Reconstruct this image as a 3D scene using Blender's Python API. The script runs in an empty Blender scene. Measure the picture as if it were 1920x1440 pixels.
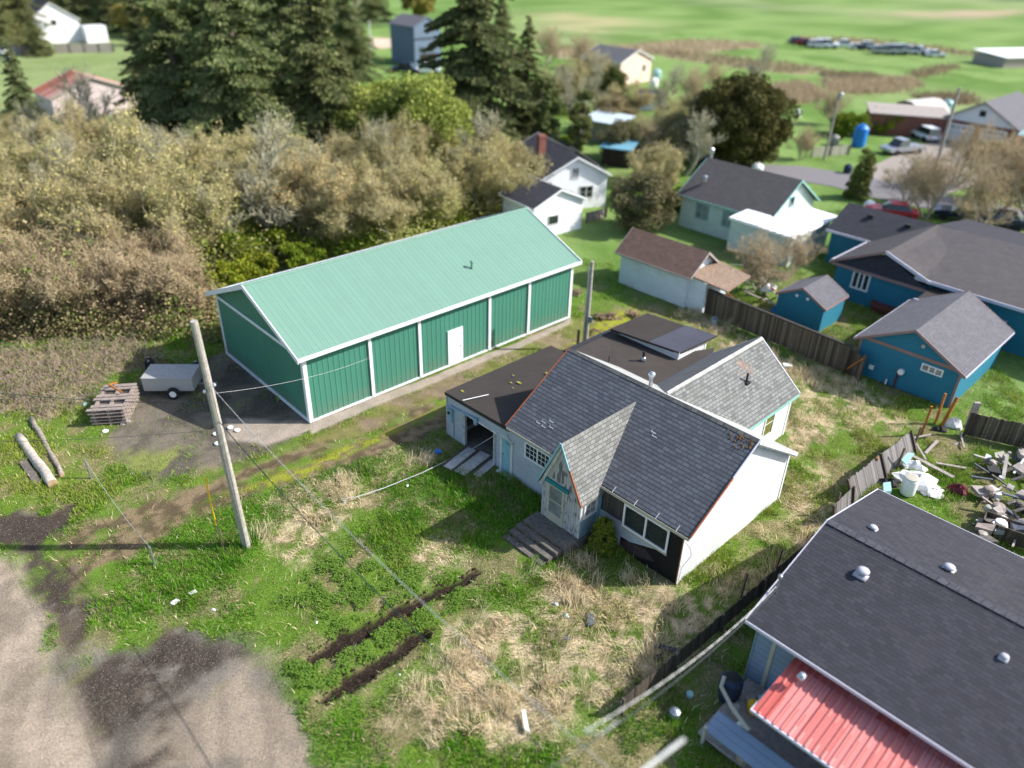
import bpy, math, random
import numpy as np
from mathutils import Vector
rng = np.random.default_rng(7); random.seed(7)
R = math.radians
# ---------------------------------------------------------------- camera
F_PX, PITCH, ROLL, CAMH = 1434.6, 0.53917, 0.02804, 22.0      # focal length in pixels of a 1920 wide frame
sc = bpy.context.scene
col = sc.collection
_cp, _sp, _cr, _sr = math.cos(PITCH), math.sin(PITCH), math.cos(ROLL), math.sin(ROLL)
FWD = np.array([0, _cp, -_sp]); _r = np.array([1., 0, 0]); _u = np.array([0, _sp, _cp])
RGT = _cr*_r + _sr*_u; UPV = -_sr*_r + _cr*_u
CAM = np.array([0, 0, CAMH])
cd = bpy.data.cameras.new('camera'); cam = bpy.data.objects.new('camera', cd); col.objects.link(cam)
cd.sensor_width = 36; cd.lens = F_PX/1920*36; cd.clip_end = 6000; cd.clip_start = .5
from mathutils import Matrix
M = Matrix.Identity(4)
for i in range(3):
    M[i][0] = RGT[i]; M[i][1] = UPV[i]; M[i][2] = -FWD[i]; M[i][3] = CAM[i]
cam.matrix_world = M
sc.camera = cam
cd.dof.use_dof = True; cd.dof.focus_distance = 32; cd.dof.aperture_fstop = .112
# ---------------------------------------------------------------- light
SUN_EL, SUN_AZ = 38.5, 3.0        # degrees; azimuth from +X
w = bpy.data.worlds.new('World'); sc.world = w; w.use_nodes = True
nt = w.node_tree; sky = nt.nodes.new('ShaderNodeTexSky'); sky.sky_type = 'NISHITA'; sky.sun_disc = False
sky.sun_elevation = R(SUN_EL); sky.sun_rotation = R(90 - SUN_AZ); sky.air_density = 1.0; sky.dust_density = 1.5
nt.links.new(sky.outputs[0], nt.nodes['Background'].inputs[0]); nt.nodes['Background'].inputs[1].default_value = .15
sl = bpy.data.lights.new('sun', 'SUN'); so = bpy.data.objects.new('sun', sl); col.objects.link(so)
sl.energy = 4.7; sl.angle = R(.53); sl.color = (1, .965, .92)
sd = Vector((math.cos(R(SUN_EL))*math.cos(R(SUN_AZ)), math.cos(R(SUN_EL))*math.sin(R(SUN_AZ)), math.sin(R(SUN_EL))))
so.rotation_euler = sd.to_track_quat('Z', 'Y').to_euler()
sc.view_settings.view_transform = 'Standard'; sc.view_settings.look = 'None'
sc.view_settings.exposure = .7; sc.view_settings.gamma = 1
sc.cycles.use_denoising = True
sc.cycles.max_bounces = 5; sc.cycles.diffuse_bounces = 3; sc.cycles.transparent_max_bounces = 4

def G(px, py, z=0.):
    """world point at height z seen at photograph pixel (1920 wide)"""
    d = ((px-960)/F_PX)*RGT + ((720-py)/F_PX)*UPV + FWD
    return CAM + d*((z-CAMH)/d[2])
def pix(P):
    c = np.atleast_2d(P) - CAM
    a, b, z = c@RGT, c@UPV, c@FWD
    return 960+F_PX*a/z, 720-F_PX*b/z
# ---------------------------------------------------------------- mesh builder
EACH = {'bargeboard','gutter','downspout','white_corner_trim','window_surround','gutter_strap','door_frame','garage_door_jamb','garage_lintel','rust_edge','porch_bargeboard','porch_rafter','porch_corner_post','wing_bargeboard','corner_trim','back_room_trim','roof_vent','deck_post','fascia','glazing_bar','conduit','loose_cable','porch_side_wall','gable_band','garage_framing','scuff_mark','white_pipe','moss_patch','leg','wheel','headlight','gable_vent','board_piece','post','rail','plank','balcony','boarding','plank_end','stringer','pane','trim_strip','tail_light','garage_lining'}
class MB:
    def __init__(s): s.v = []; s.f = []
    def add(s, pts, faces):
        n = len(s.v); s.v += [tuple(map(float, p)) for p in pts]; s.f += [tuple(n+i for i in f) for f in faces]; return s
    def quad(s, a, b, c, d): return s.add([a, b, c, d], [(0, 1, 2, 3)])
    def poly(s, pts): return s.add(pts, [tuple(range(len(pts)))])
    def box(s, x0, x1, y0, y1, z0, z1):
        return s.add([(x0,y0,z0),(x1,y0,z0),(x1,y1,z0),(x0,y1,z0),(x0,y0,z1),(x1,y0,z1),(x1,y1,z1),(x0,y1,z1)],
                     [(3,2,1,0),(4,5,6,7),(0,1,5,4),(1,2,6,5),(2,3,7,6),(3,0,4,7)])
    def slab(s, pts, t, down=(0,0,-1)):
        """a flat polygon thickened by t along 'down'"""
        d = np.array(down, float)*t; P = [np.array(p, float) for p in pts]; n = len(P)
        s.add(P + [p+d for p in P], [tuple(range(n)), tuple(range(2*n-1, n-1, -1))] + [(i, n+i, n+(i+1) % n, (i+1) % n) for i in range(n)])
        return s
    def bar(s, a, b, w_, h_):
        """a bar from a to b, w_ wide (sideways) and h_ high"""
        a, b = np.array(a, float), np.array(b, float); d = b-a; d /= np.linalg.norm(d)
        sx = np.cross(d, [0, 0, 1.]); 
        if np.linalg.norm(sx) < 1e-3: sx = np.array([1., 0, 0])
        sx /= np.linalg.norm(sx); up = np.cross(sx, d)
        c = [(-1,-1),(1,-1),(1,1),(-1,1)]
        P = [a+sx*i*w_/2+up*j*h_/2 for i, j in c] + [b+sx*i*w_/2+up*j*h_/2 for i, j in c]
        return s.add(P, [(0,1,2,3),(7,6,5,4),(0,4,5,1),(1,5,6,2),(2,6,7,3),(3,7,4,0)])
    def tube(s, path, r, n=8, cap=True):
        path = [np.array(p, float) for p in path]; rr = r if hasattr(r, '__len__') else [r]*len(path)
        base = len(s.v); prev = None
        for i, p in enumerate(path):
            d = path[min(i+1, len(path)-1)] - path[max(i-1, 0)]; d /= (np.linalg.norm(d)+1e-9)
            a = np.cross(d, [0, 0, 1.]) if abs(d[2]) < .95 else np.cross(d, [0, 1., 0]); a /= np.linalg.norm(a)
            if prev is not None and a@prev < 0: a = -a
            prev = a; b = np.cross(d, a)
            for k in range(n):
                t = 2*math.pi*k/n; s.v.append(tuple(p + rr[i]*(a*math.cos(t)+b*math.sin(t))))
        for i in range(len(path)-1):
            for k in range(n):
                q = base+i*n; s.f.append((q+k, q+(k+1) % n, q+n+(k+1) % n, q+n+k))
        if cap:
            s.f.append(tuple(range(base+n-1, base-1, -1))); e = base+(len(path)-1)*n; s.f.append(tuple(range(e, e+n)))
        return s
    def lathe(s, prof, n=12, c=(0,0,0)):
        base = len(s.v)
        for r, z in prof:
            for k in range(n):
                t = 2*math.pi*k/n; s.v.append((c[0]+r*math.cos(t), c[1]+r*math.sin(t), c[2]+z))
        for i in range(len(prof)-1):
            for k in range(n):
                q = base+i*n; s.f.append((q+k, q+(k+1) % n, q+n+(k+1) % n, q+n+k))
        s.f.append(tuple(range(base+n-1, base-1, -1))); e = base+(len(prof)-1)*n; s.f.append(tuple(range(e, e+n)))
        return s
    def build(s, name, mat, parent=None, smooth=False, each=None):
        if (name in EACH if each is None else each):      # every loose piece becomes an object of its own
            par = list(range(len(s.v)))
            def fd(i):
                while par[i] != i: par[i] = par[par[i]]; i = par[i]
                return i
            for f in s.f:
                for q in f[1:]: par[fd(q)] = fd(f[0])
            gr = {}
            for f in s.f: gr.setdefault(fd(f[0]), []).append(f)
            out = None
            for fs in gr.values():
                ids = sorted({i for f in fs for i in f}); mp = {v: k for k, v in enumerate(ids)}
                out = mesh_obj(name, np.array([s.v[i] for i in ids]), [tuple(mp[i] for i in f) for f in fs], mat, parent, smooth)
            return out
        return mesh_obj(name, np.array(s.v), s.f, mat, parent, smooth)
def mesh_obj(name, v, faces, mat, parent=None, smooth=False):
    me = bpy.data.meshes.new(name); me.from_pydata([tuple(p) for p in v], [], faces); me.update()
    uv = me.uv_layers.new(name='uv'); nl = len(me.loops)
    co = np.empty(len(me.vertices)*3); me.vertices.foreach_get('co', co); co = co.reshape(-1, 3)
    vi = np.empty(nl, int); me.loops.foreach_get('vertex_index', vi)
    nf = len(me.polygons); nrm = np.empty(nf*3); me.polygons.foreach_get('normal', nrm); nrm = nrm.reshape(-1, 3)
    tot = np.empty(nf, int); me.polygons.foreach_get('loop_total', tot); N = np.repeat(nrm, tot, 0); P = co[vi]
    U = np.cross([0, 0, 1.], N); l = np.linalg.norm(U, axis=1, keepdims=True); flat = l[:, 0] < .02
    U = np.where(l < .02, [1., 0, 0], U/np.maximum(l, 1e-6)); V = np.cross(N, U); V[flat] = [0, 1, 0]
    uvs = np.c_[(P*U).sum(1), (P*V).sum(1)]; uv.data.foreach_set('uv', uvs.ravel())
    if smooth: me.polygons.foreach_set('use_smooth', [True]*nf)
    me.materials.append(mat)
    o = bpy.data.objects.new(name, me); col.objects.link(o)
    if parent is not None: o.parent = parent
    return o
def tri_obj(name, V, Fc, mat, parent=None, colr=None):
    """fast mesh from numpy arrays; Fc (n,3) or (n,4); colr per vertex"""
    V = np.asarray(V, np.float32); Fc = np.asarray(Fc, np.int32); k = Fc.shape[1]; nf = len(Fc)
    me = bpy.data.meshes.new(name); me.vertices.add(len(V)); me.vertices.foreach_set('co', V.ravel())
    me.loops.add(nf*k); me.loops.foreach_set('vertex_index', Fc.ravel())
    me.polygons.add(nf); me.polygons.foreach_set('loop_start', np.arange(0, nf*k, k, dtype=np.int32))
    me.update(calc_edges=True)
    if colr is not None:
        ca = me.attributes.new('Col', 'FLOAT_COLOR', 'POINT')
        c4 = np.ones((len(V), 4), np.float32); c4[:, :3] = colr; ca.data.foreach_set('color', c4.ravel())
    me.materials.append(mat); o = bpy.data.objects.new(name, me); col.objects.link(o)
    if parent is not None: o.parent = parent
    return o
def tag(o, label=None, cat=None, group=None, kind=None):
    if label: o['label'] = label
    if cat: o['category'] = cat
    if group: o['group'] = group
    if kind: o['kind'] = kind
    return o
def thing(name, label, cat, loc=(0,0,0), yaw=0., group=None):
    o = bpy.data.objects.new(name, None); col.objects.link(o); o.empty_display_size = .3
    o.location = [float(c) for c in loc][:3] if len(loc) == 3 else (float(loc[0]), float(loc[1]), 0); o.rotation_euler = (0, 0, yaw)
    return tag(o, label, cat, group)
def dup(root, loc, yaw=0., scale=None, label=None, group=None):
    r = root.copy(); col.objects.link(r); r.location = [float(c) for c in loc]; r.rotation_euler = (0, 0, yaw)
    if scale is not None: r.scale = scale if hasattr(scale, '__len__') else (scale,)*3
    if label: r['label'] = label
    if group: r['group'] = group
    for ch in list(root.children):
        c = ch.copy(); col.objects.link(c); c.parent = r
        for g in list(ch.children):
            d = g.copy(); col.objects.link(d); d.parent = c
    return r
# ---------------------------------------------------------------- noise in python
def vnoise(x, y, seed=0):
    xi = np.floor(x).astype(np.int64); yi = np.floor(y).astype(np.int64); fx = x-xi; fy = y-yi
    fx = fx*fx*(3-2*fx); fy = fy*fy*(3-2*fy)
    def h(a, b):
        n = (a*374761393 + b*668265263 + seed*1442695041) & 0xffffffff
        n = ((n ^ (n >> 13))*1274126177) & 0xffffffff
        return ((n ^ (n >> 16)) & 0xffff)/65535.
    a, b, c, d = h(xi, yi), h(xi+1, yi), h(xi, yi+1), h(xi+1, yi+1)
    return (a*(1-fx)+b*fx)*(1-fy) + (c*(1-fx)+d*fx)*fy
def fbm(x, y, sc_=1., oc=4, seed=0):
    x = np.asarray(x, float)/sc_; y = np.asarray(y, float)/sc_; r = 0; a = .5; t = 0
    for i in range(oc): r = r+a*vnoise(x, y, seed+i*17); t += a; a *= .5; x = x*2.03+11.3; y = y*2.03+5.7
    return r/t
def sstep(a, b, x): t = np.clip((x-a)/(b-a), 0, 1); return t*t*(3-2*t)
def inpoly(x, y, poly):
    """signed distance (m), positive inside"""
    P = np.array(poly); n = len(P); ins = np.zeros(x.shape, bool); dm = np.full(x.shape, 1e9)
    for i in range(n):
        x0, y0 = P[i]; x1, y1 = P[(i+1) % n]; ex, ey = x1-x0, y1-y0
        t = np.clip(((x-x0)*ex+(y-y0)*ey)/(ex*ex+ey*ey+1e-9), 0, 1)
        dm = np.minimum(dm, np.hypot(x-x0-t*ex, y-y0-t*ey))
        c = ((y0 > y) != (y1 > y)) & (x < (x1-x0)*(y-y0)/(y1-y0+1e-12)+x0); ins ^= c
    return np.where(ins, dm, -dm)
# ---------------------------------------------------------------- materials
MATS = {}
class NT:
    def __init__(s, name):
        s.m = bpy.data.materials.new(name); s.m.use_nodes = True; s.t = s.m.node_tree; s.b = s.t.nodes['Principled BSDF']
        s.b.inputs['Specular IOR Level'].default_value = .3
    def n(s, typ, **k):
        q = s.t.nodes.new(typ)
        for a, v in k.items(): setattr(q, a, v)
        return q
    def l(s, a, b): s.t.links.new(a, b)
    def coord(s, kind='UV', scale=(1,1,1)):
        tc = s.n('ShaderNodeTexCoord'); mp = s.n('ShaderNodeMapping'); mp.inputs['Scale'].default_value = scale
        s.l(tc.outputs[kind], mp.inputs[0]); return mp.outputs[0]
    def noise(s, vec, sc_=5., det=4., rough=.6, lo=.3, hi=.7):
        q = s.n('ShaderNodeTexNoise'); q.inputs['Scale'].default_value = sc_; q.inputs['Detail'].default_value = det; q.inputs['Roughness'].default_value = rough
        s.l(vec, q.inputs['Vector']); r = s.n('ShaderNodeMapRange'); r.inputs[1].default_value = lo; r.inputs[2].default_value = hi
        s.l(q.outputs[0], r.inputs[0]); return r.outputs[0]
    def mix(s, f, a, b, mode='MIX'):
        q = s.n('ShaderNodeMix', data_type='RGBA', blend_type=mode)
        for i, v in ((0, f), (6, a), (7, b)):
            if hasattr(v, 'is_linked'): s.l(v, q.inputs[i])
            elif i == 0: q.inputs[0].default_value = v
            else: q.inputs[i].default_value = (*v, 1) if len(v) == 3 else v
        return q.outputs[2]
    def math(s, op, a, b=0.):
        q = s.n('ShaderNodeMath', operation=op)
        for i, v in enumerate((a, b)):
            if hasattr(v, 'is_linked'): s.l(v, q.inputs[i])
            else: q.inputs[i].default_value = v
        return q.outputs[0]
    def bump(s, h, st=.5, dist=.02):
        q = s.n('ShaderNodeBump'); q.inputs['Strength'].default_value = st; q.inputs['Distance'].default_value = dist
        s.l(h, q.inputs['Height']); s.l(q.outputs[0], s.b.inputs['Normal'])
    def done(s, c, rough=.8, metal=0.):
        if hasattr(c, 'is_linked'): s.l(c, s.b.inputs['Base Color'])
        else: s.b.inputs['Base Color'].default_value = (*c, 1)
        if hasattr(rough, 'is_linked'): s.l(rough, s.b.inputs['Roughness'])
        else: s.b.inputs['Roughness'].default_value = rough
        s.b.inputs['Metallic'].default_value = metal; return s.m
def mul(c, k): return tuple(min(1., x*k) for x in c)
def m_paint(name, c, rough=.6, var=.25, sc_=1.5, dirt=None):
    t = NT(name); v = t.coord('UV'); f = t.noise(v, sc_, 6, .65); a = t.mix(f, mul(c, 1-var), mul(c, 1+var*.4))
    if dirt:
        g = t.noise(t.coord('UV', (6, .6, 1)), 1.2, 8, .7, .52, .72); a = t.mix(g, a, dirt)
    g2 = t.noise(v, 22, 3); t.bump(g2, .12, .01); return t.done(a, rough)
def m_metal(name, c, rough=.4, metal=.6):
    t = NT(name); v = t.coord('Object'); f = t.noise(v, 4, 6, .7); return t.done(t.mix(f, mul(c, .75), mul(c, 1.1)), rough, metal)
def m_shingle(name, c, dark, w_=.32, h_=.14, mort=.009, var=.5, stain=None, bumpd=.015, contrast=1., stainamt=.5, bias=0., line=.0):
    t = NT(name); v = t.coord('UV')
    # slight irregularity of the courses
    nz = t.n('ShaderNodeTexNoise'); nz.inputs['Scale'].default_value = .9; t.l(v, nz.inputs[0])
    vm = t.n('ShaderNodeVectorMath', operation='MULTIPLY_ADD'); t.l(nz.outputs['Color'], vm.inputs[0]); vm.inputs[1].default_value = (.05, .03, 0); t.l(v, vm.inputs[2])
    br = t.n('ShaderNodeTexBrick'); t.l(vm.outputs[0], br.inputs['Vector'])
    br.inputs['Scale'].default_value = 1; br.inputs['Brick Width'].default_value = w_; br.inputs['Row Height'].default_value = h_
    br.inputs['Mortar Size'].default_value = mort; br.inputs['Mortar Smooth'].default_value = .3; br.inputs['Bias'].default_value = bias
    br.offset = .5; br.inputs['Color1'].default_value = (*mul(c, 1-var), 1); br.inputs['Color2'].default_value = (*mul(c, 1+var*.5), 1)
    br.inputs['Mortar'].default_value = (*dark, 1)
    a = br.outputs['Color']
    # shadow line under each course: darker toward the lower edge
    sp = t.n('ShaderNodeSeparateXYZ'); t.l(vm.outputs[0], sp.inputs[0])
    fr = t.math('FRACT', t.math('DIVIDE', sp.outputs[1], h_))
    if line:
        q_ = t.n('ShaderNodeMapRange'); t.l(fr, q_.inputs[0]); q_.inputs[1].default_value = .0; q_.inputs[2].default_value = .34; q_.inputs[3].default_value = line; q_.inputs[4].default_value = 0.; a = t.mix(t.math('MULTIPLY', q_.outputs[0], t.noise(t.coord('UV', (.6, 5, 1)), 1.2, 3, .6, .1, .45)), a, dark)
    b1 = t.noise(v, 1.1, 6, .7, .35, .68); a = t.mix(t.math('MULTIPLY', b1, .45), a, mul(c, .62))
    g = t.noise(v, 60, 2, .6, .3, .7); a = t.mix(t.math('MULTIPLY', g, .3), a, mul(c, 1.35))
    if stain: a = t.mix(t.math('MULTIPLY', t.noise(v, .55, 8, .75, .52, .66), stainamt), a, stain)
    hh = t.math('ADD', t.math('MULTIPLY', br.outputs['Fac'], -1.), t.math('MULTIPLY', fr, -.9)); t.bump(hh, .9, bumpd)
    return t.done(a, .9)
def m_lap(name, c, h_=.16, peel=None, peelc=(.18, .15, .12), var=.15, streak=None):
    t = NT(name); v = t.coord('UV'); sp = t.n('ShaderNodeSeparateXYZ'); t.l(v, sp.inputs[0])
    fr = t.math('FRACT', t.math('DIVIDE', sp.outputs[1], h_)); ln = t.n('ShaderNodeMapRange'); t.l(fr, ln.inputs[0]); ln.inputs[1].default_value = .0; ln.inputs[2].default_value = .12
    f = t.noise(v, .8, 6, .7); a = t.mix(f, mul(c, 1-var), mul(c, 1+var*.5))
    f2 = t.noise(t.coord('UV', (1, 7, 1)), 1.3, 8, .75, .45, .65); a = t.mix(t.math('MULTIPLY', f2, .35), a, mul(c, .7))
    if streak: a = t.mix(t.math('MULTIPLY', t.noise(t.coord('UV', (.7, 9, 1)), .9, 10, .8, .54, .66), .8), a, streak)
    if peel is not None: a = t.mix(t.noise(t.coord('UV', (1.2, 5, 1)), 2.2, 10, .8, peel, peel+.03), a, peelc)
    a = t.mix(ln.outputs[0], mul(c, .45), a)
    t.bump(t.math('MULTIPLY', fr, -1.), .8, .02); return t.done(a, .7)
def m_boards(name, c, w_=.14, var=.45, c2=None, peel=None, peelc=(.2,.15,.12)):
    """vertical weathered boards"""
    t = NT(name); v = t.coord('UV'); br = t.n('ShaderNodeTexBrick'); mp = t.coord('UV'); t.l(mp, br.inputs['Vector'])
    br.inputs['Scale'].default_value = 1; br.inputs['Brick Width'].default_value = w_; br.inputs['Row Height'].default_value = 40; br.inputs['Mortar Size'].default_value = .006
    br.inputs['Color1'].default_value = (*mul(c, 1-var), 1); br.inputs['Color2'].default_value = (*(c2 or mul(c, 1.2)), 1); br.inputs['Mortar'].default_value = (*mul(c, .15), 1)
    a = br.outputs['Color']; f = t.noise(t.coord('UV', (14, 1, 1)), 1.4, 8, .75, .3, .7); a = t.mix(t.math('MULTIPLY', f, .6), a, mul(c, .4))
    if peel is not None: a = t.mix(t.noise(t.coord('UV', (5, 1, 1)), 2.0, 10, .8, peel, peel+.03), a, peelc)
    t.bump(br.outputs['Fac'], -.6, .012); return t.done(a, .85)
def m_ribs(name, c, w_=.3, var=.12, rough=.45, streak=None, dirt=None):
    t = NT(name); v = t.coord('UV'); f = t.noise(v, .6, 5, .6); a = t.mix(f, mul(c, 1-var), mul(c, 1+var))
    f2 = t.noise(t.coord('UV', (5, .3, 1)), 1.5, 6, .7, .5, .7); a = t.mix(t.math('MULTIPLY', f2, .25), a, mul(c, .7))
    if streak:
        br = t.n('ShaderNodeTexBrick'); t.l(v, br.inputs['Vector']); br.inputs['Scale'].default_value = 1; br.inputs['Brick Width'].default_value = .9; br.inputs['Row Height'].default_value = 50
        br.inputs['Mortar Size'].default_value = .01; br.inputs['Color1'].default_value = (*c, 1); br.inputs['Color2'].default_value = (*streak, 1); br.inputs['Mortar'].default_value = (*mul(c, .5), 1)
        a = t.mix(.6, a, br.outputs['Color'])
    if dirt:
        sp = t.n('ShaderNodeSeparateXYZ'); t.l(v, sp.inputs[0]); mr = t.n('ShaderNodeMapRange'); t.l(sp.outputs[1], mr.inputs[0]); mr.inputs[1].default_value = .1; mr.inputs[2].default_value = 1.1; mr.inputs[3].default_value = 1.; mr.inputs[4].default_value = 0.
        a = t.mix(t.math('MULTIPLY', mr.outputs[0], t.noise(t.coord('UV', (1.5, 1, 1)), 2.5, 8, .75, .4, .7)), a, dirt)
    return t.done(a, rough)
def m_flat(name, c, rough=.9, seam=None, patches=None, sheen=None):
    """rolled asphalt roofing"""
    t = NT(name); v = t.coord('UV'); a = t.mix(t.noise(v, .7, 7, .7), mul(c, .78), mul(c, 1.15))
    br = t.n('ShaderNodeTexBrick'); t.l(v, br.inputs['Vector']); br.inputs['Scale'].default_value = 1; br.inputs['Brick Width'].default_value = 9; br.inputs['Row Height'].default_value = .95
    br.inputs['Mortar Size'].default_value = .012; br.inputs['Color1'].default_value = (1,1,1,1); br.inputs['Color2'].default_value = (.9,.9,.9,1); br.inputs['Mortar'].default_value = (.5,.5,.5,1)
    a = t.mix(.6, a, br.outputs['Color'], 'MULTIPLY')
    a = t.mix(t.math('MULTIPLY', t.noise(v, 90, 2), .3), a, mul(c, 1.5))
    if patches: a = t.mix(t.noise(v, .9, 5, .75, .72, .74), a, patches)
    t.bump(t.noise(v, 2.2, 5, .7), .25, .02); return t.done(a, rough)
def m_leaf(name, cols, rough=.75, trans=.25):
    t = NT(name); g = t.n('ShaderNodeNewGeometry'); rp = t.n('ShaderNodeValToRGB'); t.l(g.outputs['Random Per Island'], rp.inputs[0])
    e = rp.color_ramp.elements; e[0].color = (*cols[0], 1); e[1].color = (*cols[-1], 1)
    for i, c in enumerate(cols[1:-1]):
        q = e.new((i+1)/(len(cols)-1)); q.color = (*c, 1)
    oi = t.n('ShaderNodeObjectInfo'); hv = t.n('ShaderNodeHueSaturation'); t.l(rp.outputs[0], hv.inputs['Color']); hs = t.n('ShaderNodeMapRange'); t.l(t.math('FRACT', t.math('MULTIPLY', oi.outputs['Random'], 7.3)), hs.inputs[0]); hs.inputs[3].default_value = .475; hs.inputs[4].default_value = .525; t.l(hs.outputs[0], hv.inputs['Hue'])
    mr = t.n('ShaderNodeMapRange'); t.l(oi.outputs['Random'], mr.inputs[0]); mr.inputs[3].default_value = .7; mr.inputs[4].default_value = 1.3; t.l(mr.outputs[0], hv.inputs['Value'])
    t.b.inputs['Specular IOR Level'].default_value = .15
    m = t.done(hv.outputs[0], rough)
    tr = t.n('ShaderNodeBsdfTranslucent'); t.l(hv.outputs[0], tr.inputs[0]); ms = t.n('ShaderNodeMixShader'); ms.inputs[0].default_value = trans
    out = t.t.nodes['Material Output']; t.l(t.b.outputs[0], ms.inputs[1]); t.l(tr.outputs[0], ms.inputs[2]); t.l(ms.outputs[0], out.inputs[0])
    return m
def m_attr(name, rough=.9, fine=30., amt=.35, trans=0.):
    t = NT(name); a = t.n('ShaderNodeAttribute', attribute_name='Col').outputs['Color']
    v = t.coord('Object'); f = t.noise(v, fine, 5, .7, .3, .7); mrg = t.n('ShaderNodeMapRange'); t.l(f, mrg.inputs[0]); mrg.inputs[3].default_value = 1-amt; mrg.inputs[4].default_value = 1+amt
    q = t.n('ShaderNodeVectorMath', operation='SCALE'); t.l(a, q.inputs[0]); t.l(mrg.outputs[0], q.inputs['Scale'])
    if not trans: t.bump(f, .5, .03)
    t.b.inputs['Specular IOR Level'].default_value = .1; m = t.done(q.outputs[0], rough)
    if trans:
        tr = t.n('ShaderNodeBsdfTranslucent'); t.l(q.outputs[0], tr.inputs[0]); ms = t.n('ShaderNodeMixShader'); ms.inputs[0].default_value = trans
        out = t.t.nodes['Material Output']; t.l(t.b.outputs[0], ms.inputs[1]); t.l(tr.outputs[0], ms.inputs[2]); t.l(ms.outputs[0], out.inputs[0])
    return m
def m_plain(name, c, rough=.6, metal=0., var=.15):
    t = NT(name); f = t.noise(t.coord('Object'), 6, 5, .65); return t.done(t.mix(f, mul(c, 1-var), mul(c, 1+var)), rough, metal)
def m_glass(name='glass', c=(.015, .02, .02)):
    t = NT(name); f = t.noise(t.coord('Object'), 1.5, 3); t.b.inputs['Specular IOR Level'].default_value = .8
    return t.done(t.mix(f, c, mul(c, 2.2)), .06)
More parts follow.
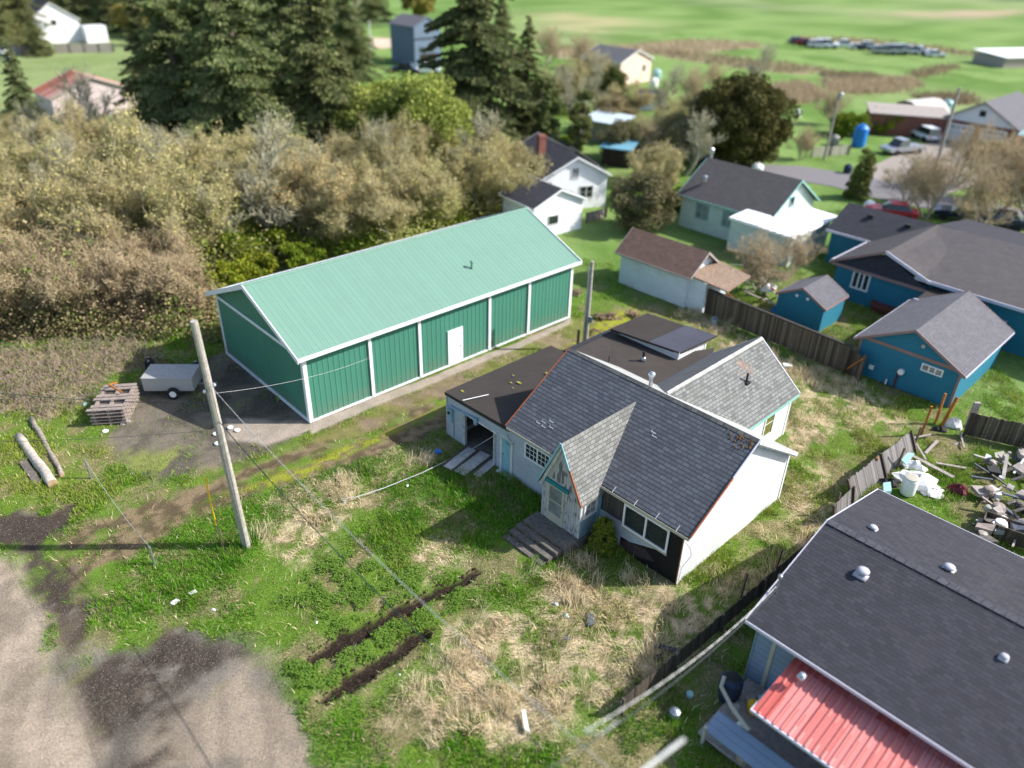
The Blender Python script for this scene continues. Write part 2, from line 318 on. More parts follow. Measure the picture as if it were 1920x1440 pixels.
K = dict(
 glass=m_glass(), glass_brown=m_glass('interior_glass', (.035, .03, .015)), glass_grey=m_glass('curtain_glass', (.12, .13, .13)),
 white=m_paint('white_trim', (.78, .78, .77), .5, .08), wtrim=m_paint('weathered_white_trim', (.62, .62, .6), .6, .2, 3, (.25, .22, .2)),
 sh_dark=m_shingle('dark_tab_shingles', (.098, .107, .125), (.014, .015, .018), .31, .185, .009, .36, (.06, .058, .06), .02, line=1., stainamt=.25),
 sh_light=m_shingle('light_grey_shingles', (.155, .16, .153), (.035, .035, .03), .27, .17, .012, .66, (.12, .12, .10), .012, stainamt=.3, bias=.3),
 sh_porch=m_shingle('pale_porch_shingles', (.19, .19, .178), (.04, .04, .035), .28, .17, .012, .52, (.11, .11, .075), .012, stainamt=.5, bias=.2),
 sh_wing=m_shingle('streaked_shingles', (.13, .135, .14), (.05, .05, .05), .5, .15, .006, .3, (.15, .09, .06), .01, stainamt=.7),
 sh_brown=m_shingle('brown_grey_shingles', (.078, .070, .071), (.1, .09, .09), .3, .14, .006, .2),
 sh_grey=m_shingle('mid_grey_shingles', (.11, .11, .12), (.09, .09, .09), .3, .14, .006, .2),
 sh_char=m_shingle('charcoal_shingles', (.042, .042, .052), (.025, .025, .03), .3, .14, .006, .3),
 sh_lil=m_shingle('pale_grey_shingles', (.128, .124, .137), (.075, .075, .08), .3, .14, .006, .2),
 sh_red=m_shingle('reddish_brown_shingles', (.17, .105, .08), (.1, .06, .05), .3, .14, .006, .25),
 sh_house=m_shingle('warm_grey_shingles', (.085, .078, .078), (.07, .07, .07), .3, .14, .006, .2),
 flat=m_flat('rolled_roofing', (.040, .033, .029), patches=(.35, .33, .03)), flat2=m_flat('rolled_roofing_patched', (.050, .041, .036)),
 felt=m_flat('black_felt', (.03, .03, .036), .6), felt_g=m_flat('grey_metal_flashing', (.36, .36, .34), .5),
 lap_w=m_lap('white_lap_siding', (.62, .63, .64), .17, .68, (.26, .25, .24), streak=(.40, .40, .41), var=.08),
 lap_blue=m_lap('pale_blue_grey_siding', (.40, .44, .48), .15, .58, (.22, .21, .21)),
 lap_peel=m_boards('peeling_vertical_siding', (.50, .52, .54), .13, .2, (.6, .6, .6), .535, (.12, .09, .075)),
 lap_bluepeel=m_boards('peeling_blue_siding', (.22, .38, .46), .13, .2, (.28, .45, .52), .54, (.2, .17, .15)),
 gable_p=m_boards('grey_gable_boards', (.50, .48, .47), .25, .08, (.52, .5, .49)),
 tar=m_boards('exposed_dark_sheathing', (.012, .010, .011), .6, .3, (.016, .013, .013)), wbrown=m_boards('bare_brown_boards', (.10, .085, .075), .12, .4),
 lap_white2=m_lap('bluish_white_siding', (.62, .68, .74), .2), lap_green=m_lap('pale_green_siding', (.55, .66, .60), .2),
 lap_teal=m_lap('teal_siding', (.02, .175, .26), .18, None, var=.1), lap_pink=m_lap('peach_siding', (.78, .58, .47), .2),
 lap_slate=m_lap('slate_blue_siding', (.12, .17, .24), .2), lap_near=m_lap('blue_grey_siding', (.20, .27, .36), .25), lap_wh3=m_lap('clean_white_siding', (.82, .82, .84), .15, var=.04),
 trimpink=m_paint('mauve_brown_trim', (.27, .17, .155), .6, .15), trimlav=m_paint('pale_lavender_trim', (.55, .54, .62), .5, .1), teal=m_paint('teal_trim', (.02, .2, .22), .5, .2),
 ltblue=m_paint('light_blue_paint', (.22, .42, .47), .6, .25), seafoam=m_paint('sea_green_fascia', (.25, .48, .43), .5, .2), rust=m_paint('rust_orange_edge', (.34, .1, .035), .8, .4), orangep=m_paint('orange_post', (.42, .15, .03), .8, .3),
 barn=m_ribs('green_metal_wall', (.058, .205, .145), streak=(.052, .185, .128), dirt=(.16, .15, .10)), barnroof=m_ribs('mint_metal_roof', (.150, .268, .208), .3, .07, .45, streak=(.141, .25, .195)), bwhite=m_paint('barn_white_trim', (.72, .74, .75), .45, .06),
 conc=m_plain('concrete', (.34, .31, .28), .9, 0, .3), concd=m_plain('weathered_concrete', (.125, .112, .097), .95, 0, .4), cream=m_paint('cream_paint', (.42, .4, .32), .6, .15),
 wood=m_boards('weathered_fence_boards', (.12, .092, .07), .14, .55, (.22, .175, .13)), woodl=m_plain('grey_weathered_wood', (.33, .29, .26), .9, 0, .3), pole=m_plain('pole_wood', (.34, .31, .27), .9, 0, .3),
 log=m_plain('bleached_log', (.42, .37, .31), .9, 0, .35), bark=m_plain('bark', (.10, .08, .065), .95, 0, .4), barkl=m_plain('pale_bark', (.25, .22, .18), .95, 0, .3),
 galv=m_metal('galvanised_metal', (.5, .54, .57), .35, .8), black=m_plain('black_rubber', (.02, .02, .02), .8), wire=m_plain('cable', (.05, .06, .07), .6), wirel=m_plain('pale_cable', (.45, .44, .43), .6),
 meter=m_paint('meter_box_paint', (.25, .38, .47), .5, .2), wht=m_plain('white_plastic', (.8, .8, .78), .5, 0, .06), red=m_ribs('faded_red_metal', (.46, .085, .07), .25, .22, .45, (.78, .40, .38), dirt=None),
 rusty=m_ribs('rusty_metal', (.32, .08, .03), .25, .3, .7, (.62, .50, .48)), pinkw=m_lap('pale_pink_siding', (.62, .52, .5), .3), brick=m_shingle('red_brick', (.27, .09, .065), (.3, .25, .22), .2, .08, .01, .3),
 dark=m_plain('dark_interior', (.03, .022, .018), .95), wbr=m_boards('brown_interior_boards', (.09, .04, .025), .2), yellow=m_plain('yellow_plastic', (.7, .42, .02), .5), blue=m_plain('blue_plastic', (.02, .2, .6), .45),
 bluedk=m_plain('dark_blue_tarp', (.02, .035, .07), .7), aqua=m_plain('aqua_panel', (.3, .48, .48), .5), steel=m_plain('silver_car_paint', (.4, .42, .46), .3, .5), redcar=m_plain('red_car_paint', (.45, .03, .05), .3), darkcar=m_plain('dark_blue_car_paint', (.03, .04, .09), .25, .3),
 whitecar=m_plain('white_car_paint', (.75, .78, .82), .3), pallet=m_plain('pallet_wood', (.27, .22, .19), .9, 0, .3), alu=m_metal('aluminium_sheet', (.42, .41, .40), .5, .4), mud=m_plain('mud', (.035, .024, .018), .95, 0, .4),
 slate=m_plain('shingle_debris', (.10, .11, .13), .9), maroon=m_plain('maroon_cloth', (.12, .02, .03), .9), tarp=m_plain('crumpled_white_tarp', (.78, .76, .74), .7, 0, .05), canopy=m_plain('bright_white_roofing', (.85, .85, .86), .7, 0, .03))
# ---------------------------------------------------------------- ground zones
def PX(*pts): return [tuple(G(a, b)[:2]) for a, b in pts]
# footprints (world) : origin, yaw, rectangles in local metres
def rect(o, yaw, x0, x1, y0, y1):
    c, s = math.cos(yaw), math.sin(yaw)
    return [(o[0]+c*x-s*y, o[1]+s*x+c*y) for x, y in ((x0, y0), (x1, y0), (x1, y1), (x0, y1))]
HO, HY = (6.64, 21.79), math.atan2(-.7114, .7028)
BO, BY = (-10.22, 32.33), .7578
NO, NY = (8.28, 17.45), -.79
foot = [rect(HO, HY, -13.97, 0, 0, 7.85), rect(HO, HY, -13, -2.5, 7, 12.77), rect(HO, HY, -12.5, -8.3, 10.8, 14.2), rect(HO, HY, -6.2, -3.9, -2.1, .2), rect(BO, BY, 0, 19.05, 0, 9.5),
        rect(NO, NY, 0, 18, 0, 8.8), rect((23.83, 35.46), .78, 0, 7.4, 0, 5.43), rect((19.69, 44.22), .79, 0, 3, 0, 3.2), rect((7.47, 51.5), -.785, 0, 5.6, 0, 3.1), rect(NO, NY, .3, 12, -2.3, 0)]
Z_ROAD = PX((-300, 1030), (20, 1040), (75, 1120), (105, 1200), (110, 1290), (140, 1370), (170, 1440), (190, 1560), (-500, 1600))
Z_TAN = PX((255, 1480), (290, 1370), (330, 1330), (395, 1290), (440, 1255), (500, 1225), (500, 1275), (560, 1325), (585, 1400), (600, 1480))
Z_GREY = PX((60, 1280), (180, 1215), (330, 1180), (480, 1215), (560, 1330), (600, 1500), (60, 1600))
Z_DARK = [PX((-200, 955), (100, 955), (125, 990), (90, 1050), (140, 1100), (150, 1180), (110, 1250), (90, 1190), (60, 1090), (20, 1035), (-200, 1030)),
          PX((110, 1290), (170, 1260), (250, 1215), (300, 1195), (400, 1190), (420, 1225), (370, 1285), (300, 1300), (240, 1330), (200, 1350), (190, 1450), (160, 1450), (135, 1350)),
          PX((290, 1350), (350, 1310), (375, 1330), (340, 1350)), PX((240, 1450), (250, 1400), (290, 1380), (310, 1420), (280, 1450))]
Z_TRACK = PX((60, 1010), (150, 985), (300, 935), (480, 860), (620, 800), (760, 740), (845, 700), (930, 672), (845, 740), (845, 790), (700, 850), (560, 905), (430, 950), (300, 1010), (200, 1070), (140, 1110))
Z_RUT = [PX((300, 945), (480, 872), (650, 805), (820, 725), (845, 735), (700, 800), (560, 858), (400, 925), (300, 962)), PX((600, 870), (740, 815), (845, 770), (850, 800), (740, 838), (610, 885))]
Z_MOSS = PX((430, 925), (600, 860), (750, 800), (845, 755), (1040, 665), (1110, 610), (1190, 570), (1200, 595), (1130, 640), (1110, 665), (1060, 655), (860, 745), (700, 835), (560, 900))
Z_STRIP = PX((560, 830), (860, 700), (1066, 600), (1250, 560), (1320, 600), (1200, 620), (1080, 650), (840, 740), (640, 830))
Z_PAD = PX((240, 720), (330, 690), (435, 655), (590, 790), (500, 850), (380, 880), (300, 905), (250, 890), (205, 830), (210, 760))
Z_APRON = PX((575, 796), (700, 745), (850, 690), (1000, 628), (1072, 596), (1072, 604), (1000, 641), (850, 704), (700, 764), (585, 815))
Z_APRON2 = PX((425, 785), (572, 790), (590, 805), (500, 835), (430, 825))
Z_MUD = [PX((570, 1238), (640, 1190), (720, 1150), (800, 1110), (890, 1068), (900, 1076), (820, 1125), (740, 1165), (665, 1212), (590, 1250)),
         PX((605, 1305), (660, 1262), (720, 1225), (780, 1185), (812, 1180), (805, 1198), (740, 1240), (670, 1290), (615, 1318))]
Z_BRUSH = PX((-300, 640), (60, 660), (250, 640), (330, 690), (200, 700), (180, 745), (90, 790), (30, 770), (-300, 790))
Z_DRY = [PX((570, 900), (650, 885), (700, 930), (640, 975), (620, 1030), (560, 1070), (540, 1030), (490, 1010), (520, 960)),
         PX((780, 1010), (860, 1000), (880, 1060), (800, 1090), (760, 1060)), PX((780, 950), (830, 955), (820, 975)), PX((860, 900), (950, 905), (930, 930), (870, 930)),
         PX((750, 1330), (830, 1180), (960, 1150), (1100, 1130), (1330, 1130), (1380, 1150), (1250, 1290), (1080, 1360), (980, 1420), (860, 1400), (760, 1370)),
         PX((1000, 1140), (1060, 1080), (1160, 1100), (1300, 1110), (1420, 1060), (1480, 980), (1540, 860), (1570, 900), (1560, 980), (1430, 1100), (1340, 1180), (1200, 1260), (1060, 1250)),
         PX((1490, 720), (1560, 700), (1650, 740), (1700, 800), (1640, 820), (1560, 800), (1480, 860), (1480, 790)), PX((1330, 600), (1420, 640), (1500, 690), (1580, 700), (1560, 740), (1460, 700), (1380, 650)),
         PX((1270, 575), (1330, 590), (1420, 650), (1380, 660), (1290, 610)), PX((690, 840), (800, 830), (790, 880), (720, 900)), PX((930, 1180), (1040, 1190), (1060, 1260), (960, 1300))]
Z_LUSH = [PX((230, 1050), (330, 960), (470, 900), (560, 880), (830, 800), (850, 830), (700, 890), (560, 960), (480, 1030), (420, 1110), (330, 1160), (250, 1150)), PX((560, 1370), (650, 1330), (720, 1400), (760, 1500), (600, 1500)),
          PX((700, 900), (860, 830), (1000, 950), (1010, 1000), (880, 1010), (740, 980))]
Z_PAVE = PX((1400, 308), (1500, 312), (1620, 330), (1760, 365), (1960, 400), (2200, 440), (2200, 500), (1960, 440), (1780, 400), (1640, 372), (1560, 350), (1430, 328), (1100, 260), (1100, 235))
Z_DRIVE = PX((1620, 335), (1640, 310), (1700, 280), (1760, 262), (1900, 285), (1960, 300), (1960, 340), (1880, 330), (1760, 370), (1660, 360))
def zone(x, y, poly, soft=.6, warp=.5, ws=1.2, seed=0):
    wx = x+(fbm(x, y, ws, 4, seed+5)-.5)*2*warp; wy = y+(fbm(x, y, ws, 4, seed+9)-.5)*2*warp
    return sstep(-soft/2, soft/2, inpoly(wx, wy, poly))
def zall(x, y, polys, **k):
    r = np.zeros(x.shape)
    for i, p in enumerate(polys): r = np.maximum(r, zone(x, y, p, seed=i*3, **k))
    return r
def C(*c): return np.array(c)[None, :]
def mixc(a, b, t): return a*(1-t[:, None])+b*t[:, None]
def zones(x, y):
    z = {}
    z['road'] = zone(x, y, Z_ROAD, 1.1, .8, 1.6); z['tan'] = zone(x, y, Z_TAN, 1.2, 1.2, 1.4); z['grey'] = zone(x, y, Z_GREY, 1.3, 1.5, 1.3)
    z['dark'] = zall(x, y, Z_DARK, soft=.9, warp=1.2, ws=.9); z['track'] = zone(x, y, Z_TRACK, .8, .5); z['rut'] = zall(x, y, Z_RUT, soft=.5, warp=.35, ws=.8)
    z['moss'] = zone(x, y, Z_MOSS, .8, .5); z['strip'] = zone(x, y, Z_STRIP, .8, .5); z['pad'] = zone(x, y, Z_PAD, .8, .5)
    z['apron'] = np.maximum(zone(x, y, Z_APRON, .2, .15), zone(x, y, Z_APRON2, .4, .2)); z['mud'] = zall(x, y, Z_MUD, soft=.2, warp=.22, ws=.35)
    z['brush'] = zone(x, y, Z_BRUSH, 1., .6); z['dry'] = zall(x, y, Z_DRY, soft=1.2, warp=.9, ws=1.3); z['lush'] = zall(x, y, Z_LUSH, soft=1.2, warp=.7)
    return z
def gcolor(x, y):
    z = zones(x, y); n1 = fbm(x, y, 1.2, 5, 1); n2 = fbm(x, y, .35, 4, 2); n3 = fbm(x, y, 5, 4, 3)
    g = mixc(C(.10, .17, .022), C(.20, .17, .085), sstep(.45, .65, n1)); g = mixc(g, C(.48, .37, .25), z['dry']*sstep(.38, .66, n2)*.85)
    g = mixc(g, C(.30, .235, .165), z['brush'])
    tr = mixc(C(.105, .078, .046), C(.185, .135, .08), sstep(.4, .6, n2)); g = mixc(g, tr, np.maximum(z['rut'], z['track']*sstep(.3, .5, n1)))
    ms = mixc(C(.27, .28, .03), C(.15, .115, .06), sstep(.45, .6, n2)); g = mixc(g, ms, z['moss']*(1-z['rut'])); g = mixc(g, mixc(C(.16, .15, .05), C(.22, .17, .11), sstep(.4, .6, n1)), z['strip']*.8*(1-z['moss']))
    pd = mixc(C(.10, .085, .068), C(.16, .135, .105), sstep(.4, .6, n1)); pd = mixc(pd, C(.20, .23, .05), zone(x, y, PX((230, 850), (330, 840), (370, 860), (330, 890), (260, 895)), 1., .8)*.8*sstep(.35, .5, n1)); g = mixc(g, pd, z['pad'])
    gr = mixc(C(.10, .088, .072), C(.17, .15, .125), sstep(.35, .62, n1)); gr = mixc(gr, C(.13, .13, .04), sstep(.5, .66, fbm(x, y, 2.2, 5, 77))*.7); g = mixc(g, gr, z['grey'])
    g = mixc(g, mixc(C(.285, .23, .17), C(.205, .168, .128), sstep(.4, .7, n2)), z['tan'])
    dk = mixc(C(.055, .042, .033), C(.105, .082, .062), sstep(.5, .75, n1)); g = mixc(g, dk, z['dark'])
    g = mixc(g, C(.16, .145, .125), z['dark']*sstep(.58, .7, n2)*sstep(.45, .62, n1)*.7)
    rd = mixc(C(.315, .255, .19), C(.245, .20, .15), sstep(.4, .65, n1)); rd = mixc(rd, C(.28, .205, .15), sstep(.55, .7, n3)*.6); g = mixc(g, rd, z['road']); ca, sa = math.cos(1.9), math.sin(1.9); tt = fbm((x*ca+y*sa)/7., (-x*sa+y*ca), .42, 4, 88); hardm = np.clip(z['road']+z['tan']+z['grey'], 0, 1); g = g*(1-.16*hardm*sstep(.5, .7, tt))[:, None]*(1+.10*hardm*sstep(.5, .34, tt))[:, None]
    g = mixc(g, C(.31, .26, .21), z['apron']); g = mixc(g, C(.020, .014, .010), z['mud'])
    k = .75+.5*n2[:, None]; return g*k, z
def far_color(x, y):
    n1 = fbm(x, y, 9, 5, 21); n2 = fbm(x, y, 2.5, 4, 22); n3 = fbm(x/3, y, 26, 5, 23); n4 = fbm(x, y, 60, 4, 25)
    d = y
    g = mixc(C(.10, .18, .035), C(.165, .25, .07), sstep(.35, .6, n1)); g = mixc(g, C(.25, .28, .13), sstep(.5, .66, n4)*.6)
    # marshy bands of dead grass and brown rushes
    for (poly, c, so) in FARB:
        zz = zone(x, y, poly, so, so*.8, so*1.5, 31); g = mixc(g, C(*c), zz*sstep(.25, .5, n2+.15))
    g = mixc(g, C(.09, .13, .055), sstep(.57, .66, n3)*.7*sstep(150, 220, d))
    g = mixc(g, C(.14, .13, .05), sstep(.6, .7, n1)*.5*(d < 110))
    return g*(.8+.4*n2[:, None])
FARB = [(PX((1000, 95), (1180, 85), (1300, 75), (1400, 80), (1440, 88), (1300, 100), (1180, 105), (1050, 110)), (.36, .30, .19), 3), (PX((1200, 95), (1290, 98), (1400, 110), (1500, 122), (1570, 132), (1500, 140), (1380, 128), (1250, 108)), (.23, .20, .11), 2),
        (PX((1450, 165), (1510, 155), (1545, 180), (1500, 195), (1440, 190)), (.38, .30, .20), 2), (PX((1550, 152), (1620, 150), (1700, 148), (1730, 158), (1660, 175), (1560, 175)), (.40, .32, .21), 2),
        (PX((1540, 138), (1640, 142), (1660, 152), (1560, 152)), (.20, .14, .10), 1.5), (PX((1720, 180), (1820, 178), (1820, 195), (1740, 196)), (.28, .19, .13), 2), (PX((1490, 70), (1600, 72), (1760, 88), (1900, 108), (1900, 114), (1750, 97), (1500, 78)), (.22, .19, .09), 2),
        (PX((1640, 25), (1920, 18), (1920, 30), (1750, 33)), (.34, .27, .17), 8), (PX((690, 70), (775, 75), (790, 88), (700, 92)), (.55, .42, .32), 2), (PX((1000, 20), (1100, 30), (1250, 40), (1100, 60), (1000, 50)), (.33, .31, .15), 8),
        (PX((1700, 140), (1780, 122), (1800, 126), (1720, 148)), (.24, .17, .1), 2)]
def grid(x0, x1, y0, y1, st):
    nx = int(round((x1-x0)/st))+1; ny = int(round((y1-y0)/st))+1
    X, Y = np.meshgrid(np.linspace(x0, x1, nx), np.linspace(y0, y1, ny)); i = np.arange(nx*ny).reshape(ny, nx)
    Fq = np.stack([i[:-1, :-1], i[:-1, 1:], i[1:, 1:], i[1:, :-1]], -1).reshape(-1, 4)
    return X.ravel(), Y.ravel(), Fq
NX0, NX1, NY0, NY1 = -34., 30., 9., 62.
gm = m_attr('ground_surface', .95, 14, .42)
def hgt(x, y, z=None):
    if z is None: z = zones(x, y)
    hard = np.clip(z['road']+z['tan']+z['grey']+z['track']*.7+z['pad']+z['apron']+z['dark'], 0, 1)
    edge = sstep(0, 3, np.minimum(np.minimum(x-NX0, NX1-x), np.minimum(y-NY0, NY1-y)))
    h = ((fbm(x, y, 2.2, 3, 41)-.5)*.22+(fbm(x, y, .5, 3, 42)-.5)*.07)*(1-hard*.85) - z['mud']*(.13+.12*(fbm(x, y, .3, 3, 44)-.4)) - z['rut']*.03 - z['dark']*.02
    lip = np.clip(1-np.abs(z['mud']-.25)*4, 0, 1)*.06
    return (h+lip*(1-hard))*edge
x, y, Fq = grid(NX0, NX1, NY0, NY1, .14)
gc, z = gcolor(x, y); H = hgt(x, y, z)
wv = (fbm(x, y, 3, 3, 8)-.5)*6; t = np.maximum(np.maximum(sstep(46, 54, y+wv), sstep(23, 28, x+wv*.6)), sstep(-27, -32, x+wv*.6))*(1-z['brush']); gc = mixc(gc, far_color(x, y)*.95, t)
# split the one continuous sheet into the surfaces of the place
cx_, cy_ = x[Fq].mean(1), y[Fq].mean(1)
zz = {k: v[Fq].mean(1) for k, v in z.items()}
lab = np.zeros(len(Fq), int)
lab[zz['pad'] > .5] = 4; lab[zz['track'] > .5] = 3; lab[np.maximum(zz['grey'], np.maximum(zz['dark'], zz['tan'])) > .5] = 2; lab[zz['road'] > .5] = 1; lab[zz['mud'] > .5] = 5
V3 = np.c_[x, y, H]
for k, nm in enumerate(['ground', 'gravel_road', 'gravel_verge', 'dirt_track', 'gravel_yard', 'mud_ruts']):
    f = Fq[lab == k]
    if len(f) == 0: continue
    u_, inv = np.unique(f, return_inverse=True)
    o = tri_obj(nm, V3[u_], inv.reshape(-1, 4), gm, None, gc[u_]); tag(o, kind='structure')
    o.data.polygons.foreach_set('use_smooth', [True]*len(f))
# the land beyond, coarser and coarser
def far_sheet(nm, x0, x1, y0, y1, st, hole=None, z0=0.):
    x, y, Fq = grid(x0, x1, y0, y1, st); c = far_color(x, y)
    if hole:
        mx, my = x[Fq].mean(1), y[Fq].mean(1); Fq = Fq[~((mx > hole[0]) & (mx < hole[1]) & (my > hole[2]) & (my < hole[3]))]
    return tag(tri_obj(nm, np.c_[x, y, np.full(len(x), z0)], Fq, gfar, None, c), kind='structure')
gfar = m_attr('field_surface', .95, 2.5, .3)
far_sheet('lawn_beyond', -134, 130, -7, 212, 1., (NX0, NX1, NY0, NY1))
x, y, Fq = grid(-900, 900, -60, 1500, 12.); c = far_color(x, y)
mx, my = x[Fq].mean(1), y[Fq].mean(1); Fq = Fq[~((mx > -128) & (mx < 124) & (my > 0) & (my < 208))]
tag(tri_obj('fields', np.c_[x, y, np.full(len(x), -.02)], Fq, gfar, None, c), kind='structure')
asph = m_plain('asphalt', (.17, .16, .165), .9, 0, .12)
def sheet(nm, poly, zz_, mat):
    b = MB(); b.poly([(p[0], p[1], zz_) for p in poly]); return tag(b.build(nm, mat), kind='structure')
sheet('paved_road', [p for p in Z_PAVE][::-1], .045, asph)
sheet('gravel_driveway', Z_DRIVE[::-1], .03, m_plain('driveway_gravel', (.27, .235, .205), .95, 0, .3))
# ---------------------------------------------------------------- grass
def blades(x, y, z0, h, wd, lean, colr, nseg=1, dirv=None):
    n = len(x); a = rng.uniform(0, 2*math.pi, n) if dirv is None else dirv+rng.normal(0, .5, n); b = rng.uniform(0, 2*math.pi, n)
    sx, sy = np.cos(b)*wd/2, np.sin(b)*wd/2; lx, ly = np.cos(a)*lean*h, np.sin(a)*lean*h; hz = h*np.sqrt(np.maximum(.05, 1-np.minimum(lean, .98)**2))
    if nseg == 1:
        V = np.stack([np.c_[x-sx, y-sy, z0], np.c_[x+sx, y+sy, z0], np.c_[x+lx, y+ly, z0+hz]], 1).reshape(-1, 3); Fc = np.arange(3*n).reshape(-1, 3)
        return V, Fc, np.repeat(colr, 3, 0)
    mxx, myy, mz = x+lx*.35, y+ly*.35, z0+hz*.62
    V = np.stack([np.c_[x-sx, y-sy, z0], np.c_[x+sx, y+sy, z0], np.c_[mxx+sx*.8, myy+sy*.8, mz], np.c_[mxx-sx*.8, myy-sy*.8, mz], np.c_[x+lx, y+ly, z0+hz*.93]], 1).reshape(-1, 3)
    i = np.arange(n)[:, None]*5; Fc = np.concatenate([i+[0, 1, 2], i+[0, 2, 3], i+[3, 2, 4]], 0)
    return V, Fc, np.repeat(colr, 5, 0)
def scatter(n, bx=(NX0+1, NX1-1, 12., 56.)):
    # density falls with distance so that blades stay about as dense in the view
    x = rng.uniform(bx[0], bx[1], n); y = rng.uniform(bx[2], bx[3], n); a, b = pix(np.c_[x, y, np.zeros(n)])
    k = (a > -60) & (a < 1980) & (b > 380) & (b < 1500) & (rng.random(n) < np.clip((27./np.hypot(y, 22.)*1.25)**2, .15, 1)); x, y = x[k], y[k]
    o = np.zeros(len(x), bool)
    for f in foot: o |= inpoly(x, y, f) > -.03
    return x[~o], y[~o]
gmat = m_attr('grass_blades', .8, 3., .12, trans=.3)
def bare(z): return np.clip(z['road']*1.2+z['tan']*1.1+z['grey']+z['dark']*1.1+z['apron']*1.3+z['mud']*1.4+z['rut']*.85+z['track']*.45+z['pad']*.9, 0, 1)
# short green grass
x, y = scatter(1500000); z = zones(x, y); n1 = fbm(x, y, 1.4, 4, 51); n2 = fbm(x, y, .5, 3, 52); n3 = fbm(x, y, 4., 3, 53)
dens = (1-bare(z))*(1-.5*z['dry']*sstep(.48, .66, n1*.6+n2*.4+.08))*(1-.8*z['brush'])*(1-.55*z['moss'])*(1-.3*z['strip'])*np.clip(.45+1.4*(n2-.2), .25, 1); dens = np.maximum(dens, .0)
# weeds creeping in at the edge of the gravel
k = rng.random(len(x)) < dens; x, y = x[k], y[k]; z = {q: v[k] for q, v in z.items()}; n1, n2, n3 = n1[k], n2[k], n3[k]; N = len(x)
H0 = hgt(x, y, z)
h = (.05+.20*sstep(.42, .7, n1)**1.3+.11*z['lush'])*rng.uniform(.6, 1.5, N)*(1-.55*np.maximum(z['moss'], np.maximum(z['strip']*.6, z['track'])))
gcol = mixc(C(.075, .24, .010), C(.19, .36, .03), sstep(.3, .65, n2+rng.normal(0, .12, N))); gcol = mixc(gcol, C(.34, .38, .07), sstep(.5, .68, n3+rng.normal(0, .08, N))*.75*(1-z['lush']))
gcol = mixc(gcol, C(.30, .31, .025), z['moss']*.8); gcol = mixc(gcol, C(.075, .24, .014), z['lush']*.5)
gcol = mixc(gcol, C(.5, .40, .24), (rng.random(N) < .05+.3*z['dry'])*1.)
gcol = mixc(gcol, C(.20, .20, .06), sstep(.5, .75, fbm(x, y, .28, 3, 55))*.6); gcol = gcol*rng.uniform(.65, 1.35, (N, 1))
V, Fc, cc = blades(x, y, H0-.01, h, .028+.012*rng.random(N), rng.uniform(.15, .75, N), gcol)
tag(tri_obj('grass', V, Fc, gmat, None, cc), 'green lawn grass growing unevenly around the old grey house', 'grass', kind='stuff')
print('grass', len(Fc))
# clover and broad weeds: small flat leaves
x, y = scatter(420000, (-16, 4, 13, 27)); z = zones(x, y); cl = PX((600, 1190), (540, 1120), (600, 1060), (700, 1020), (760, 1030), (800, 1080), (900, 1080), (960, 1100), (900, 1120), (760, 1200), (640, 1290), (560, 1330), (520, 1260))
k = rng.random(len(x)) < zone(x, y, cl, 1.2, .8)*(1-bare(z))*sstep(.42, .62, fbm(x, y, .6, 3, 61))*.75; x, y = x[k], y[k]; N = len(x); H0 = hgt(x, y)
a = rng.uniform(0, 6.28, N); s_ = rng.uniform(.02, .04, N); zc = H0+rng.uniform(.04, .17, N)*(.6+.8*fbm(x, y, .5, 2, 62))
V = np.stack([np.c_[x+s_*np.cos(a+q), y+s_*np.sin(a+q), zc+rng.uniform(-.012, .012, N)] for q in (0, 1.57, 3.14, 4.71)], 1).reshape(-1, 3)
cc = np.repeat(mixc(C(.075, .17, .018), C(.19, .29, .05), rng.random(N)), 4, 0)
tag(tri_obj('clover', V, np.arange(4*N).reshape(-1, 4), gmat, None, cc), 'low clover patch beside the dark tyre ruts', 'ground cover', kind='stuff'); print('clover', N)
# dry straw: flattened, bent stems
x, y = scatter(1100000); z = zones(x, y); n1 = fbm(x, y, .9, 4, 71)
k = rng.random(len(x)) < (z['dry']*sstep(.49, .65, n1)*.62+z['brush']*.9+.035*(1-bare(z)))*(1-bare(z)); x, y = x[k], y[k]; z = {q: v[k] for q, v in z.items()}; n1 = n1[k]; N = len(x); H0 = hgt(x, y, z)
up = sstep(.5, .65, fbm(x, y, 2.4, 2, 73))
h = rng.uniform(.10, .32, N)*(1+.9*up*z['dry']); dcol = mixc(C(.76, .62, .41), C(.52, .41, .25), rng.random(N)**1.5); dcol = mixc(dcol, C(.30, .235, .165), z['brush']*.6)
V, Fc, cc = blades(x, y, H0, h, .016+.01*rng.random(N), np.clip(rng.normal(.85-.35*up, .15, N), .1, .97), dcol*rng.uniform(.75, 1.3, (N, 1)), 2, dirv=fbm(x, y, 1.2, 2, 72)*14)
tag(tri_obj('dry_grass', V, Fc, gmat, None, cc), 'flattened dry straw grass lying in tan patches on the lawn', 'dry grass', kind='stuff'); print('dry', len(Fc))
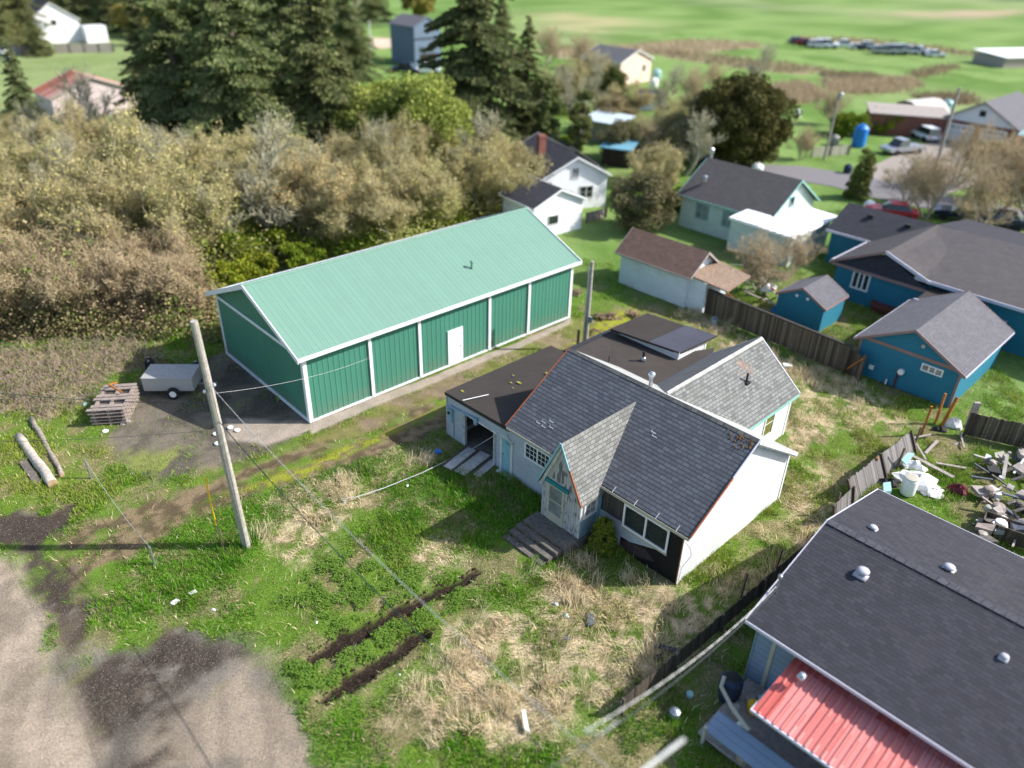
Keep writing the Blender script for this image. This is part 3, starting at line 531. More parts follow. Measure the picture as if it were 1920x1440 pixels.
# tall dead stalks standing in clumps
cls = [((880, 1270), 1.5, 900), ((960, 1330), 1.4, 800), ((830, 1340), 1.2, 500), ((1060, 1320), 1.2, 450), ((900, 1190), .9, 350), ((1180, 1250), 1.3, 500), ((1250, 1220), .9, 300), ((1110, 1130), 1.0, 350), ((1050, 1090), .7, 300), ((1090, 1060), .6, 260), ((1180, 1080), .6, 150), ((650, 925), .55, 420),
       ((640, 905), .5, 300), ((790, 868), .5, 220), ((1060, 1190), 1., 300), ((1350, 620), .9, 240), ((1440, 665), 1., 380), ((1510, 700), .9, 300), ((1560, 720), .8, 200), ((1300, 590), .9, 220), ((1620, 760), .8, 140), ((1240, 1130), .8, 200), ((1340, 1090), .7, 150), ((1440, 1010), .6, 120), ((80, 690), 2.2, 600), ((180, 680), 1.6, 400), ((-20, 700), 2., 400), ((110, 760), 1., 300), ((500, 1000), .5, 120)]
xs, ys, hs, ld = [], [], [], []
for (p, r, n) in cls:
    g = G(*p); n = int(n*1.15)
    for q in range(max(4, n//28)):
        ox, oy = rng.normal(0, r*.55, 2); m_ = 28; xs.append(g[0]+ox+rng.normal(0, .15, m_)); ys.append(g[1]+oy+rng.normal(0, .15, m_)); hs.append(rng.uniform(.25, .9, m_)*rng.uniform(.55, 1.1)); ld.append(np.full(m_, rng.uniform(0, 6.28)))
x, y, h, ld = map(np.concatenate, (xs, ys, hs, ld)); z = zones(x, y); k = bare(z) < .4
for f in foot: k &= inpoly(x, y, f) < -.05
x, y, h, ld = x[k], y[k], h[k], ld[k]; N = len(x)
V, Fc, cc = blades(x, y, hgt(x, y), h, .012+.007*rng.random(N), np.clip(rng.normal(.62, .24, N), .05, .96), mixc(C(.80, .67, .46), C(.58, .47, .29), rng.random(N))*rng.uniform(.8, 1.25, (N, 1)), 2, dirv=ld)
tag(tri_obj('dead_stalks', V, Fc, gmat, None, cc), 'tall dead straw stalks standing in clumps in front of the house', 'dry grass', kind='stuff'); print('stalks', N)
# gravel stones
x, y = scatter(160000, (-30, 0, 11, 36)); z = zones(x, y); k = rng.random(len(x)) < np.clip(z['grey']*.8+z['dark']*.35+z['road']*.35+z['pad']*.25+z['tan']*.4, 0, 1); x, y = x[k], y[k]; N = len(x); H0 = hgt(x, y)
s_ = rng.uniform(.008, .022, N); a = rng.uniform(0, 6.28, N)
V = np.concatenate([np.stack([np.c_[x+s_*np.cos(a+q), y+s_*np.sin(a+q), H0] for q in (0, 2.1, 4.2)], 1), np.c_[x, y, H0+s_*.9][:, None, :]], 1).reshape(-1, 3)
i = np.arange(N)[:, None]*4; Fc = np.concatenate([i+[0, 1, 3], i+[1, 2, 3], i+[2, 0, 3]], 0)
tag(tri_obj('gravel_stones', V, Fc, m_attr('stone_surface', .9, 8., .2), None, np.repeat(mixc(C(.30, .27, .22), C(.12, .105, .09), rng.random(N)), 4, 0)), 'loose pale gravel scattered over the road edge and parking area', 'gravel', kind='stuff')

x = rng.uniform(-16, 2, 60000); y = rng.uniform(12, 28, 60000); zm = zall(x, y, Z_MUD, soft=.5, warp=.3, ws=.35); k = (rng.random(len(x)) < .9) & (zm > .25); x, y = x[k], y[k]; N = len(x)
if N > 2600: x, y, N = x[:2600], y[:2600], 2600
s_ = rng.uniform(.02, .07, N); H0 = hgt(x, y); Vs, Fs = [], []
base = np.array([[1, 0, 0], [.3, .95, .1], [-.8, .6, 0], [-.8, -.6, .1], [.3, -.95, 0], [.1, .1, .9], [.5, -.2, .7]]); fc = np.array([[0, 1, 6], [1, 5, 6], [1, 2, 5], [2, 3, 5], [3, 4, 5], [4, 6, 5], [4, 0, 6]])
a = rng.uniform(0, 6.28, N); ca, sa = np.cos(a), np.sin(a)
V = np.stack([np.c_[x+s_*(q[0]*ca-q[1]*sa)*rng.uniform(.7, 1.3, N), y+s_*(q[0]*sa+q[1]*ca)*rng.uniform(.7, 1.3, N), H0+s_*q[2]*.6-.01] for q in base], 1).reshape(-1, 3); Fc = (np.arange(N)[:, None, None]*7+fc[None]).reshape(-1, 3)
tag(tri_obj('mud_clods', V, Fc, m_attr('wet_mud', .75, 9., .3), None, np.repeat(mixc(C(.055, .038, .026), C(.018, .013, .010), rng.random(N)), 7, 0)), 'wet black mud clods thrown up along the two tyre ruts', 'mud', kind='stuff'); print('clods', N)
# ---------------------------------------------------------------- building helpers
def gable_parts(root, L, W, he, hr, wall, roof, ov=.3, rk=.3, trim=None, z0=0., t=.12, gwall=None, rname='roof', x0=0., y0=0., ribs=False, fascia=True, gtrim=None, wname='wall', hr_wall=None):
    """walls + gable roof; ridge along local x, from (x0,y0) to (x0+L,y0+W)"""
    m = y0+W/2; s = (hr-he)/(W/2); x1 = x0+L; y1 = y0+W
    b = MB(); b.quad((x0,y0,z0),(x1,y0,z0),(x1,y0,he),(x0,y0,he)); b.quad((x1,y1,z0),(x0,y1,z0),(x0,y1,he),(x1,y1,he))
    b.poly([(x0,y1,z0),(x0,y0,z0),(x0,y0,he),(x0,m,hr-.01),(x0,y1,he)]); b.poly([(x1,y0,z0),(x1,y1,z0),(x1,y1,he),(x1,m,hr-.01),(x1,y0,he)])
    wo = b.build(wname, wall, root)
    e = he-s*ov; d = t; b = MB(); xa, xb = x0-rk, x1+rk; ya, yb = y0-ov, y1+ov; k = .03
    b.add([(xa,ya,e+k),(xb,ya,e+k),(xb,m,hr+k),(xa,m,hr+k),(xb,yb,e+k),(xa,yb,e+k),(xa,ya,e+k-d),(xb,ya,e+k-d),(xb,m,hr+k-d),(xa,m,hr+k-d),(xb,yb,e+k-d),(xa,yb,e+k-d)],
          [(0,1,2,3),(3,2,4,5),(7,6,9,8),(8,9,11,10),(0,6,7,1),(5,4,10,11),(0,3,9,6),(3,5,11,9),(1,7,8,2),(2,8,10,4)])
    ro = b.build(rname, roof, root)
    if trim:
        b = MB(); q = .035; w_ = .16
        for X, sx in ((xa, -1), (xb, 1)):
            X0, X1 = (X-q, X) if sx < 0 else (X, X+q)
            for (A, B, ea, eb) in ((ya, m, e, hr), (m, yb, hr, e)):
                b.add([(X0,A,ea+.05-w_),(X1,A,ea+.05-w_),(X1,A,ea+.05),(X0,A,ea+.05),(X0,B,eb+.05-w_),(X1,B,eb+.05-w_),(X1,B,eb+.05),(X0,B,eb+.05)],
                      [(0,1,2,3),(7,6,5,4),(0,4,5,1),(1,5,6,2),(2,6,7,3),(3,7,4,0)])
        b.build('bargeboard', gtrim or trim, ro)
        b = MB(); b.box(xa, xb, ya-.04, ya-.002, e-.1, e+.02); b.box(xa, xb, yb+.002, yb+.04, e-.1, e+.02); b.build('gutter', trim, ro)
    return wo, ro
def window(root, face, a, b, z0, z1, off, frame=None, glass=None, nx=2, nz=1, fw=.06, mun=.0, proud=.03, name='window'):
    """face 'y-': wall at y=off facing -y, a..b along x; 'x-','x+','y+' likewise"""
    def P(u, d, z): return {'y-': (u, off-d, z), 'y+': (u, off+d, z), 'x-': (off-d, u, z), 'x+': (off+d, u, z)}[face]
    def bx(m, u0, u1, d0, d1, za, zb):
        p, q = P(u0, d0, za), P(u1, d1, zb); m.box(min(p[0], q[0]), max(p[0], q[0]), min(p[1], q[1]), max(p[1], q[1]), za, zb)
    f = MB(); bx(f, a-fw, b+fw, .0, proud+.02, z1, z1+fw); bx(f, a-fw, b+fw, .0, proud+.03, z0-fw, z0); bx(f, a-fw, a, .0, proud+.02, z0, z1); bx(f, b, b+fw, .0, proud+.02, z0, z1)
    for i in range(1, nx): u = a+(b-a)*i/nx; bx(f, u-fw*.5, u+fw*.5, .0, proud+.015, z0, z1)
    wo = f.build(name, frame or K['white'], root); g = MB(); bx(g, a, b, .0, .012, z0, z1); g.build('pane', glass or K['glass'], wo)
    if mun:
        mb = MB()
        nn = int(mun)
        for i in range(1, nx*nn):
            if i % nn: u = a+(b-a)*i/(nx*nn); bx(mb, u-.012, u+.012, .0, .022, z0, z1)
        for j in range(1, nz): zc = z0+(z1-z0)*j/nz; bx(mb, a, b, .0, .024, zc-.012, zc+.012)
        mb.build('glazing_bar', frame or K['white'], wo)
    return wo
# ---------------------------------------------------------------- the old grey house
house = thing('house', 'derelict grey and white house with peeling paint, steep porch gable and attached open garage', 'house', (HO[0], HO[1], 0), HY)
HE, HR, HD = 2.7, 5.17, 7.85; SL = (HR-HE)/(HD/2); XL = -9.5
# main walls
b = MB(); b.quad((0,0,-.1),(0,HD,-.1),(0,HD,HE),(0,0,HE)); b.add([(0,0,HE),(0,HD,HE),(0,HD/2,HR-.02)], [(0,1,2)]); b.build('gable_wall', K['lap_w'], house)
b = MB(); b.quad((XL,HD,-.1),(0,HD,-.1),(0,HD,HE),(XL,HD,HE)); b.faces = 0; b.f = [tuple(reversed(f)) for f in b.f]; b.add([(XL,0,2.2),(XL,HD,2.2),(XL,HD,HE),(XL,HD/2,HR-.02),(XL,0,HE)], [(4,3,2,1,0)]); b.build('rear_wall', K['lap_blue'], house)
# front wall: garage part with openings, then house part
b = MB()
def fw(x0, x1, z0, z1, m=b, y=0.): m.quad((x0,y,z0),(x1,y,z0),(x1,y,z1),(x0,y,z1))
GX0, GX1, GZ = -12.72, -10.42, 1.85       # garage opening
fw(-13.97, GX0, -.1, 2.42); fw(GX0, GX1, GZ, 2.45); fw(GX1, -9.5, 1.95, 2.50); fw(GX1, -9.98, -.1, 1.95); fw(-9.5, -6.15, -.1, HE-.04); fw(-9.98+.62, -9.5, -.1, 1.95); fw(-9.98, -9.36, 1.93, 1.95)
b.build('front_wall', K['lap_blue'], house)
b = MB(); fw(-4.0, -2.86, -.1, 1.36, b); fw(-2.86, -2.4, .62, 1.36, b); b.add([(-2.4,0,.62),(-1.2,0,1.05),(-1.2,0,1.3),(-2.4,0,1.3)], [(0,1,2,3)]); b.build('front_siding', K['lap_blue'], house)
b = MB(); fw(-3.98, -2.86, 1.36, HE-.02, b); b.build('boarded_panel', K['wbrown'], house)
b = MB(); b.quad((-2.9,-.0,-.1),(0,0,-.1),(0,0,HE),(-2.9,0,HE)); o = b.build('exposed_sheathing', K['tar'], house); o.location.y = .006
b = MB(); b.add([(-2.86,.003,.1),(-1.9,.003,.1),(-1.1,.003,.45),(-1.6,.003,.75),(-2.4,.003,.62),(-2.86,.003,.4)], [tuple(range(6))]); b.build('torn_felt_patch', m_plain('torn_felt', (.05, .035, .035), .9, 0, .3), house)
b = MB(); b.box(-.035,.012,-.02,.0,-.1,HE-.02); b.build('corner_board', K['rust'], house)
b = MB(); b.box(.0,.03,-.02,.1,-.1,HE-.1); b.box(.0,.03,HD-.1,HD+.02,-.1,HE-.1); b.build('white_corner_trim', K['white'], house)
# slider window and cream surround
b = MB(); b.box(-2.84,-.62,-.03,-.0,1.10,1.30); b.box(-2.84,-.62,-.03,0,2.40,2.58); b.build('window_surround', K['cream'], house)
window(house, 'y-', -2.74, -.70, 1.34, 2.34, -.03, K['white'], K['glass'], 2, 1, .08)
window(house, 'y-', -8.42, -7.0, 1.66, 2.36, 0, K['white'], K['glass'], 2, 3, .07, 3)
# small light blue door
b = MB(); b.box(-9.95,-9.39,-.03,.02,.02,1.9); d = b.build('door', K['ltblue'], house); b = MB(); b.box(-9.9,-9.85,-.06,-.03,.95,1.05); b.build('door_handle', K['galv'], d)
b = MB(); b.box(-10.08,-9.95,-.05,.0,-.05,1.98); b.box(-9.39,-9.25,-.05,0,-.05,1.98); b.box(-10.1,-9.2,-.06,-.0,1.91,2.02); b.build('door_frame', K['wtrim'], house)
b = MB(); b.box(-10.1,-9.2,-.3,0,-.08,.03); b.build('door_step', K['wtrim'], house)
# garage: side wall, back wall, roof, interior
GD = 7.35
b = MB(); b.quad((-13.97,GD,-.1),(-13.97,0,-.1),(-13.97,0,2.42),(-13.97,GD,2.3)); b.quad((-11,GD,-.1),(-13.97,GD,-.1),(-13.97,GD,2.3),(-11,GD,2.3)); b.build('garage_wall', K['lap_blue'], house)
b = MB(); b.box(-13.9,-9.56,.03,.1,0,.02); b.quad((-13.9,.1,.03),(-9.56,.1,.03),(-9.56,GD,.03),(-13.9,GD,.03)); b.build('garage_floor', m_plain('garage_floor_concrete', (.16, .14, .12), .9, 0, .4), house)
b = MB(); b.quad((-13.9,.1,.0),(-13.9,GD-.05,0),(-13.9,GD-.05,2.2),(-13.9,.1,2.2)); b.quad((-13.9,GD-.06,0),(-9.55,GD-.06,0),(-9.55,GD-.06,2.2),(-13.9,GD-.06,2.2)); b.quad((-9.55,GD,0),(-9.55,.1,0),(-9.55,.1,2.2),(-9.55,GD,2.2)); b.build('garage_lining', K['wbr'], house)
b = MB()
for q in range(7): b.box(-13.86,-13.78,.4+q*.95,.48+q*.95,0,2.1); b.box(-13.8+q*.6,-13.72+q*.6,GD-.15,GD-.07,0,2.1)
b.box(-13.8,-13.5,.3,6.5,.0,.28); b.build('garage_framing', K['woodl'], house)
b = MB(); b.box(-13.97,GX0+.02,.02,.12,0,2.3); b.box(GX0-.0,GX0+.14,-.045,.1,-.08,GZ+.02); b.box(GX1-.12,GX1+.02,-.045,.1,-.08,GZ+.02); b.box(-14.0,-13.9,-.03,-.001,-.08,2.4); b.build('garage_door_jamb', K['lap_peel'], house)
b = MB(); b.box(GX0-.1,GX1+.1,-.05,-.002,GZ,GZ+.1); b.box(-14.03,-9.52,-.04,-.002,2.36,2.46); b.build('garage_lintel', K['wtrim'], house)
# flat garage roof with patches of moss
b = MB(); b.add([(-14.05,-.06,2.46),(-9.5,-.06,2.62),(-9.5,GD+.1,2.47),(-14.05,GD+.1,2.38),(-14.05,-.06,2.30),(-9.5,-.06,2.4),(-9.5,GD+.1,2.3),(-14.05,GD+.1,2.22)], [(0,1,2,3),(7,6,5,4),(0,4,5,1),(1,5,6,2),(2,6,7,3),(3,7,4,0)])
ro = b.build('garage_roof', K['flat'], house)
b = MB()
for (x, y, s) in ((-12.2, 3.2, .2), (-12.45, 2.9, .1), (-11.9, 4.9, .18), (-13.5, .6, .14), (-12.9, 3.5, .09), (-12.0, 2.6, .08)):
    n = 11; b.poly([(x+s*random.uniform(.35, 1)*math.cos(6.28*i/n)*1.3, y+s*random.uniform(.35, 1)*math.sin(6.28*i/n)*.5, 2.475+.035*(x+14)) for i in range(n)])
b.build('moss_patch', m_plain('yellow_moss', (.30, .29, .03), .95, 0, .3), ro)
b = MB(); b.tube([(-12.2,1.15,2.66),(-12.72,-.03,2.58)], .022, 6); b.build('white_pipe', K['wht'], ro)
# second flat roof behind and the raised one beyond it
b = MB(); b.slab([(-13.1,GD+.12,2.42),(-9.5,GD-.3,2.42),(-9.5,7.75,2.44),(-7.0,7.75,2.44),(-7.15,12.7,2.40),(-7.9,14.0,2.40),(-8.6,12.4,2.41),(-13.1,11.4,2.40)], .16); b.build('rear_flat_roof', K['flat2'], house)
b = MB(); b.slab([(-13.14,GD+.1,2.46),(-12.85,GD+.1,2.47),(-12.85,11.35,2.45),(-13.14,11.4,2.43)], .05); b.build('black_flashing', K['felt'], house)
b = MB(); b.box(-13.0,-8.0,7.6,11.3,-.1,2.27); b.build('rear_room_wall', K['lap_blue'], house)
b = MB(); b.slab([(-12.62,10.75,2.86),(-8.35,11.35,2.86),(-8.05,14.3,2.98),(-12.35,13.7,2.98)], .12); ra = b.build('raised_roof', K['flat'], house)
b = MB(); b.slab([(-10.2,11.05,2.885),(-8.33,11.33,2.885),(-8.05,14.28,3.0),(-9.9,14.05,3.0)], .01); b.build('felt_patch', m_flat('felt_sheet', (.06, .06, .075), .5), ra)
b = MB(); b.box(-12.4,-8.4,11.3,13.9,-.1,2.78); b.build('back_room_wall', K['lap_w'], house)
b = MB(); b.box(-8.40,-8.36,11.3,14.2,2.62,2.86); b.box(-8.4,-8.36,13.8,13.9,0,2.7); b.build('back_room_trim', K['white'], house)
# main roof, two slopes, each with its own shingles
ov, rk = .10, .27; e = HE-SL*ov; k = .05; m = HD/2; xa, xb = XL-.18, rk
def slope(name, ya, za, yb_, zb, mat, xa=xa, xb=xb, t=.09):
    b = MB(); b.slab([(xa,ya,za),(xb,ya,za),(xb,yb_,zb),(xa,yb_,zb)] if yb_ > ya else [(xb,ya,za),(xa,ya,za),(xa,yb_,zb),(xb,yb_,zb)], t); return b.build(name, mat, house)
fr_ = slope('front_roof', -ov, e+k, m, HR+k, K['sh_dark']); slope('rear_roof', HD+ov, e+k, m+.004, HR+k, K['felt_g'])
# loose lifted tabs and pale scuffs on the old shingles
b = MB()
for (x, y) in ((-8.3,.75),(-8.0,.92),(-7.8,.72),(-8.5,.62),(-8.15,.6),(-3.55,2.3),(-3.7,2.42)):
    z = e+k+SL*(y+ov)+.016; b.quad((x,y,z),(x+.26,y,z),(x+.26,y+.03,z+.02),(x,y+.03,z+.02)); b.quad((x,y+.03,z+.02),(x+.02,y+.03,z+.02),(x+.02,y+.1,z+.066),(x,y+.1,z+.066))
b.build('scuff_mark', K['wtrim'], fr_)
b = MB(); n = 32
for i in range(n):
    x0 = xa+(xb-xa)*i/n; x1 = x0+(xb-xa)/n-.02; b.slab([(x0,m-.14,HR+k-.075),(x1,m-.14,HR+k-.075+random.uniform(0,.01)),(x1,m+.002,HR+k+.025),(x0,m+.002,HR+k+.025)], .015)
b.build('ridge_cap', m_shingle('ridge_tabs', (.14, .135, .13), (.04, .04, .04), .3, .3, .01, .4), house)
b = MB(); b.slab([(xa,m+.002,HR+k+.03),(xb,m+.002,HR+k+.03),(xb,m+.2,HR+k-.11),(xa,m+.2,HR+k-.11)], .012); b.build('ridge_flashing', K['wtrim'], house)
b = MB()
for q in range(46):
    x = rk-.1-abs(random.gauss(0, .45)); y = m-.15-abs(random.gauss(0,.18)); z = e+k+SL*(y+ov)+.01; s = random.uniform(.015,.04); b.lathe([(s,0),(s*.8,.02),(s*.2,.035)], 5, (x,y,z))
tag(b.build('moss', m_plain('orange_moss', (.26, .13, .03), .95, 0, .4), fr_), kind='stuff')
# rake edges
b = MB()
for (X, ya_, za_, yb2, zb2) in ((xa,-ov,e,m,HR),): b.bar((X-.02,ya_,za_+k),(X-.02,yb2,zb2+k), .035, .07)
b.bar((xb+.02,-ov,e+k),(xb+.02,m*.62-.1,HE+SL*(m*.62-.1)+k), .035, .09); b.build('rust_edge', K['rust'], house)
b = MB(); b.bar((xb+.02,m*.62-.1,HE+SL*(m*.62-.1)+k),(xb+.02,m,HR+k), .035, .08); b.build('pale_edge', K['trimlav'], house)
b = MB(); b.bar((xb-.01,m,HR+k-.1),(xb-.01,HD+ov,e+k-.1), .1, .16); b.bar((xb-.04,m,HR-.15),(xb-.04,HD+ov*.8,e-.12), .06, .14); b.build('bargeboard', K['wtrim'], house)
# gutter and cream fascia
b = MB(); b.box(-3.95,rk,-ov-.1,-ov-.085,e-.07,e+.05); b.box(-3.95,rk,-ov-.1,-ov-.0,e-.08,e-.07); b.build('gutter', K['cream'], house)
b = MB(); b.box(XL-.1,-6.2,-ov-.04,-ov-.0,e-.09,e+.03); b.build('fascia', K['cream'], house); b = MB(); b.box(-3.95,rk,-ov-.08,-ov-.0,e-.065,e+.0); b.build('gutter_shadow', m_plain('gutter_shade_green', (.01, .03, .028), .6), house)  # dark strip inside the cream gutter; the trough's shade is put into its colour
b = MB()
for x in (-3.4, -2.3, -1.25, -.3): b.bar((x,-ov-.1,e+.05),(x+.0,-ov+.14,e+.2), .03, .01)
b.build('gutter_strap', K['wtrim'], house)
# rear wing
WX0, WX1, WY, WR = -7.22, -2.5, 12.72, 4.55; wm = (WX0+WX1)/2; WE = 2.62; ws = (WR-WE)/((WX1-WX0)/2)
b = MB(); b.quad((WX1,HD,-.1),(WX1,WY,-.1),(WX1,WY,WE),(WX1,HD,WE)); b.poly([(WX1,WY,-.1),(WX0,WY,-.1),(WX0,WY,WE),(wm,WY,WR-.03),(WX1,WY,WE)]); b.quad((WX0,WY,-.1),(WX0,HD,-.1),(WX0,HD,WE),(WX0,WY,WE)); b.build('wing_wall', K['lap_w'], house)
y1 = WY+.22; oo = .22
def ymeet(z): return HD-(z-HE)/SL      # where the wing's plane runs into the rear slope
b = MB(); b.slab([(WX1+oo,HD+.05,WE-ws*oo+k),(WX1+oo,y1,WE-ws*oo+k),(wm,y1,WR+k),(wm,ymeet(WR),WR+k)], .08); wr_ = b.build('wing_roof', K['sh_light'], house)
b = MB(); b.slab([(wm,ymeet(WR),WR+k),(wm,y1,WR+k),(WX0-.3,y1,WE-ws*.2+k),(WX0-.3,HD-.3,WE-ws*.2+k)], .08); b.build('wing_roof_left', K['sh_wing'], house)
b = MB(); b.bar((WX1+oo,y1+.02,WE-ws*oo+k-.02),(wm,y1+.02,WR+k-.02),.05,.09); b.bar((wm,y1+.02,WR+k-.02),(WX0-.3,y1+.02,WE-ws*.2+k-.02),.05,.09); b.build('wing_bargeboard', K['trimlav'], house)
b = MB(); b.box(WX1+oo+.003,WX1+oo+.04,HD+.4,y1,WE-ws*oo-.14,WE-ws*oo-.0); b.build('wing_gutter', K['seafoam'], house)
n = 18; b = MB()
for i in range(n):
    ya_ = ymeet(WR)+.1+(y1-ymeet(WR)-.1)*i/n; yb2 = ya_+(y1-ymeet(WR))/n-.02; b.slab([(wm+.02,ya_,WR+k+.028),(wm+.02,yb2,WR+k+.032),(wm+.15,yb2,WR+k-.075),(wm+.15,ya_,WR+k-.08)], .012)
b.build('wing_ridge_cap', m_shingle('pale_ridge_tabs', (.42, .42, .40), (.2, .2, .18), .3, .3, .01, .35), house)
b = MB()
for q in range(26):
    x, y = wm+.55+random.gauss(0,.16), 10.45+random.gauss(0,.22); z = WR-(x-wm)*ws+k+.013; b.quad((x,y,z),(x+.1,y+.02,z-.1*ws),(x+.1,y+.12,z-.1*ws),(x,y+.1,z))
tag(b.build('bare_patch', m_plain('worn_shingle', (.27, .19, .15), .9, 0, .3), wr_), kind='stuff')
b = MB(); z = WR-(1.15)*ws+k; b.box(wm+1.0,wm+1.3,9.85,10.15,z-.1,z+.03); b.tube([(wm+1.15,10.0,z-.1),(wm+1.15,10.0,z+.48)], .05, 10); b.build('vent_pipe', K['black'], wr_)
window(house, 'x+', 10.35, 11.15, .88, 2.28, WX1, K['white'], m_glass('olive_glass', (.07, .075, .015)), 1, 2, .07, 1)
b = MB(); b.box(WX1,WX1+.03,WY-.1,WY+.02,-.1,WE-.15); b.build('wing_corner_trim', K['white'], house)
# flues and vents standing on the roof
b = MB(); b.lathe([(.11,0),(.10,.06),(.085,.07),(.085,.62),(.10,.62),(.10,.68)], 12, (-5.45,4.6,HR-.55)); b.lathe([(.14,0),(.16,.06),(.16,.13),(.06,.2)], 12, (-5.45,4.6,HR+.15)); b.build('flue_pipe', K['galv'], house, True)
b = MB(); b.lathe([(.17,0),(.12,.16),(.1,.24)], 12, (-9.55,9.8,2.43)); b.build('vent_cone', K['galv'], house, True); b = MB(); b.tube([(-9.55,9.8,2.6),(-9.55,9.8,2.98)], .07, 10); b.lathe([(.09,0),(.09,.05)], 10, (-9.55,9.8,2.92)); b.build('vent_stub', K['black'], house)
b = MB(); b.tube([(-10.73,8.4,2.4),(-10.73,8.4,2.75)], .025, 6); b.build('thin_vent', K['black'], house)
# porch
PX0, PX1, PY, PM, PR = -6.10, -4.02, -1.3, -5.12, 4.72; PE = 2.62; PZ = .5; po = .2
ps = (PR-PE)/(PX1-PM+.0)
b = MB(); b.add([(PX0,PY,PZ),(PX0+.28,PY,PZ),(PX0+.28,PY,2.45),(PX1,PY,2.45),(PX0,PY,2.45)], [(0,1,2,4)]); b.quad((-4.92,PY,PZ),(PX1,PY,PZ),(PX1,PY,2.62),(-4.92,PY,2.62)); b.build('porch_wall', K['lap_peel'], house)
b = MB(); b.poly([(PX0,PY,2.42),(-4.92,PY,2.42),(-4.92,PY,2.62),(PX1,PY,2.62),(PX1,PY,PE+.02),(PM,PY,PR-.05),(PX0,PY,PE+.02)]); b.build('porch_gable', K['gable_p'], house)
# flaked paint marks on the gable
b = MB()
def fl(pts): b.poly([(PM+x, PY-.006, 2.65+z) for x, z in pts])
fl([(-.22,.0),(-.05,.02),(-.06,.35),(.0,.95),(-.1,1.15),(-.2,.9),(-.16,.6),(-.28,.3)]); fl([(.0,.05),(.12,.1),(.13,.55),(.3,.52),(.28,.7),(-.02,.75),(-.02,.55)]); fl([(.35,-.12),(.6,-.1),(.52,.3),(.42,.1)]); fl([(.15,-.05),(.3,-.02),(.24,.2)]); fl([(-.5,.05),(-.36,.1),(-.4,.5),(-.46,.3)])
b.build('flaked_paint', m_plain('bare_grey_wood', (.15, .14, .145), .9, 0, .3), house)
b = MB(); b.quad((PX1,PY,PZ-.1),(PX1,.02,PZ-.1),(PX1,.02,1.35),(PX1,PY,1.35)); b.build('porch_side_lower', K['lap_bluepeel'], house)
b = MB(); b.quad((PX1,PY,1.35),(PX1,.02,1.35),(PX1,.02,PE+.1),(PX1,PY,PE+.1)); b.quad((PX0,.02,0),(PX0,PY,0),(PX0,PY,PE+.1),(PX0,.02,PE+.1)); b.build('porch_side_wall', K['wtrim'], house)
b = MB(); b.box(PX1+.0,PX1+.02,-.25,0.0,.3,2.6); b.build('blue_corner_strip', K['ltblue'], house)
window(house, 'x+', -1.02, -.38, 1.5, 2.42, PX1, K['wtrim'], K['glass_grey'], 1, 3, .09, 2)
b = MB(); b.box(PX1-.12,PX1+.03,PY-.03,PY-.0,PZ,PE); b.box(PX0-.03,PX0+.08,PY-.03,PY-.0,PZ,PE); b.build('porch_corner_post', K['lap_peel'], house)
# porch door
b = MB(); b.box(-5.82,-5.72,PY-.03,PY+.02,PZ,2.4); b.box(-5.02,-4.92,PY-.03,PY+.02,PZ,2.4); b.box(-5.72,-5.02,PY-.03,PY+.02,2.3,2.4); b.box(-5.72,-5.02,PY-.025,PY+.01,PZ,PZ+.42); b.box(-5.72,-5.02,PY-.03,PY+.005,1.55,1.6); pd_ = b.build('porch_door', K['cream'], house)
b = MB(); b.quad((-5.72,PY+.002,PZ+.42),(-5.02,PY+.002,PZ+.42),(-5.02,PY+.002,2.3),(-5.72,PY+.002,2.3)); b.build('pane', K['glass_grey'], pd_); b = MB(); b.box(-5.0,-4.97,PY-.07,PY-.03,1.25,1.35); b.build('door_handle', K['galv'], pd_)
b = MB(); b.box(-5.95,-4.68,PY-.09,PY-.0,2.42,2.60); b.build('door_head', K['teal'], house)
# porch roof slopes running back into the main roof
yr = (PR-HE)/SL; za = PE-ps*.18*.9; xr = PX1+.18; xl = PX0-.18; psl = (PR-PE)/(PM-PX0); zl = PE-psl*.18; HEp = HE
b = MB(); b.slab([(xr,PY-po,za+k),(xr,max(0,(za-HE)/SL)-.05,za+k),(PM,yr,PR+k),(PM,PY-po,PR+k)], .07); b.build('porch_roof', K['sh_porch'], house)
b = MB(); b.slab([(PM,PY-po,PR+k),(PM,yr,PR+k),(xl,-.1,zl+k),(xl,PY-po,zl+k)], .07); b.build('porch_roof_left', K['sh_dark'], house)
b = MB(); b.bar((PM,PY-po-.02,PR+k+.0),(PM-.02+(xr-PM)*.42,PY-po-.02,PR+k-(PR-za)*.42),.04,.1); b.bar((PM,PY-po-.02,PR+k),(xl,PY-po-.02,zl+k),.04,.09); b.build('porch_bargeboard', K['ltblue'], house)
b = MB(); b.bar((PM+(xr-PM)*.42,PY-po-.02,PR+k-(PR-za)*.42),(xr,PY-po-.02,za+k),.04,.09); b.build('rust_edge_porch', K['rust'], house)
b = MB(); b.bar((PM,PY-.06,PR-.12),(xl+.1,PY-.06,zl-.06),.12,.12); b.bar((PM,PY-.06,PR-.12),(xr-.1,PY-.06,za-.06),.12,.1); b.build('porch_rafter', K['wtrim'], house)
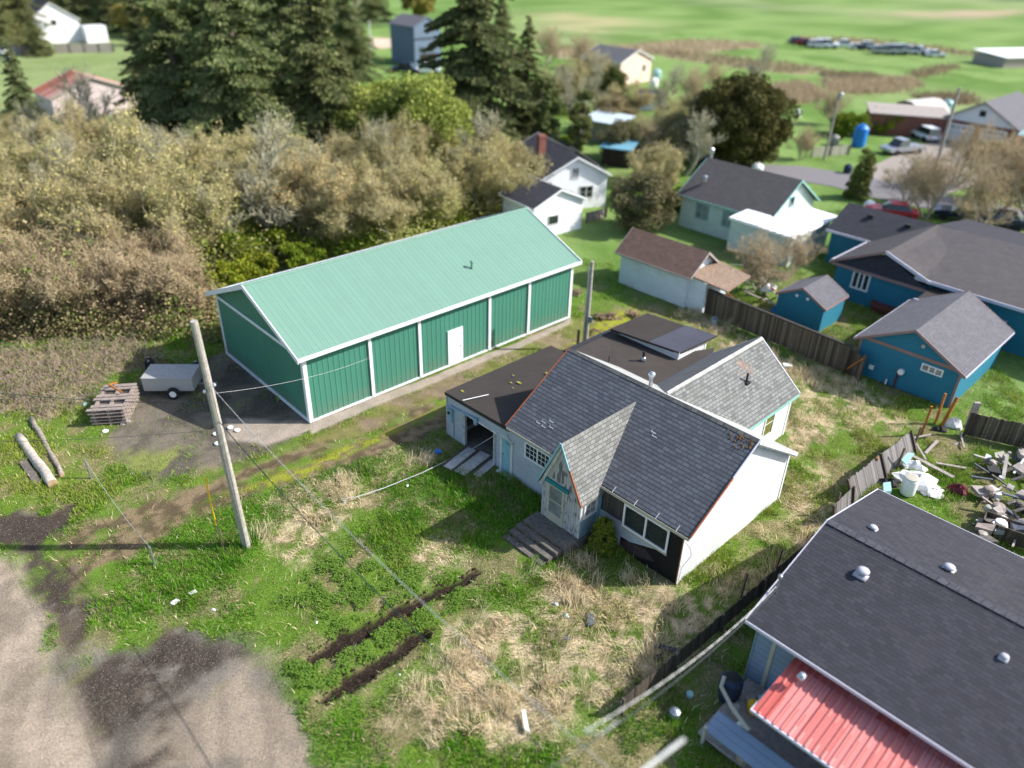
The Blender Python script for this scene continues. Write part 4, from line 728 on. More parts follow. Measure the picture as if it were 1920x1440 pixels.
# concrete landing and steps
b = MB(); b.box(-6.35,-3.95,-2.15,PY+.0,-.1,PZ); b.box(-6.45,-4.1,-2.5,-2.15,-.1,PZ-.14); b.box(-6.5,-4.2,-2.85,-2.5,-.1,PZ-.28); b.box(-6.55,-4.25,-3.2,-2.85,-.1,PZ-.42); b.build('concrete_steps', K['concd'], house)
b = MB(); b.box(-6.2,-3.9,PY+.0,.0,-.1,.45); b.build('porch_foundation', K['concd'], house)
b = MB()
for q in range(60):
    st = random.choice([0,1,2]); y = (-2.15,-2.5,-2.85)[st]-.02-random.uniform(0,.05); z = (PZ-.14,PZ-.28,PZ-.42)[st]; x = random.uniform(-6.4,-4.2); s = random.uniform(.02,.06); b.lathe([(s,0),(s*.7,.02),(.005,.03)], 5, (x,y,z-.002))
tag(b.build('moss_on_steps', m_plain('brown_moss', (.10, .06, .012), .95, 0, .4), house), kind='stuff')
# meter box, conduit and flex on the garage front
b = MB(); b.box(-13.74,-13.44,-.16,-.0,1.0,1.68); mo = b.build('meter_box', K['meter'], house); b = MB(); b.lathe([(.08,0),(.08,.05)], 12, (0,0,0)); o = b.build('meter_dial', K['black'], mo); o.location = (-13.62,-.16,1.5); o.rotation_euler = (R(90),0,0)
b = MB(); b.tube([(-13.7,-.1,1.85),(-13.0,-.1,1.9),(-11.75,-.1,2.02)], .045, 8); b.tube([(-11.72,-.12,2.1),(-11.68,-.14,1.9),(-11.7,-.12,1.78)], .1, 8); b.build('conduit', K['meter'], house)
b = MB(); b.tube([(-13.45,-.03,1.0),(-13.4,-.03,.6),(-13.42,-.03,.1)], .012, 5); b.tube([(-9.55,-.12,2.3),(-9.2,-.1,1.9),(-9.4,-.1,1.75),(-9.7,-.05,1.75)], .012, 5); b.tube([(.04,-.15,2.5),(.28,.1,2.0),(.3,.2,1.6),(.06,.1,.9),(.05,.05,.2)], .008, 5); b.build('loose_cable', K['wire'], house)
# old boards lying on the ground in front of the garage
for i, (cx, cy, a, l, w_, lb) in enumerate([(-11.9,-.95,12,1.9,.5,'flaking white board on the ground at left of the garage opening'), (-11.2,-.75,10,2.0,.62,'middle flaking white board lying in front of the garage opening'), (-10.5,-.55,12,1.5,.4,'flaking white board nearest the light blue door')]):
    c, s = math.cos(HY), math.sin(HY); t = thing('fallen_board', lb, 'board', (HO[0]+c*cx-s*cy, HO[1]+s*cx+c*cy, .09), HY+R(90+a), 'old white boards lying outside the garage')
    b = MB(); b.box(-l/2,l/2,-w_/2,w_/2,-.04,.0); b.build('board', m_paint('flaking_white_board', (.52, .5, .46), .85, .3, 3, (.2, .17, .13)), t)
    b = MB(); b.box(-l/2,l/2,w_/2+.01,w_/2+.09,-.04,.05); b.build('batten', K['bark'], t)
# ---------------------------------------------------------------- the green metal barn
BL, BW, BE, BR = 19.05, 9.5, 3.98, 6.0; bs = (BR-BE)/(BW/2)
barn = thing('metal_barn', 'long green metal barn with mint roof and white trim', 'barn', (BO[0], BO[1], 0), BY)
def ribwall(b, p0, p1, z0, ztop, out, pitch=.3, d=.017):
    p0, p1, out = np.array(p0, float), np.array(p1, float), np.array(out, float); L = np.linalg.norm(p1-p0); n = int(L/pitch); dr = (p1-p0)/L
    s = [0]; 
    for i in range(n): c = (i+.5)*L/n; s += [c-.045, c-.02, c+.02, c+.045]
    s += [L]; off = [0]+[0, 1, 1, 0]*n+[0]
    P = [(p0+dr*a+out*o*d) for a, o in zip(s, off)]
    for (A, B, a0, a1) in zip(P[:-1], P[1:], s[:-1], s[1:]):
        b.quad((A[0],A[1],z0(a0)),(B[0],B[1],z0(a1)),(B[0],B[1],ztop(a1)),(A[0],A[1],ztop(a0)))
flat0 = lambda a: .12
b = MB(); ribwall(b, (0,0,0), (8.95,0,0), flat0, lambda a: BE, (0,-1,0)); ribwall(b, (10.0,0,0), (BL,0,0), flat0, lambda a: BE, (0,-1,0)); ribwall(b, (8.95,0,0), (10.0,0,0), lambda a: 2.3, lambda a: BE, (0,-1,0)); b.build('long_wall', K['barn'], barn)
gt = lambda a: BE+bs*min(a, BW-a)
b = MB(); ribwall(b, (0,BW,0), (0,0,0), flat0, gt, (-1,0,0)); b.build('gable_wall', K['barn'], barn); b = MB(); ribwall(b, (BL,0,0), (BL,BW,0), flat0, gt, (1,0,0)); b.build('far_gable_wall', K['barn'], barn)
b = MB(); ribwall(b, (BL,BW,0), (0,BW,0), flat0, lambda a: BE, (0,1,0)); b.build('rear_wall', K['barn'], barn)
def ribroof(ya, za, yb_, zb, name):
    b = MB(); xa, xb = -.4, BL+.4; L = xb-xa; n = int(L/.3); s = [0]
    for i in range(n): c = (i+.5)*L/n; s += [c-.035, c-.015, c+.015, c+.035]
    s += [L]; of = [0]+[0, 1, 1, 0]*n+[0]; 
    for (a0, a1, o0, o1) in zip(s[:-1], s[1:], of[:-1], of[1:]):
        q = [(xa+a0,ya,za+o0*.009),(xa+a1,ya,za+o1*.009),(xa+a1,yb_,zb+o1*.009),(xa+a0,yb_,zb+o0*.009)]
        b.add(q if yb_ > ya else q[::-1], [(0,1,2,3)])
    b.quad((xa,ya,za-.06),(xb,ya,za-.06),(xb,yb_,zb-.06),(xa,yb_,zb-.06)); return b.build(name, K['barnroof'], barn)
bo = .28; r1 = ribroof(-bo, BE-bs*bo+.1, BW/2, BR+.1, 'roof'); ribroof(BW+bo, BE-bs*bo+.1, BW/2, BR+.1, 'far_roof')
b = MB(); b.tube([(-.41,BW/2,BR+.1),(BL+.41,BW/2,BR+.1)], .08, 8); b.build('ridge_cap', K['barnroof'], barn)
b = MB(); ez = BE-bs*bo
b.box(-.42,BL+.42,-bo-.12,-bo-.0,ez-.06,ez+.1); b.box(-.42,BL+.42,BW+bo,BW+bo+.12,ez-.06,ez+.1); b.build('gutter', K['bwhite'], barn)
b = MB()
for X in (-.44, BL+.40): 
    for A, B, za_, zb_ in ((-bo-.1, BW/2, ez-.02, BR), (BW/2, BW+bo+.1, BR, ez-.02)):
        b.add([(X,A,za_-.1),(X+.05,A,za_-.1),(X+.05,A,za_+.17),(X,A,za_+.17),(X,B,zb_-.1),(X+.05,B,zb_-.1),(X+.05,B,zb_+.17),(X,B,zb_+.17)], [(0,1,2,3),(7,6,5,4),(0,4,5,1),(1,5,6,2),(2,6,7,3),(3,7,4,0)])
b.build('bargeboard', K['bwhite'], barn)
b = MB()
for x in (.0, BL): b.box(x-.16 if x else -.05, x+.05 if x else .16, -.06, -.031, .1, BE-.1); b.box(x-.06 if not x else x+.031, x-.031 if not x else x+.06, -.05, .16, .1, BE-.05); b.box(x-.06 if not x else x+.031, x-.031 if not x else x+.06, BW-.16, BW+.05, .1, BE-.05)
for x in (3.8, 6.98, 12.05, 15.25): b.box(x-.09, x+.09, -.10, -.031, .1, BE-.15)
b.build('downspout', K['bwhite'], barn)
b = MB(); b.box(-.06,-.031,.16,BW-.16,3.70,3.88); b.box(-.07,-.0,-.05,BW+.05,.04,.2); b.build('gable_band', K['bwhite'], barn)
b = MB(); b.box(-.05,BL+.05,-.07,-.0,.05,.15); b.build('base_flashing', K['bwhite'], barn)
b = MB(); b.box(9.0,9.95,-.06,-.01,.12,2.22); d = b.build('door', K['white'], barn); b = MB(); b.box(9.82,9.88,-.1,-.06,1.1,1.2); b.build('door_handle', K['galv'], d)
b = MB(); b.box(8.93,9.0,-.07,.0,.12,2.3); b.box(9.95,10.02,-.07,0,.12,2.3); b.box(8.93,10.02,-.07,0,2.22,2.31); b.build('door_frame', K['bwhite'], barn)
b = MB(); z = BE+bs*1.6+.1; b.tube([(12.1,1.6,z-.05),(12.1,1.6,z+.42)], .07, 8); b.lathe([(.11,0),(.12,.08),(.04,.14)], 10, (12.1,1.6,z+.38)); b.build('vent_pipe', K['barnroof'], barn)
# ---------------------------------------------------------------- neighbouring buildings
def house_at(name, label, cat, o, yaw): return thing(name, label, cat, (o[0], o[1], 0), yaw)
# pale green house with the bright white lean-to
gh = house_at('green_house', 'pale green house with dark grey roof and white flat-roofed lean-to', 'house', (14.1, 64.5), -.79)
_, gr_ = gable_parts(gh, 8.2, 7.3, 2.95, 5.16, K['lap_green'], K['sh_house'], .35, .35, K['seafoam'])
for a_, b_ in ((1.6, 2.7), (4.2, 5.1)): window(gh, 'y-', a_, b_, 1.2, 2.3, 0, K['ltblue'], K['glass_grey'], 2, 2, .1, 1)
window(gh, 'x+', 2.9, 3.6, 3.1, 3.8, 8.2, K['ltblue'], K['glass'], 1)
b = MB(); b.lathe([(.16,0),(.16,.35),(.22,.4),(.05,.5)], 10, (1.2,1.2,3.9)); b.build('roof_vent', K['galv'], gr_)
b = MB(); b.tube([(-.2,3.9,4.6),(-.2,3.9,5.7)], .14, 8); b.lathe([(.2,0),(.2,.3),(.1,.4)], 10, (-.2,3.9,5.6)); b.build('flue_pipe', K['galv'], gh)
b = MB(); b.quad((5.9,-1.7,0),(11.2,-1.7,0),(11.2,-1.7,2.2),(5.9,-1.7,2.5)); b.quad((11.2,-1.7,0),(11.2,4.5,0),(11.2,4.5,2.6),(11.2,-1.7,2.3)); b.quad((5.9,-.0,0),(5.9,-1.7,0),(5.9,-1.7,2.5),(5.9,0,2.8)); b.build('leanto_wall', K['lap_green'], gh)
b = MB(); b.slab([(5.8,-1.95,2.62),(11.45,-1.95,2.45),(11.6,4.9,2.75),(8.5,4.6,2.95),(8.4,-.1,2.95)], .14); b.slab([(5.8,-1.95,2.66),(8.4,-1.9,2.66),(8.4,.1,3.0),(6.2,-.0,3.0)], .1)
for q in range(9): b.slab([(6+q*.6,-2.0,2.68-q*.02),(6.45+q*.6,-2.02,2.7-q*.02),(6.5+q*.6,-1.4+random.uniform(-.2,.3),2.80-q*.015),(6+q*.6,-1.5,2.78-q*.02)], .05)
b.build('white_roof', K['canopy'], gh)
# white house behind the barn
wh = house_at('white_house', 'two-gabled white house with dark grey roof and red chimney behind the barn', 'house', (8.1, 69.2), 1.93)
gable_parts(wh, 9, 6.3, 3.1, 4.75, K['lap_wh3'], K['sh_char'], .3, .3, K['white'])
window(wh, 'x-', 1.4, 2.6, 1.0, 2.0, 0, K['wtrim'], K['glass'], 2, 2, .08, 1); window(wh, 'x-', 2.9, 3.5, 2.9, 3.7, 0, K['wtrim'], K['glass_grey'], 1)
b = MB(); b.box(4.2,4.85,4.4,5.05,3,5.7); b.box(4.15,4.9,4.35,5.1,5.45,5.58); b.build('chimney', K['brick'], wh)
b = MB(); b.slab([(3,-.6,3.0),(8,-.6,3.0),(8,2.5,4.95),(3,2.5,4.95)], .12); b.build('porch_roof', K['sh_lil'], wh)
an = MB(); ann = thing('gabled_annex', 'small white gabled annex with dark roof in front of the white house', 'outbuilding', (5.5, 62.8, 0), 2.2)
gable_parts(ann, 4.4, 5.1, 2.75, 3.85, K['lap_wh3'], K['sh_char'], .25, .25, K['white']); window(ann, 'x-', 2.6, 3.6, 1.0, 1.7, 0, K['wtrim'], K['glass'], 1)
# white shed with the red-brown roof
ws_ = house_at('white_shed', 'weathered white shed with red-brown roof near the wood heap', 'shed', (7.5, 51.5), -.785)
gable_parts(ws_, 5.7, 3.1, 2.55, 3.7, K['lap_white2'], K['sh_red'], .3, .35, K['woodl'])
b = MB(); b.quad((5.7,.2,0),(7.0,.2,0),(7.0,.2,2.1),(5.7,.2,2.3)); b.quad((7.0,.2,0),(7.0,2.9,0),(7.0,2.9,2.1),(7.0,.2,2.1)); b.build('leanto_wall', K['lap_white2'], ws_)
b = MB(); b.slab([(5.6,.0,2.45),(8.6,.2,2.15),(8.4,3.3,2.3),(5.6,3.2,2.7)], .1); b.build('leanto_roof', m_plain('rusty_brown_sheet', (.24, .17, .12), .9, 0, .4), ws_)
# blue shed
sh = house_at('blue_shed', 'small bright blue shed with grey roof behind the wooden fence', 'shed', (19.65, 44.3), .785)
gable_parts(sh, 3.0, 3.2, 1.75, 2.6, K['lap_teal'], K['sh_lil'], .12, .12, K['trimpink'])
b = MB()
for y in (1.25, 1.95): b.lathe([(.09,0),(.09,.03)], 10, (0,0,0)); 
o = None
for y in (1.2, 1.95):
    b = MB(); b.lathe([(.1,0),(.1,.03)], 12); o = b.build('gable_vent', K['white'], sh, each=False); o.rotation_euler = (0, R(-90), 0); o.location = (-.01, y, 1.95)
# blue garage
bg = house_at('blue_garage', 'blue gabled garage with grey roof and low white window', 'garage', (23.85, 35.5), .78)
_, bgr = gable_parts(bg, 7.3, 5.45, 2.35, 3.8, K['lap_teal'], K['sh_lil'], .3, .3, K['trimlav'], gtrim=K['trimpink'], t=.14)
b = MB(); b.box(-.05,-.005,-.02,5.47,2.2,2.4); b.build('gable_band', K['trimpink'], bg); b = MB(); b.box(-.04,-.0,-.05,.08,0,2.2); b.box(-.04,-.0,5.37,5.5,0,2.2); b.build('corner_trim', K['trimpink'], bg)
window(bg, 'x-', .9, 1.9, 1.65, 1.95, 0, K['white'], K['glass_grey'], 3, 1, .07)
b = MB(); b.lathe([(.11,0),(.11,.04)], 12); o = b.build('gable_vent', K['cream'], bg, each=False); o.rotation_euler = (0, R(-90), 0); o.location = (-.01, 2.2, 2.95)
b = MB(); b.box(-.05,-.0,4.35,4.6,.55,.8); b.build('white_wall_plate', K['wht'], bg); b = MB(); b.tube([(-.12,3.45,.05),(-.12,3.45,.35)], .05, 6); b.build('hose_bib', K['wht'], bg)
b = MB(); b.tube([(-.1,3.0,.05),(-.1,3.0,1.05)], .05, 6); b.build('brown_pipe', K['maroon'], bg); b = MB(); b.tube([(-.2,2.85,1.1),(-.02,2.85,1.1)], .17, 10); b.build('wall_lamp', K['wht'], bg)
# main blue house: a wide low body, a left wing and a cross gable
mb_ = house_at('blue_house', 'large teal blue house with mauve trim and rambling grey-brown roofs', 'house', (22.5, 50.5), R(-46))
b = MB(); b.quad((5.4,.3,0),(19,.3,0),(19,.3,2.9),(5.4,.3,2.9)); b.quad((19,.3,0),(19,14,0),(19,14,2.9),(19,.3,2.9)); b.quad((-3.4,5.8,0),(.3,5.8,0),(.3,5.8,2.5),(-3.4,5.8,2.5)); b.quad((-3.4,11,0),(-3.4,5.8,0),(-3.4,5.8,2.5),(-3.4,11,2.5)); b.add([(-3.4,11,2.5),(-3.4,5.8,2.5),(-3.4,8.3,3.9)], [(0,1,2)]); b.build('wall', K['lap_teal'], mb_, each=True)
b = MB(); b.quad((0,0,0),(6.0,0,0),(6.0,0,2.6),(0,0,2.6)); b.quad((0,8,0),(0,0,0),(0,0,2.6),(0,8,2.6)); b.quad((6,0,0),(6,.5,0),(6,.5,2.9),(6,0,2.9)); b.build('wing_wall', K['lap_teal'], mb_)
b = MB(); b.add([(0,-.02,2.6),(6.2,-.02,2.6),(3.1,-.02,3.95)], [(0,1,2)]); b.slab([(-.3,-.35,2.5),(6.3,-.35,2.5),(3.1,-.02,3.9)], .05); b.build('shingled_gable', K['sh_char'], mb_)
b = MB(); b.slab([(5.3,-.15,3.05),(19.4,-.15,2.95),(19.4,8.2,4.15),(3.1,8.2,4.15)], .14); b.build('roof', K['sh_brown'], mb_)
b = MB(); b.slab([(3.0,8.21,4.13),(19.4,8.21,4.13),(19.4,15,3.1),(3.0,15,3.1)], .14); b.build('rear_roof', K['sh_char'], mb_)
b = MB(); b.slab([(-3.7,5.4,2.62),(.6,5.4,2.62),(4.4,8.25,4.17),(-3.7,8.25,4.12)], .14); b.slab([(-3.7,8.26,4.12),(3.4,8.26,4.12),(3.4,11,2.7),(-3.7,11,2.7)], .14); b.build('left_roof', K['sh_char'], mb_)
b = MB(); b.slab([(-.35,-.4,2.55),(3.1,-.4,4.2),(3.1,8.2,4.2),(-.35,6.0,2.55)][::-1], .13); b.build('cross_roof_left', K['sh_brown'], mb_)
b = MB(); b.slab([(3.1,-.4,4.2),(6.0,-.4,3.1),(6.0,6.5,3.7),(3.1,8.2,4.2)][::-1], .13); b.build('cross_roof_right', K['sh_brown'], mb_)
b = MB(); b.bar((3.1,-.45,4.2),(6.25,-.45,3.05),.06,.2); b.bar((5.2,-.2,3.02),(9.3,-.2,2.98),.06,.22); b.bar((9.3,-.2,2.98),(19.4,-.2,2.93),.06,.2); b.bar((-3.7,5.36,2.55),(.6,5.36,2.55),.06,.18); b.bar((-.4,-.4,2.5),(-.4,5.5,2.5),.06,.18); b.build('fascia', K['trimlav'], mb_)
b = MB(); b.bar((-.35,-.45,2.55),(3.1,-.45,4.2),.06,.18); b.bar((-.3,-.37,2.42),(6.3,-.37,2.42),.06,.2); b.build('fascia', K['trimpink'], mb_)
window(mb_, 'y-', 1.35, 2.35, 1.1, 2.15, 0, K['white'], K['glass'], 3, 1, .12)
b = MB(); b.box(10.2,11.0,.12,.28,.0,1.9); b.build('door', K['trimlav'], mb_)
b = MB(); b.slab([(6.3,-2.3,2.5),(9.6,-2.3,2.45),(9.6,.2,2.6),(6.3,.2,2.65)], .1); b.build('porch_roof', K['flat'], mb_); b = MB(); b.bar((6.2,-2.35,2.45),(9.7,-2.35,2.4),.08,.2); b.build('fascia', K['trimlav'], mb_); b = MB(); b.tube([(6.4,-2.2,0),(6.4,-2.2,2.4)], .07, 6); b.build('porch_post', K['trimpink'], mb_)
b = MB()
for x, y in ((-1.6,7.3),(1.2,7.3)): b.box(x,x+.4,y,y+.4,3.55,3.9)
b.build('roof_vent', K['black'], mb_)
b = MB(); b.tube([(14.5,7.9,4.1),(14.5,7.9,4.7)], .12, 6); b.build('flue_pipe', K['aqua'], mb_)
# near house at the lower right corner
nh = house_at('near_house', 'near blue-grey house with big dark asphalt roof and red metal patio cover', 'house', (NO[0], NO[1]), NY)
_, nr = gable_parts(nh, 20, 9.25, 2.98, 4.16, K['lap_near'], m_shingle('near_roof_shingles', (.040, .040, .050), (.02, .02, .025), .3, .15, .008, .35, (.062, .058, .064), .012, stainamt=.4), .35, .35, K['trimlav'], fascia=True, t=.16)
b = MB()
for q in range(60): b.slab([(-.3+q*.34,4.46,4.19),(-.3+q*.34+.32,4.46,4.195),(-.3+q*.34+.32,4.76,4.205),(-.3+q*.34,4.76,4.20)], .012)
b.build('ridge_cap', m_shingle('near_ridge_tabs', (.065, .065, .08), (.03, .03, .03), .3, .3, .01, .3), nh)
def nloc(px, py, z):
    p = G(px, py, z)-np.array([NO[0], NO[1], 0]); c, s = math.cos(-NY), math.sin(-NY); return (c*p[0]-s*p[1], s*p[0]+c*p[1])
nsl = (4.16-2.98)/(9.25/2)
for (p, big) in (((1617, 1075), 1), ((1777, 1070), .9), ((1636, 992), .7), ((1519, 1220), .5), ((1884, 1230), .6)):
    x, y = nloc(*p, 3.9); z = 2.98+nsl*(y if y < 4.625 else 9.25-y); b = MB(); b.lathe([(.13*big,-.1),(.13*big,.14*big),(.2*big,.14*big),(.21*big,.20*big),(.12*big,.26*big),(.04*big,.27*big)], 14, (x, y, z)); b.box(x-.22*big, x+.22*big, y-.22*big, y+.22*big, z-.08, z+.045); b.build('roof_vent', m_plain('vent_cap', (.42, .41, .45), .5) if big > .5 else K['galv'], nr, True, each=False)
x, y = nloc(1455, 1110, 3.3); b = MB(); b.tube([(x,y,2.8),(x,y,3.95)], .03, 8); b.lathe([(.05,0),(.08,.05),(.07,.15),(.01,.2)], 10, (x,y,3.9)); b.build('service_mast', K['galv'], nh)
b = MB(); b.box(-.05,.0,-.03,.12,.0,2.8); b.build('corner_trim', K['lap_near'], nh)
b = MB(); b.box(.55,.68,-.03,-.0,.1,2.8); b.box(1.3,1.42,-.03,-.0,.1,2.8); b.build('trim_strip', K['cream'], nh)
b = MB(); n = 44; xa_, xb_ = 1.35, 12.2
for i in range(n):
    x0 = xa_+(xb_-xa_)*i/n; dx = (xb_-xa_)/n
    for (a0, a1, h0, h1) in ((0,.55,0,0),(.55,.68,0,.04),(.68,.87,.04,.04),(.87,1,.04,0)):
        b.quad((x0+a0*dx,-2.5,2.1+h0),(x0+a1*dx,-2.5,2.1+h1),(x0+a1*dx,-.0,2.42+h1),(x0+a0*dx,0,2.42+h0))
b.build('patio_roof', K['red'], nh); b = MB(); b.box(1.3,1.36,-2.5,0,2.03,2.1); b.box(1.3,12.2,-2.55,-2.5,2.0,2.1); b.build('patio_beam', K['trimlav'], nh)
b = MB(); b.box(0.1,12,-3.0,-.02,.1,.22); b.build('deck', K['woodl'], nh); b = MB(); b.slab([(.35,-2.45,1.0),(8,-2.45,1.0),(8,-3.15,.75),(.35,-3.15,.75)], .06) ; b.build('balcony_panel', K['lap_near'], nh)
b = MB()
for x in (.3, 2.6, 5, 7.5): b.box(x,x+.1,-3.15,-3.05,0,.8)
b.build('deck_post', K['cream'], nh)
# ---- far houses
tg = thing('tall_house', 'tall slate blue house beyond the big conifers', 'house', (-14.7, 151.0, 0), 2.36)
gable_parts(tg, 7, 6, 6.5, 7.9, K['lap_slate'], K['sh_lil'], .2, .2, K['lap_slate'], t=.12); b = MB(); b.box(-.08,0,-.1,6.1,4.3,4.55); b.build('gable_band', K['sh_char'], tg)
window(tg, 'x-', 3.5, 5, 2.2, 3.0, 0, K['lap_slate'], K['glass'], 1); b = MB(); b.box(-.06,-.0,1.2,4.8,0,1.9); b.build('garage_door', K['dark'], tg); 
for i, y in enumerate((1.2, 3, 4.8)): window(tg, 'y-', y, y+.9, 3.6, 5.0, 0, K['white'], K['glass_grey'], 1)
ph = thing('peach_house', 'small peach house with grey roof at the marsh edge', 'house', (21.8, 137.8, 0), 2.35)
gable_parts(ph, 8, 8, 3.7, 5.2, K['lap_pink'], K['sh_grey'], .3, .3, K['white']); window(ph, 'x-', 1.5, 2.3, 1.8, 2.8, 0, K['white'], K['glass'], 1); window(ph, 'y-', 3, 4, 1.5, 2.6, 0, K['white'], K['glass'], 1)
bgg = thing('double_garage', 'brick house with white gable above two white garage doors', 'house', (53.9, 101.0, 0), -.79)
gable_parts(bgg, 8.0, 8, 2.5, 2.6, K['brick'], K['brick'], .0, .0)
b = MB(); b.poly([(-.5,-.1,2.5),(8.5,-.1,2.5),(4,-.1,5.0)]); b.build('white_gable', K['lap_wh3'], bgg)
b = MB(); b.slab([(-.7,-.6,2.5),(4,-.6,5.1),(4,12,5.1),(-.7,12,2.5)][::-1], .15); b.build('roof', K['sh_lil'], bgg); b = MB(); b.slab([(4,-.6,5.1),(8.7,-.6,2.5),(8.7,12,2.5),(4,12,5.1)][::-1], .15); b.build('roof_right', K['sh_lil'], bgg)
for x in (.7, 4.4): 
    b = MB(); b.box(x,x+2.9,-.1,.02,0,2.1); d = b.build('garage_door', K['white'], bgg)
    for q in range(4): window(bgg, 'y-', x+.2+q*.66, x+.2+q*.66+.5, 1.6, 1.85, -.1, K['white'], K['glass_grey'], 1, 1, .02, 0, .01)
b = MB(); b.box(3.65,4.35,-.16,-.11,0,2.3); b.box(-.0,8,-.16,-.11,2.15,2.45); b.build('door_trim', K['brick'], bgg); window(bgg, 'y-', 3.7, 4.3, 3.4, 4.0, -.1, K['black'], K['black'], 1, 1, .05)
b = MB(); b.slab([(8.7,-1.5,2.3),(14,-1.5,2.2),(14,3,2.6),(8.7,3,2.7)], .12); b.build('side_roof', K['aqua'], bgg); b = MB(); b.box(9,14,-.5,3,0,2.2); b.build('side_room', K['brick'], bgg)
rb = thing('rusty_barn', 'pale pink barn with streaky rusty metal roof in the left field', 'barn', tuple(G(107, 228)[:2]-6.5*np.array([math.cos(-.785), math.sin(-.785)]))+(0,), -.785)
gable_parts(rb, 6.5, 10, 2.8, 4.7, K['pinkw'], K['rusty'], .3, .3, K['cream'])
fw_ = thing('far_white_house', 'bright white house with grey roof far off at upper left', 'house', (-88, 166, 0), 2.3)
gable_parts(fw_, 10, 9, 4.2, 7.2, K['lap_wh3'], K['sh_char'], .3, .3, K['white']); window(fw_, 'x-', 4, 5, 3.2, 4.2, 0, K['white'], K['glass'], 1); b = MB(); b.box(-3,-.02,-4,0,0,3); b.build('side_porch', K['lap_wh3'], fw_)
# sheds at the marsh
def lean(name, label, p0, yaw, L, W, h, roof, wall):
    t = thing(name, label, 'shed', (p0[0], p0[1], 0), yaw); b = MB(); b.box(0, L, 0, W, 0, h-.3); b.build('wall', wall, t, each=False); b = MB(); b.slab([(-.3,-.4,h-.15),(L+.3,-.4,h-.15),(L+.3,W+.4,h+.35),(-.3,W+.4,h+.35)], .12); b.build('roof', roof, t); return t
g0 = G(1625, 250); lean('long_shed', 'low open shed with pale weathered roof beside the brown hedge', g0, -.25, 9, 4, 2.8, K['woodl'], K['brick'])
g0 = G(1690, 235); t = thing('round_shed', 'pale rounded shed behind the long low shed', 'shed', (g0[0], g0[1], 0), .5); b = MB(); n = 9
for i in range(n):
    a0, a1 = math.pi*i/n, math.pi*(i+1)/n; b.slab([(0,-3*math.cos(a0),3.2*math.sin(a0)),(6,-3*math.cos(a0),3.2*math.sin(a0)),(6,-3*math.cos(a1),3.2*math.sin(a1)),(0,-3*math.cos(a1),3.2*math.sin(a1))], .05)
b.build('canopy', m_plain('pale_canopy', (.5, .47, .44), .8), t); b = MB(); b.quad((.3,3,0),(.3,-3,0),(.3,-2.4,1.8),(.3,2.4,1.8)); b.build('opening', K['dark'], t)
g0 = G(1880, 128); lean('white_roofed_shed', 'white metal-roofed shed in the field at the right edge', g0, .3, 16, 8, 2.2, K['canopy'], K['woodl'])
g0 = G(1095, 262); lean('carport', 'pale metal-roofed carport beyond the white house', g0, -.6, 4.6, 3, 2.6, m_plain('pale_blue_sheet', (.5, .58, .62), .5), K['woodl'])
g0 = G(1128, 310); lean('blue_lean_to', 'little blue-roofed lean-to right of the white house roof', g0, -.4, 3.0, 1.8, 2.2, m_plain('sky_blue_sheet', (.16, .36, .46), .5), K['dark'])
g0 = G(1190, 205); lean('dark_shed', 'small shed with dark roof on the lawn below the peach house', g0, -.3, 3.6, 2.5, 2.0, K['sh_char'], K['lap_wh3'])
# ---------------------------------------------------------------- fences
def fence(name, label, p, q, h, mat, leanx=0., gap=.0, rail=True, wob=.04):
    p, q = np.array(p[:2]), np.array(q[:2]); L = float(np.hypot(*(q-p))); yaw = math.atan2(q[1]-p[1], q[0]-p[0]); t = thing(name, label, 'fence', (p[0], p[1], 0), yaw); t.rotation_euler = (leanx, 0, yaw)
    n = int(L/.155); b = MB()
    for i in range(n):
        x = i*L/n; hh = h+random.uniform(-wob, wob); r = random.uniform(-.012, .012)
        if gap and random.random() < gap: continue
        b.box(x, x+L/n-.008, -.012+r, .012+r, .02, hh)
    b.build('boarding', mat, t, each=False).data.materials[0] = mat; b = MB()
    if rail: b.box(0, L, .02, .09, h-.25, h-.17); b.box(0, L, .02, .09, .3, .38)
    if rail: b.build('rail', K['woodl'], t)
    b = MB(); m_ = max(2, int(L/2.4)+1)
    for i in range(m_): x = L*i/(m_-1); b.box(x-.05, x+.05, -.11, -.0125, 0, h+.08)
    b.build('post', K['wood'], t); return t, L
A_, B_ = G(1318, 590), G(1560, 705)
ft, L = fence('wooden_fence', 'weathered brown board fence along the back of the yard', G(1322, 588), G(1583, 700), 1.72, K['wood'])
b = MB(); b.box(0, L, -.1, .12, 1.72, 1.80); b.build('cap_board', m_plain('mossy_dark_cap', (.045, .04, .035), .95, 0, .4), ft)
gt_ = thing('fence_gate', 'wooden board gate with diagonal brace between the fence and blue garage', 'gate', tuple(G(1585, 700)), math.atan2(*(G(1604, 712)-G(1585, 700))[[1, 0]]))
b = MB()
for i in range(6): b.box(i*.155, i*.155+.147, 0, .025, .08, 1.55)
b.build('boarding', K['wood'], gt_, each=False); b = MB(); b.bar((.02,-.03,.3),(.9,-.03,1.45),.04,.09); b.build('brace', K['orangep'], gt_); b = MB(); b.box(-.1,0,-.06,.06,0,1.8); b.box(.94,1.04,-.06,.06,0,1.75); b.build('post', K['wood'], gt_)
fence('leaning_fence', 'grey board fence leaning over beside the junk pile', G(1598, 945), G(1716, 850), 1.15, m_boards('silvery_fence_boards', (.22, .20, .19), .14, .4, (.28, .26, .25)), leanx=R(-28), rail=False)
fence('side_fence', 'low grey board fence piece above the near house roof', G(1560, 985), G(1597, 948), .95, m_boards('silvery_fence_boards_b', (.22, .20, .19), .14, .4, (.28, .26, .25)), leanx=R(-12), rail=False)
fence('dark_fence', 'dark brown board fence running between the yard and near house', G(1165, 1340), G(1560, 1000), .75, m_boards('dark_fence_boards', (.10, .08, .058), .14, .5), leanx=R(-4))
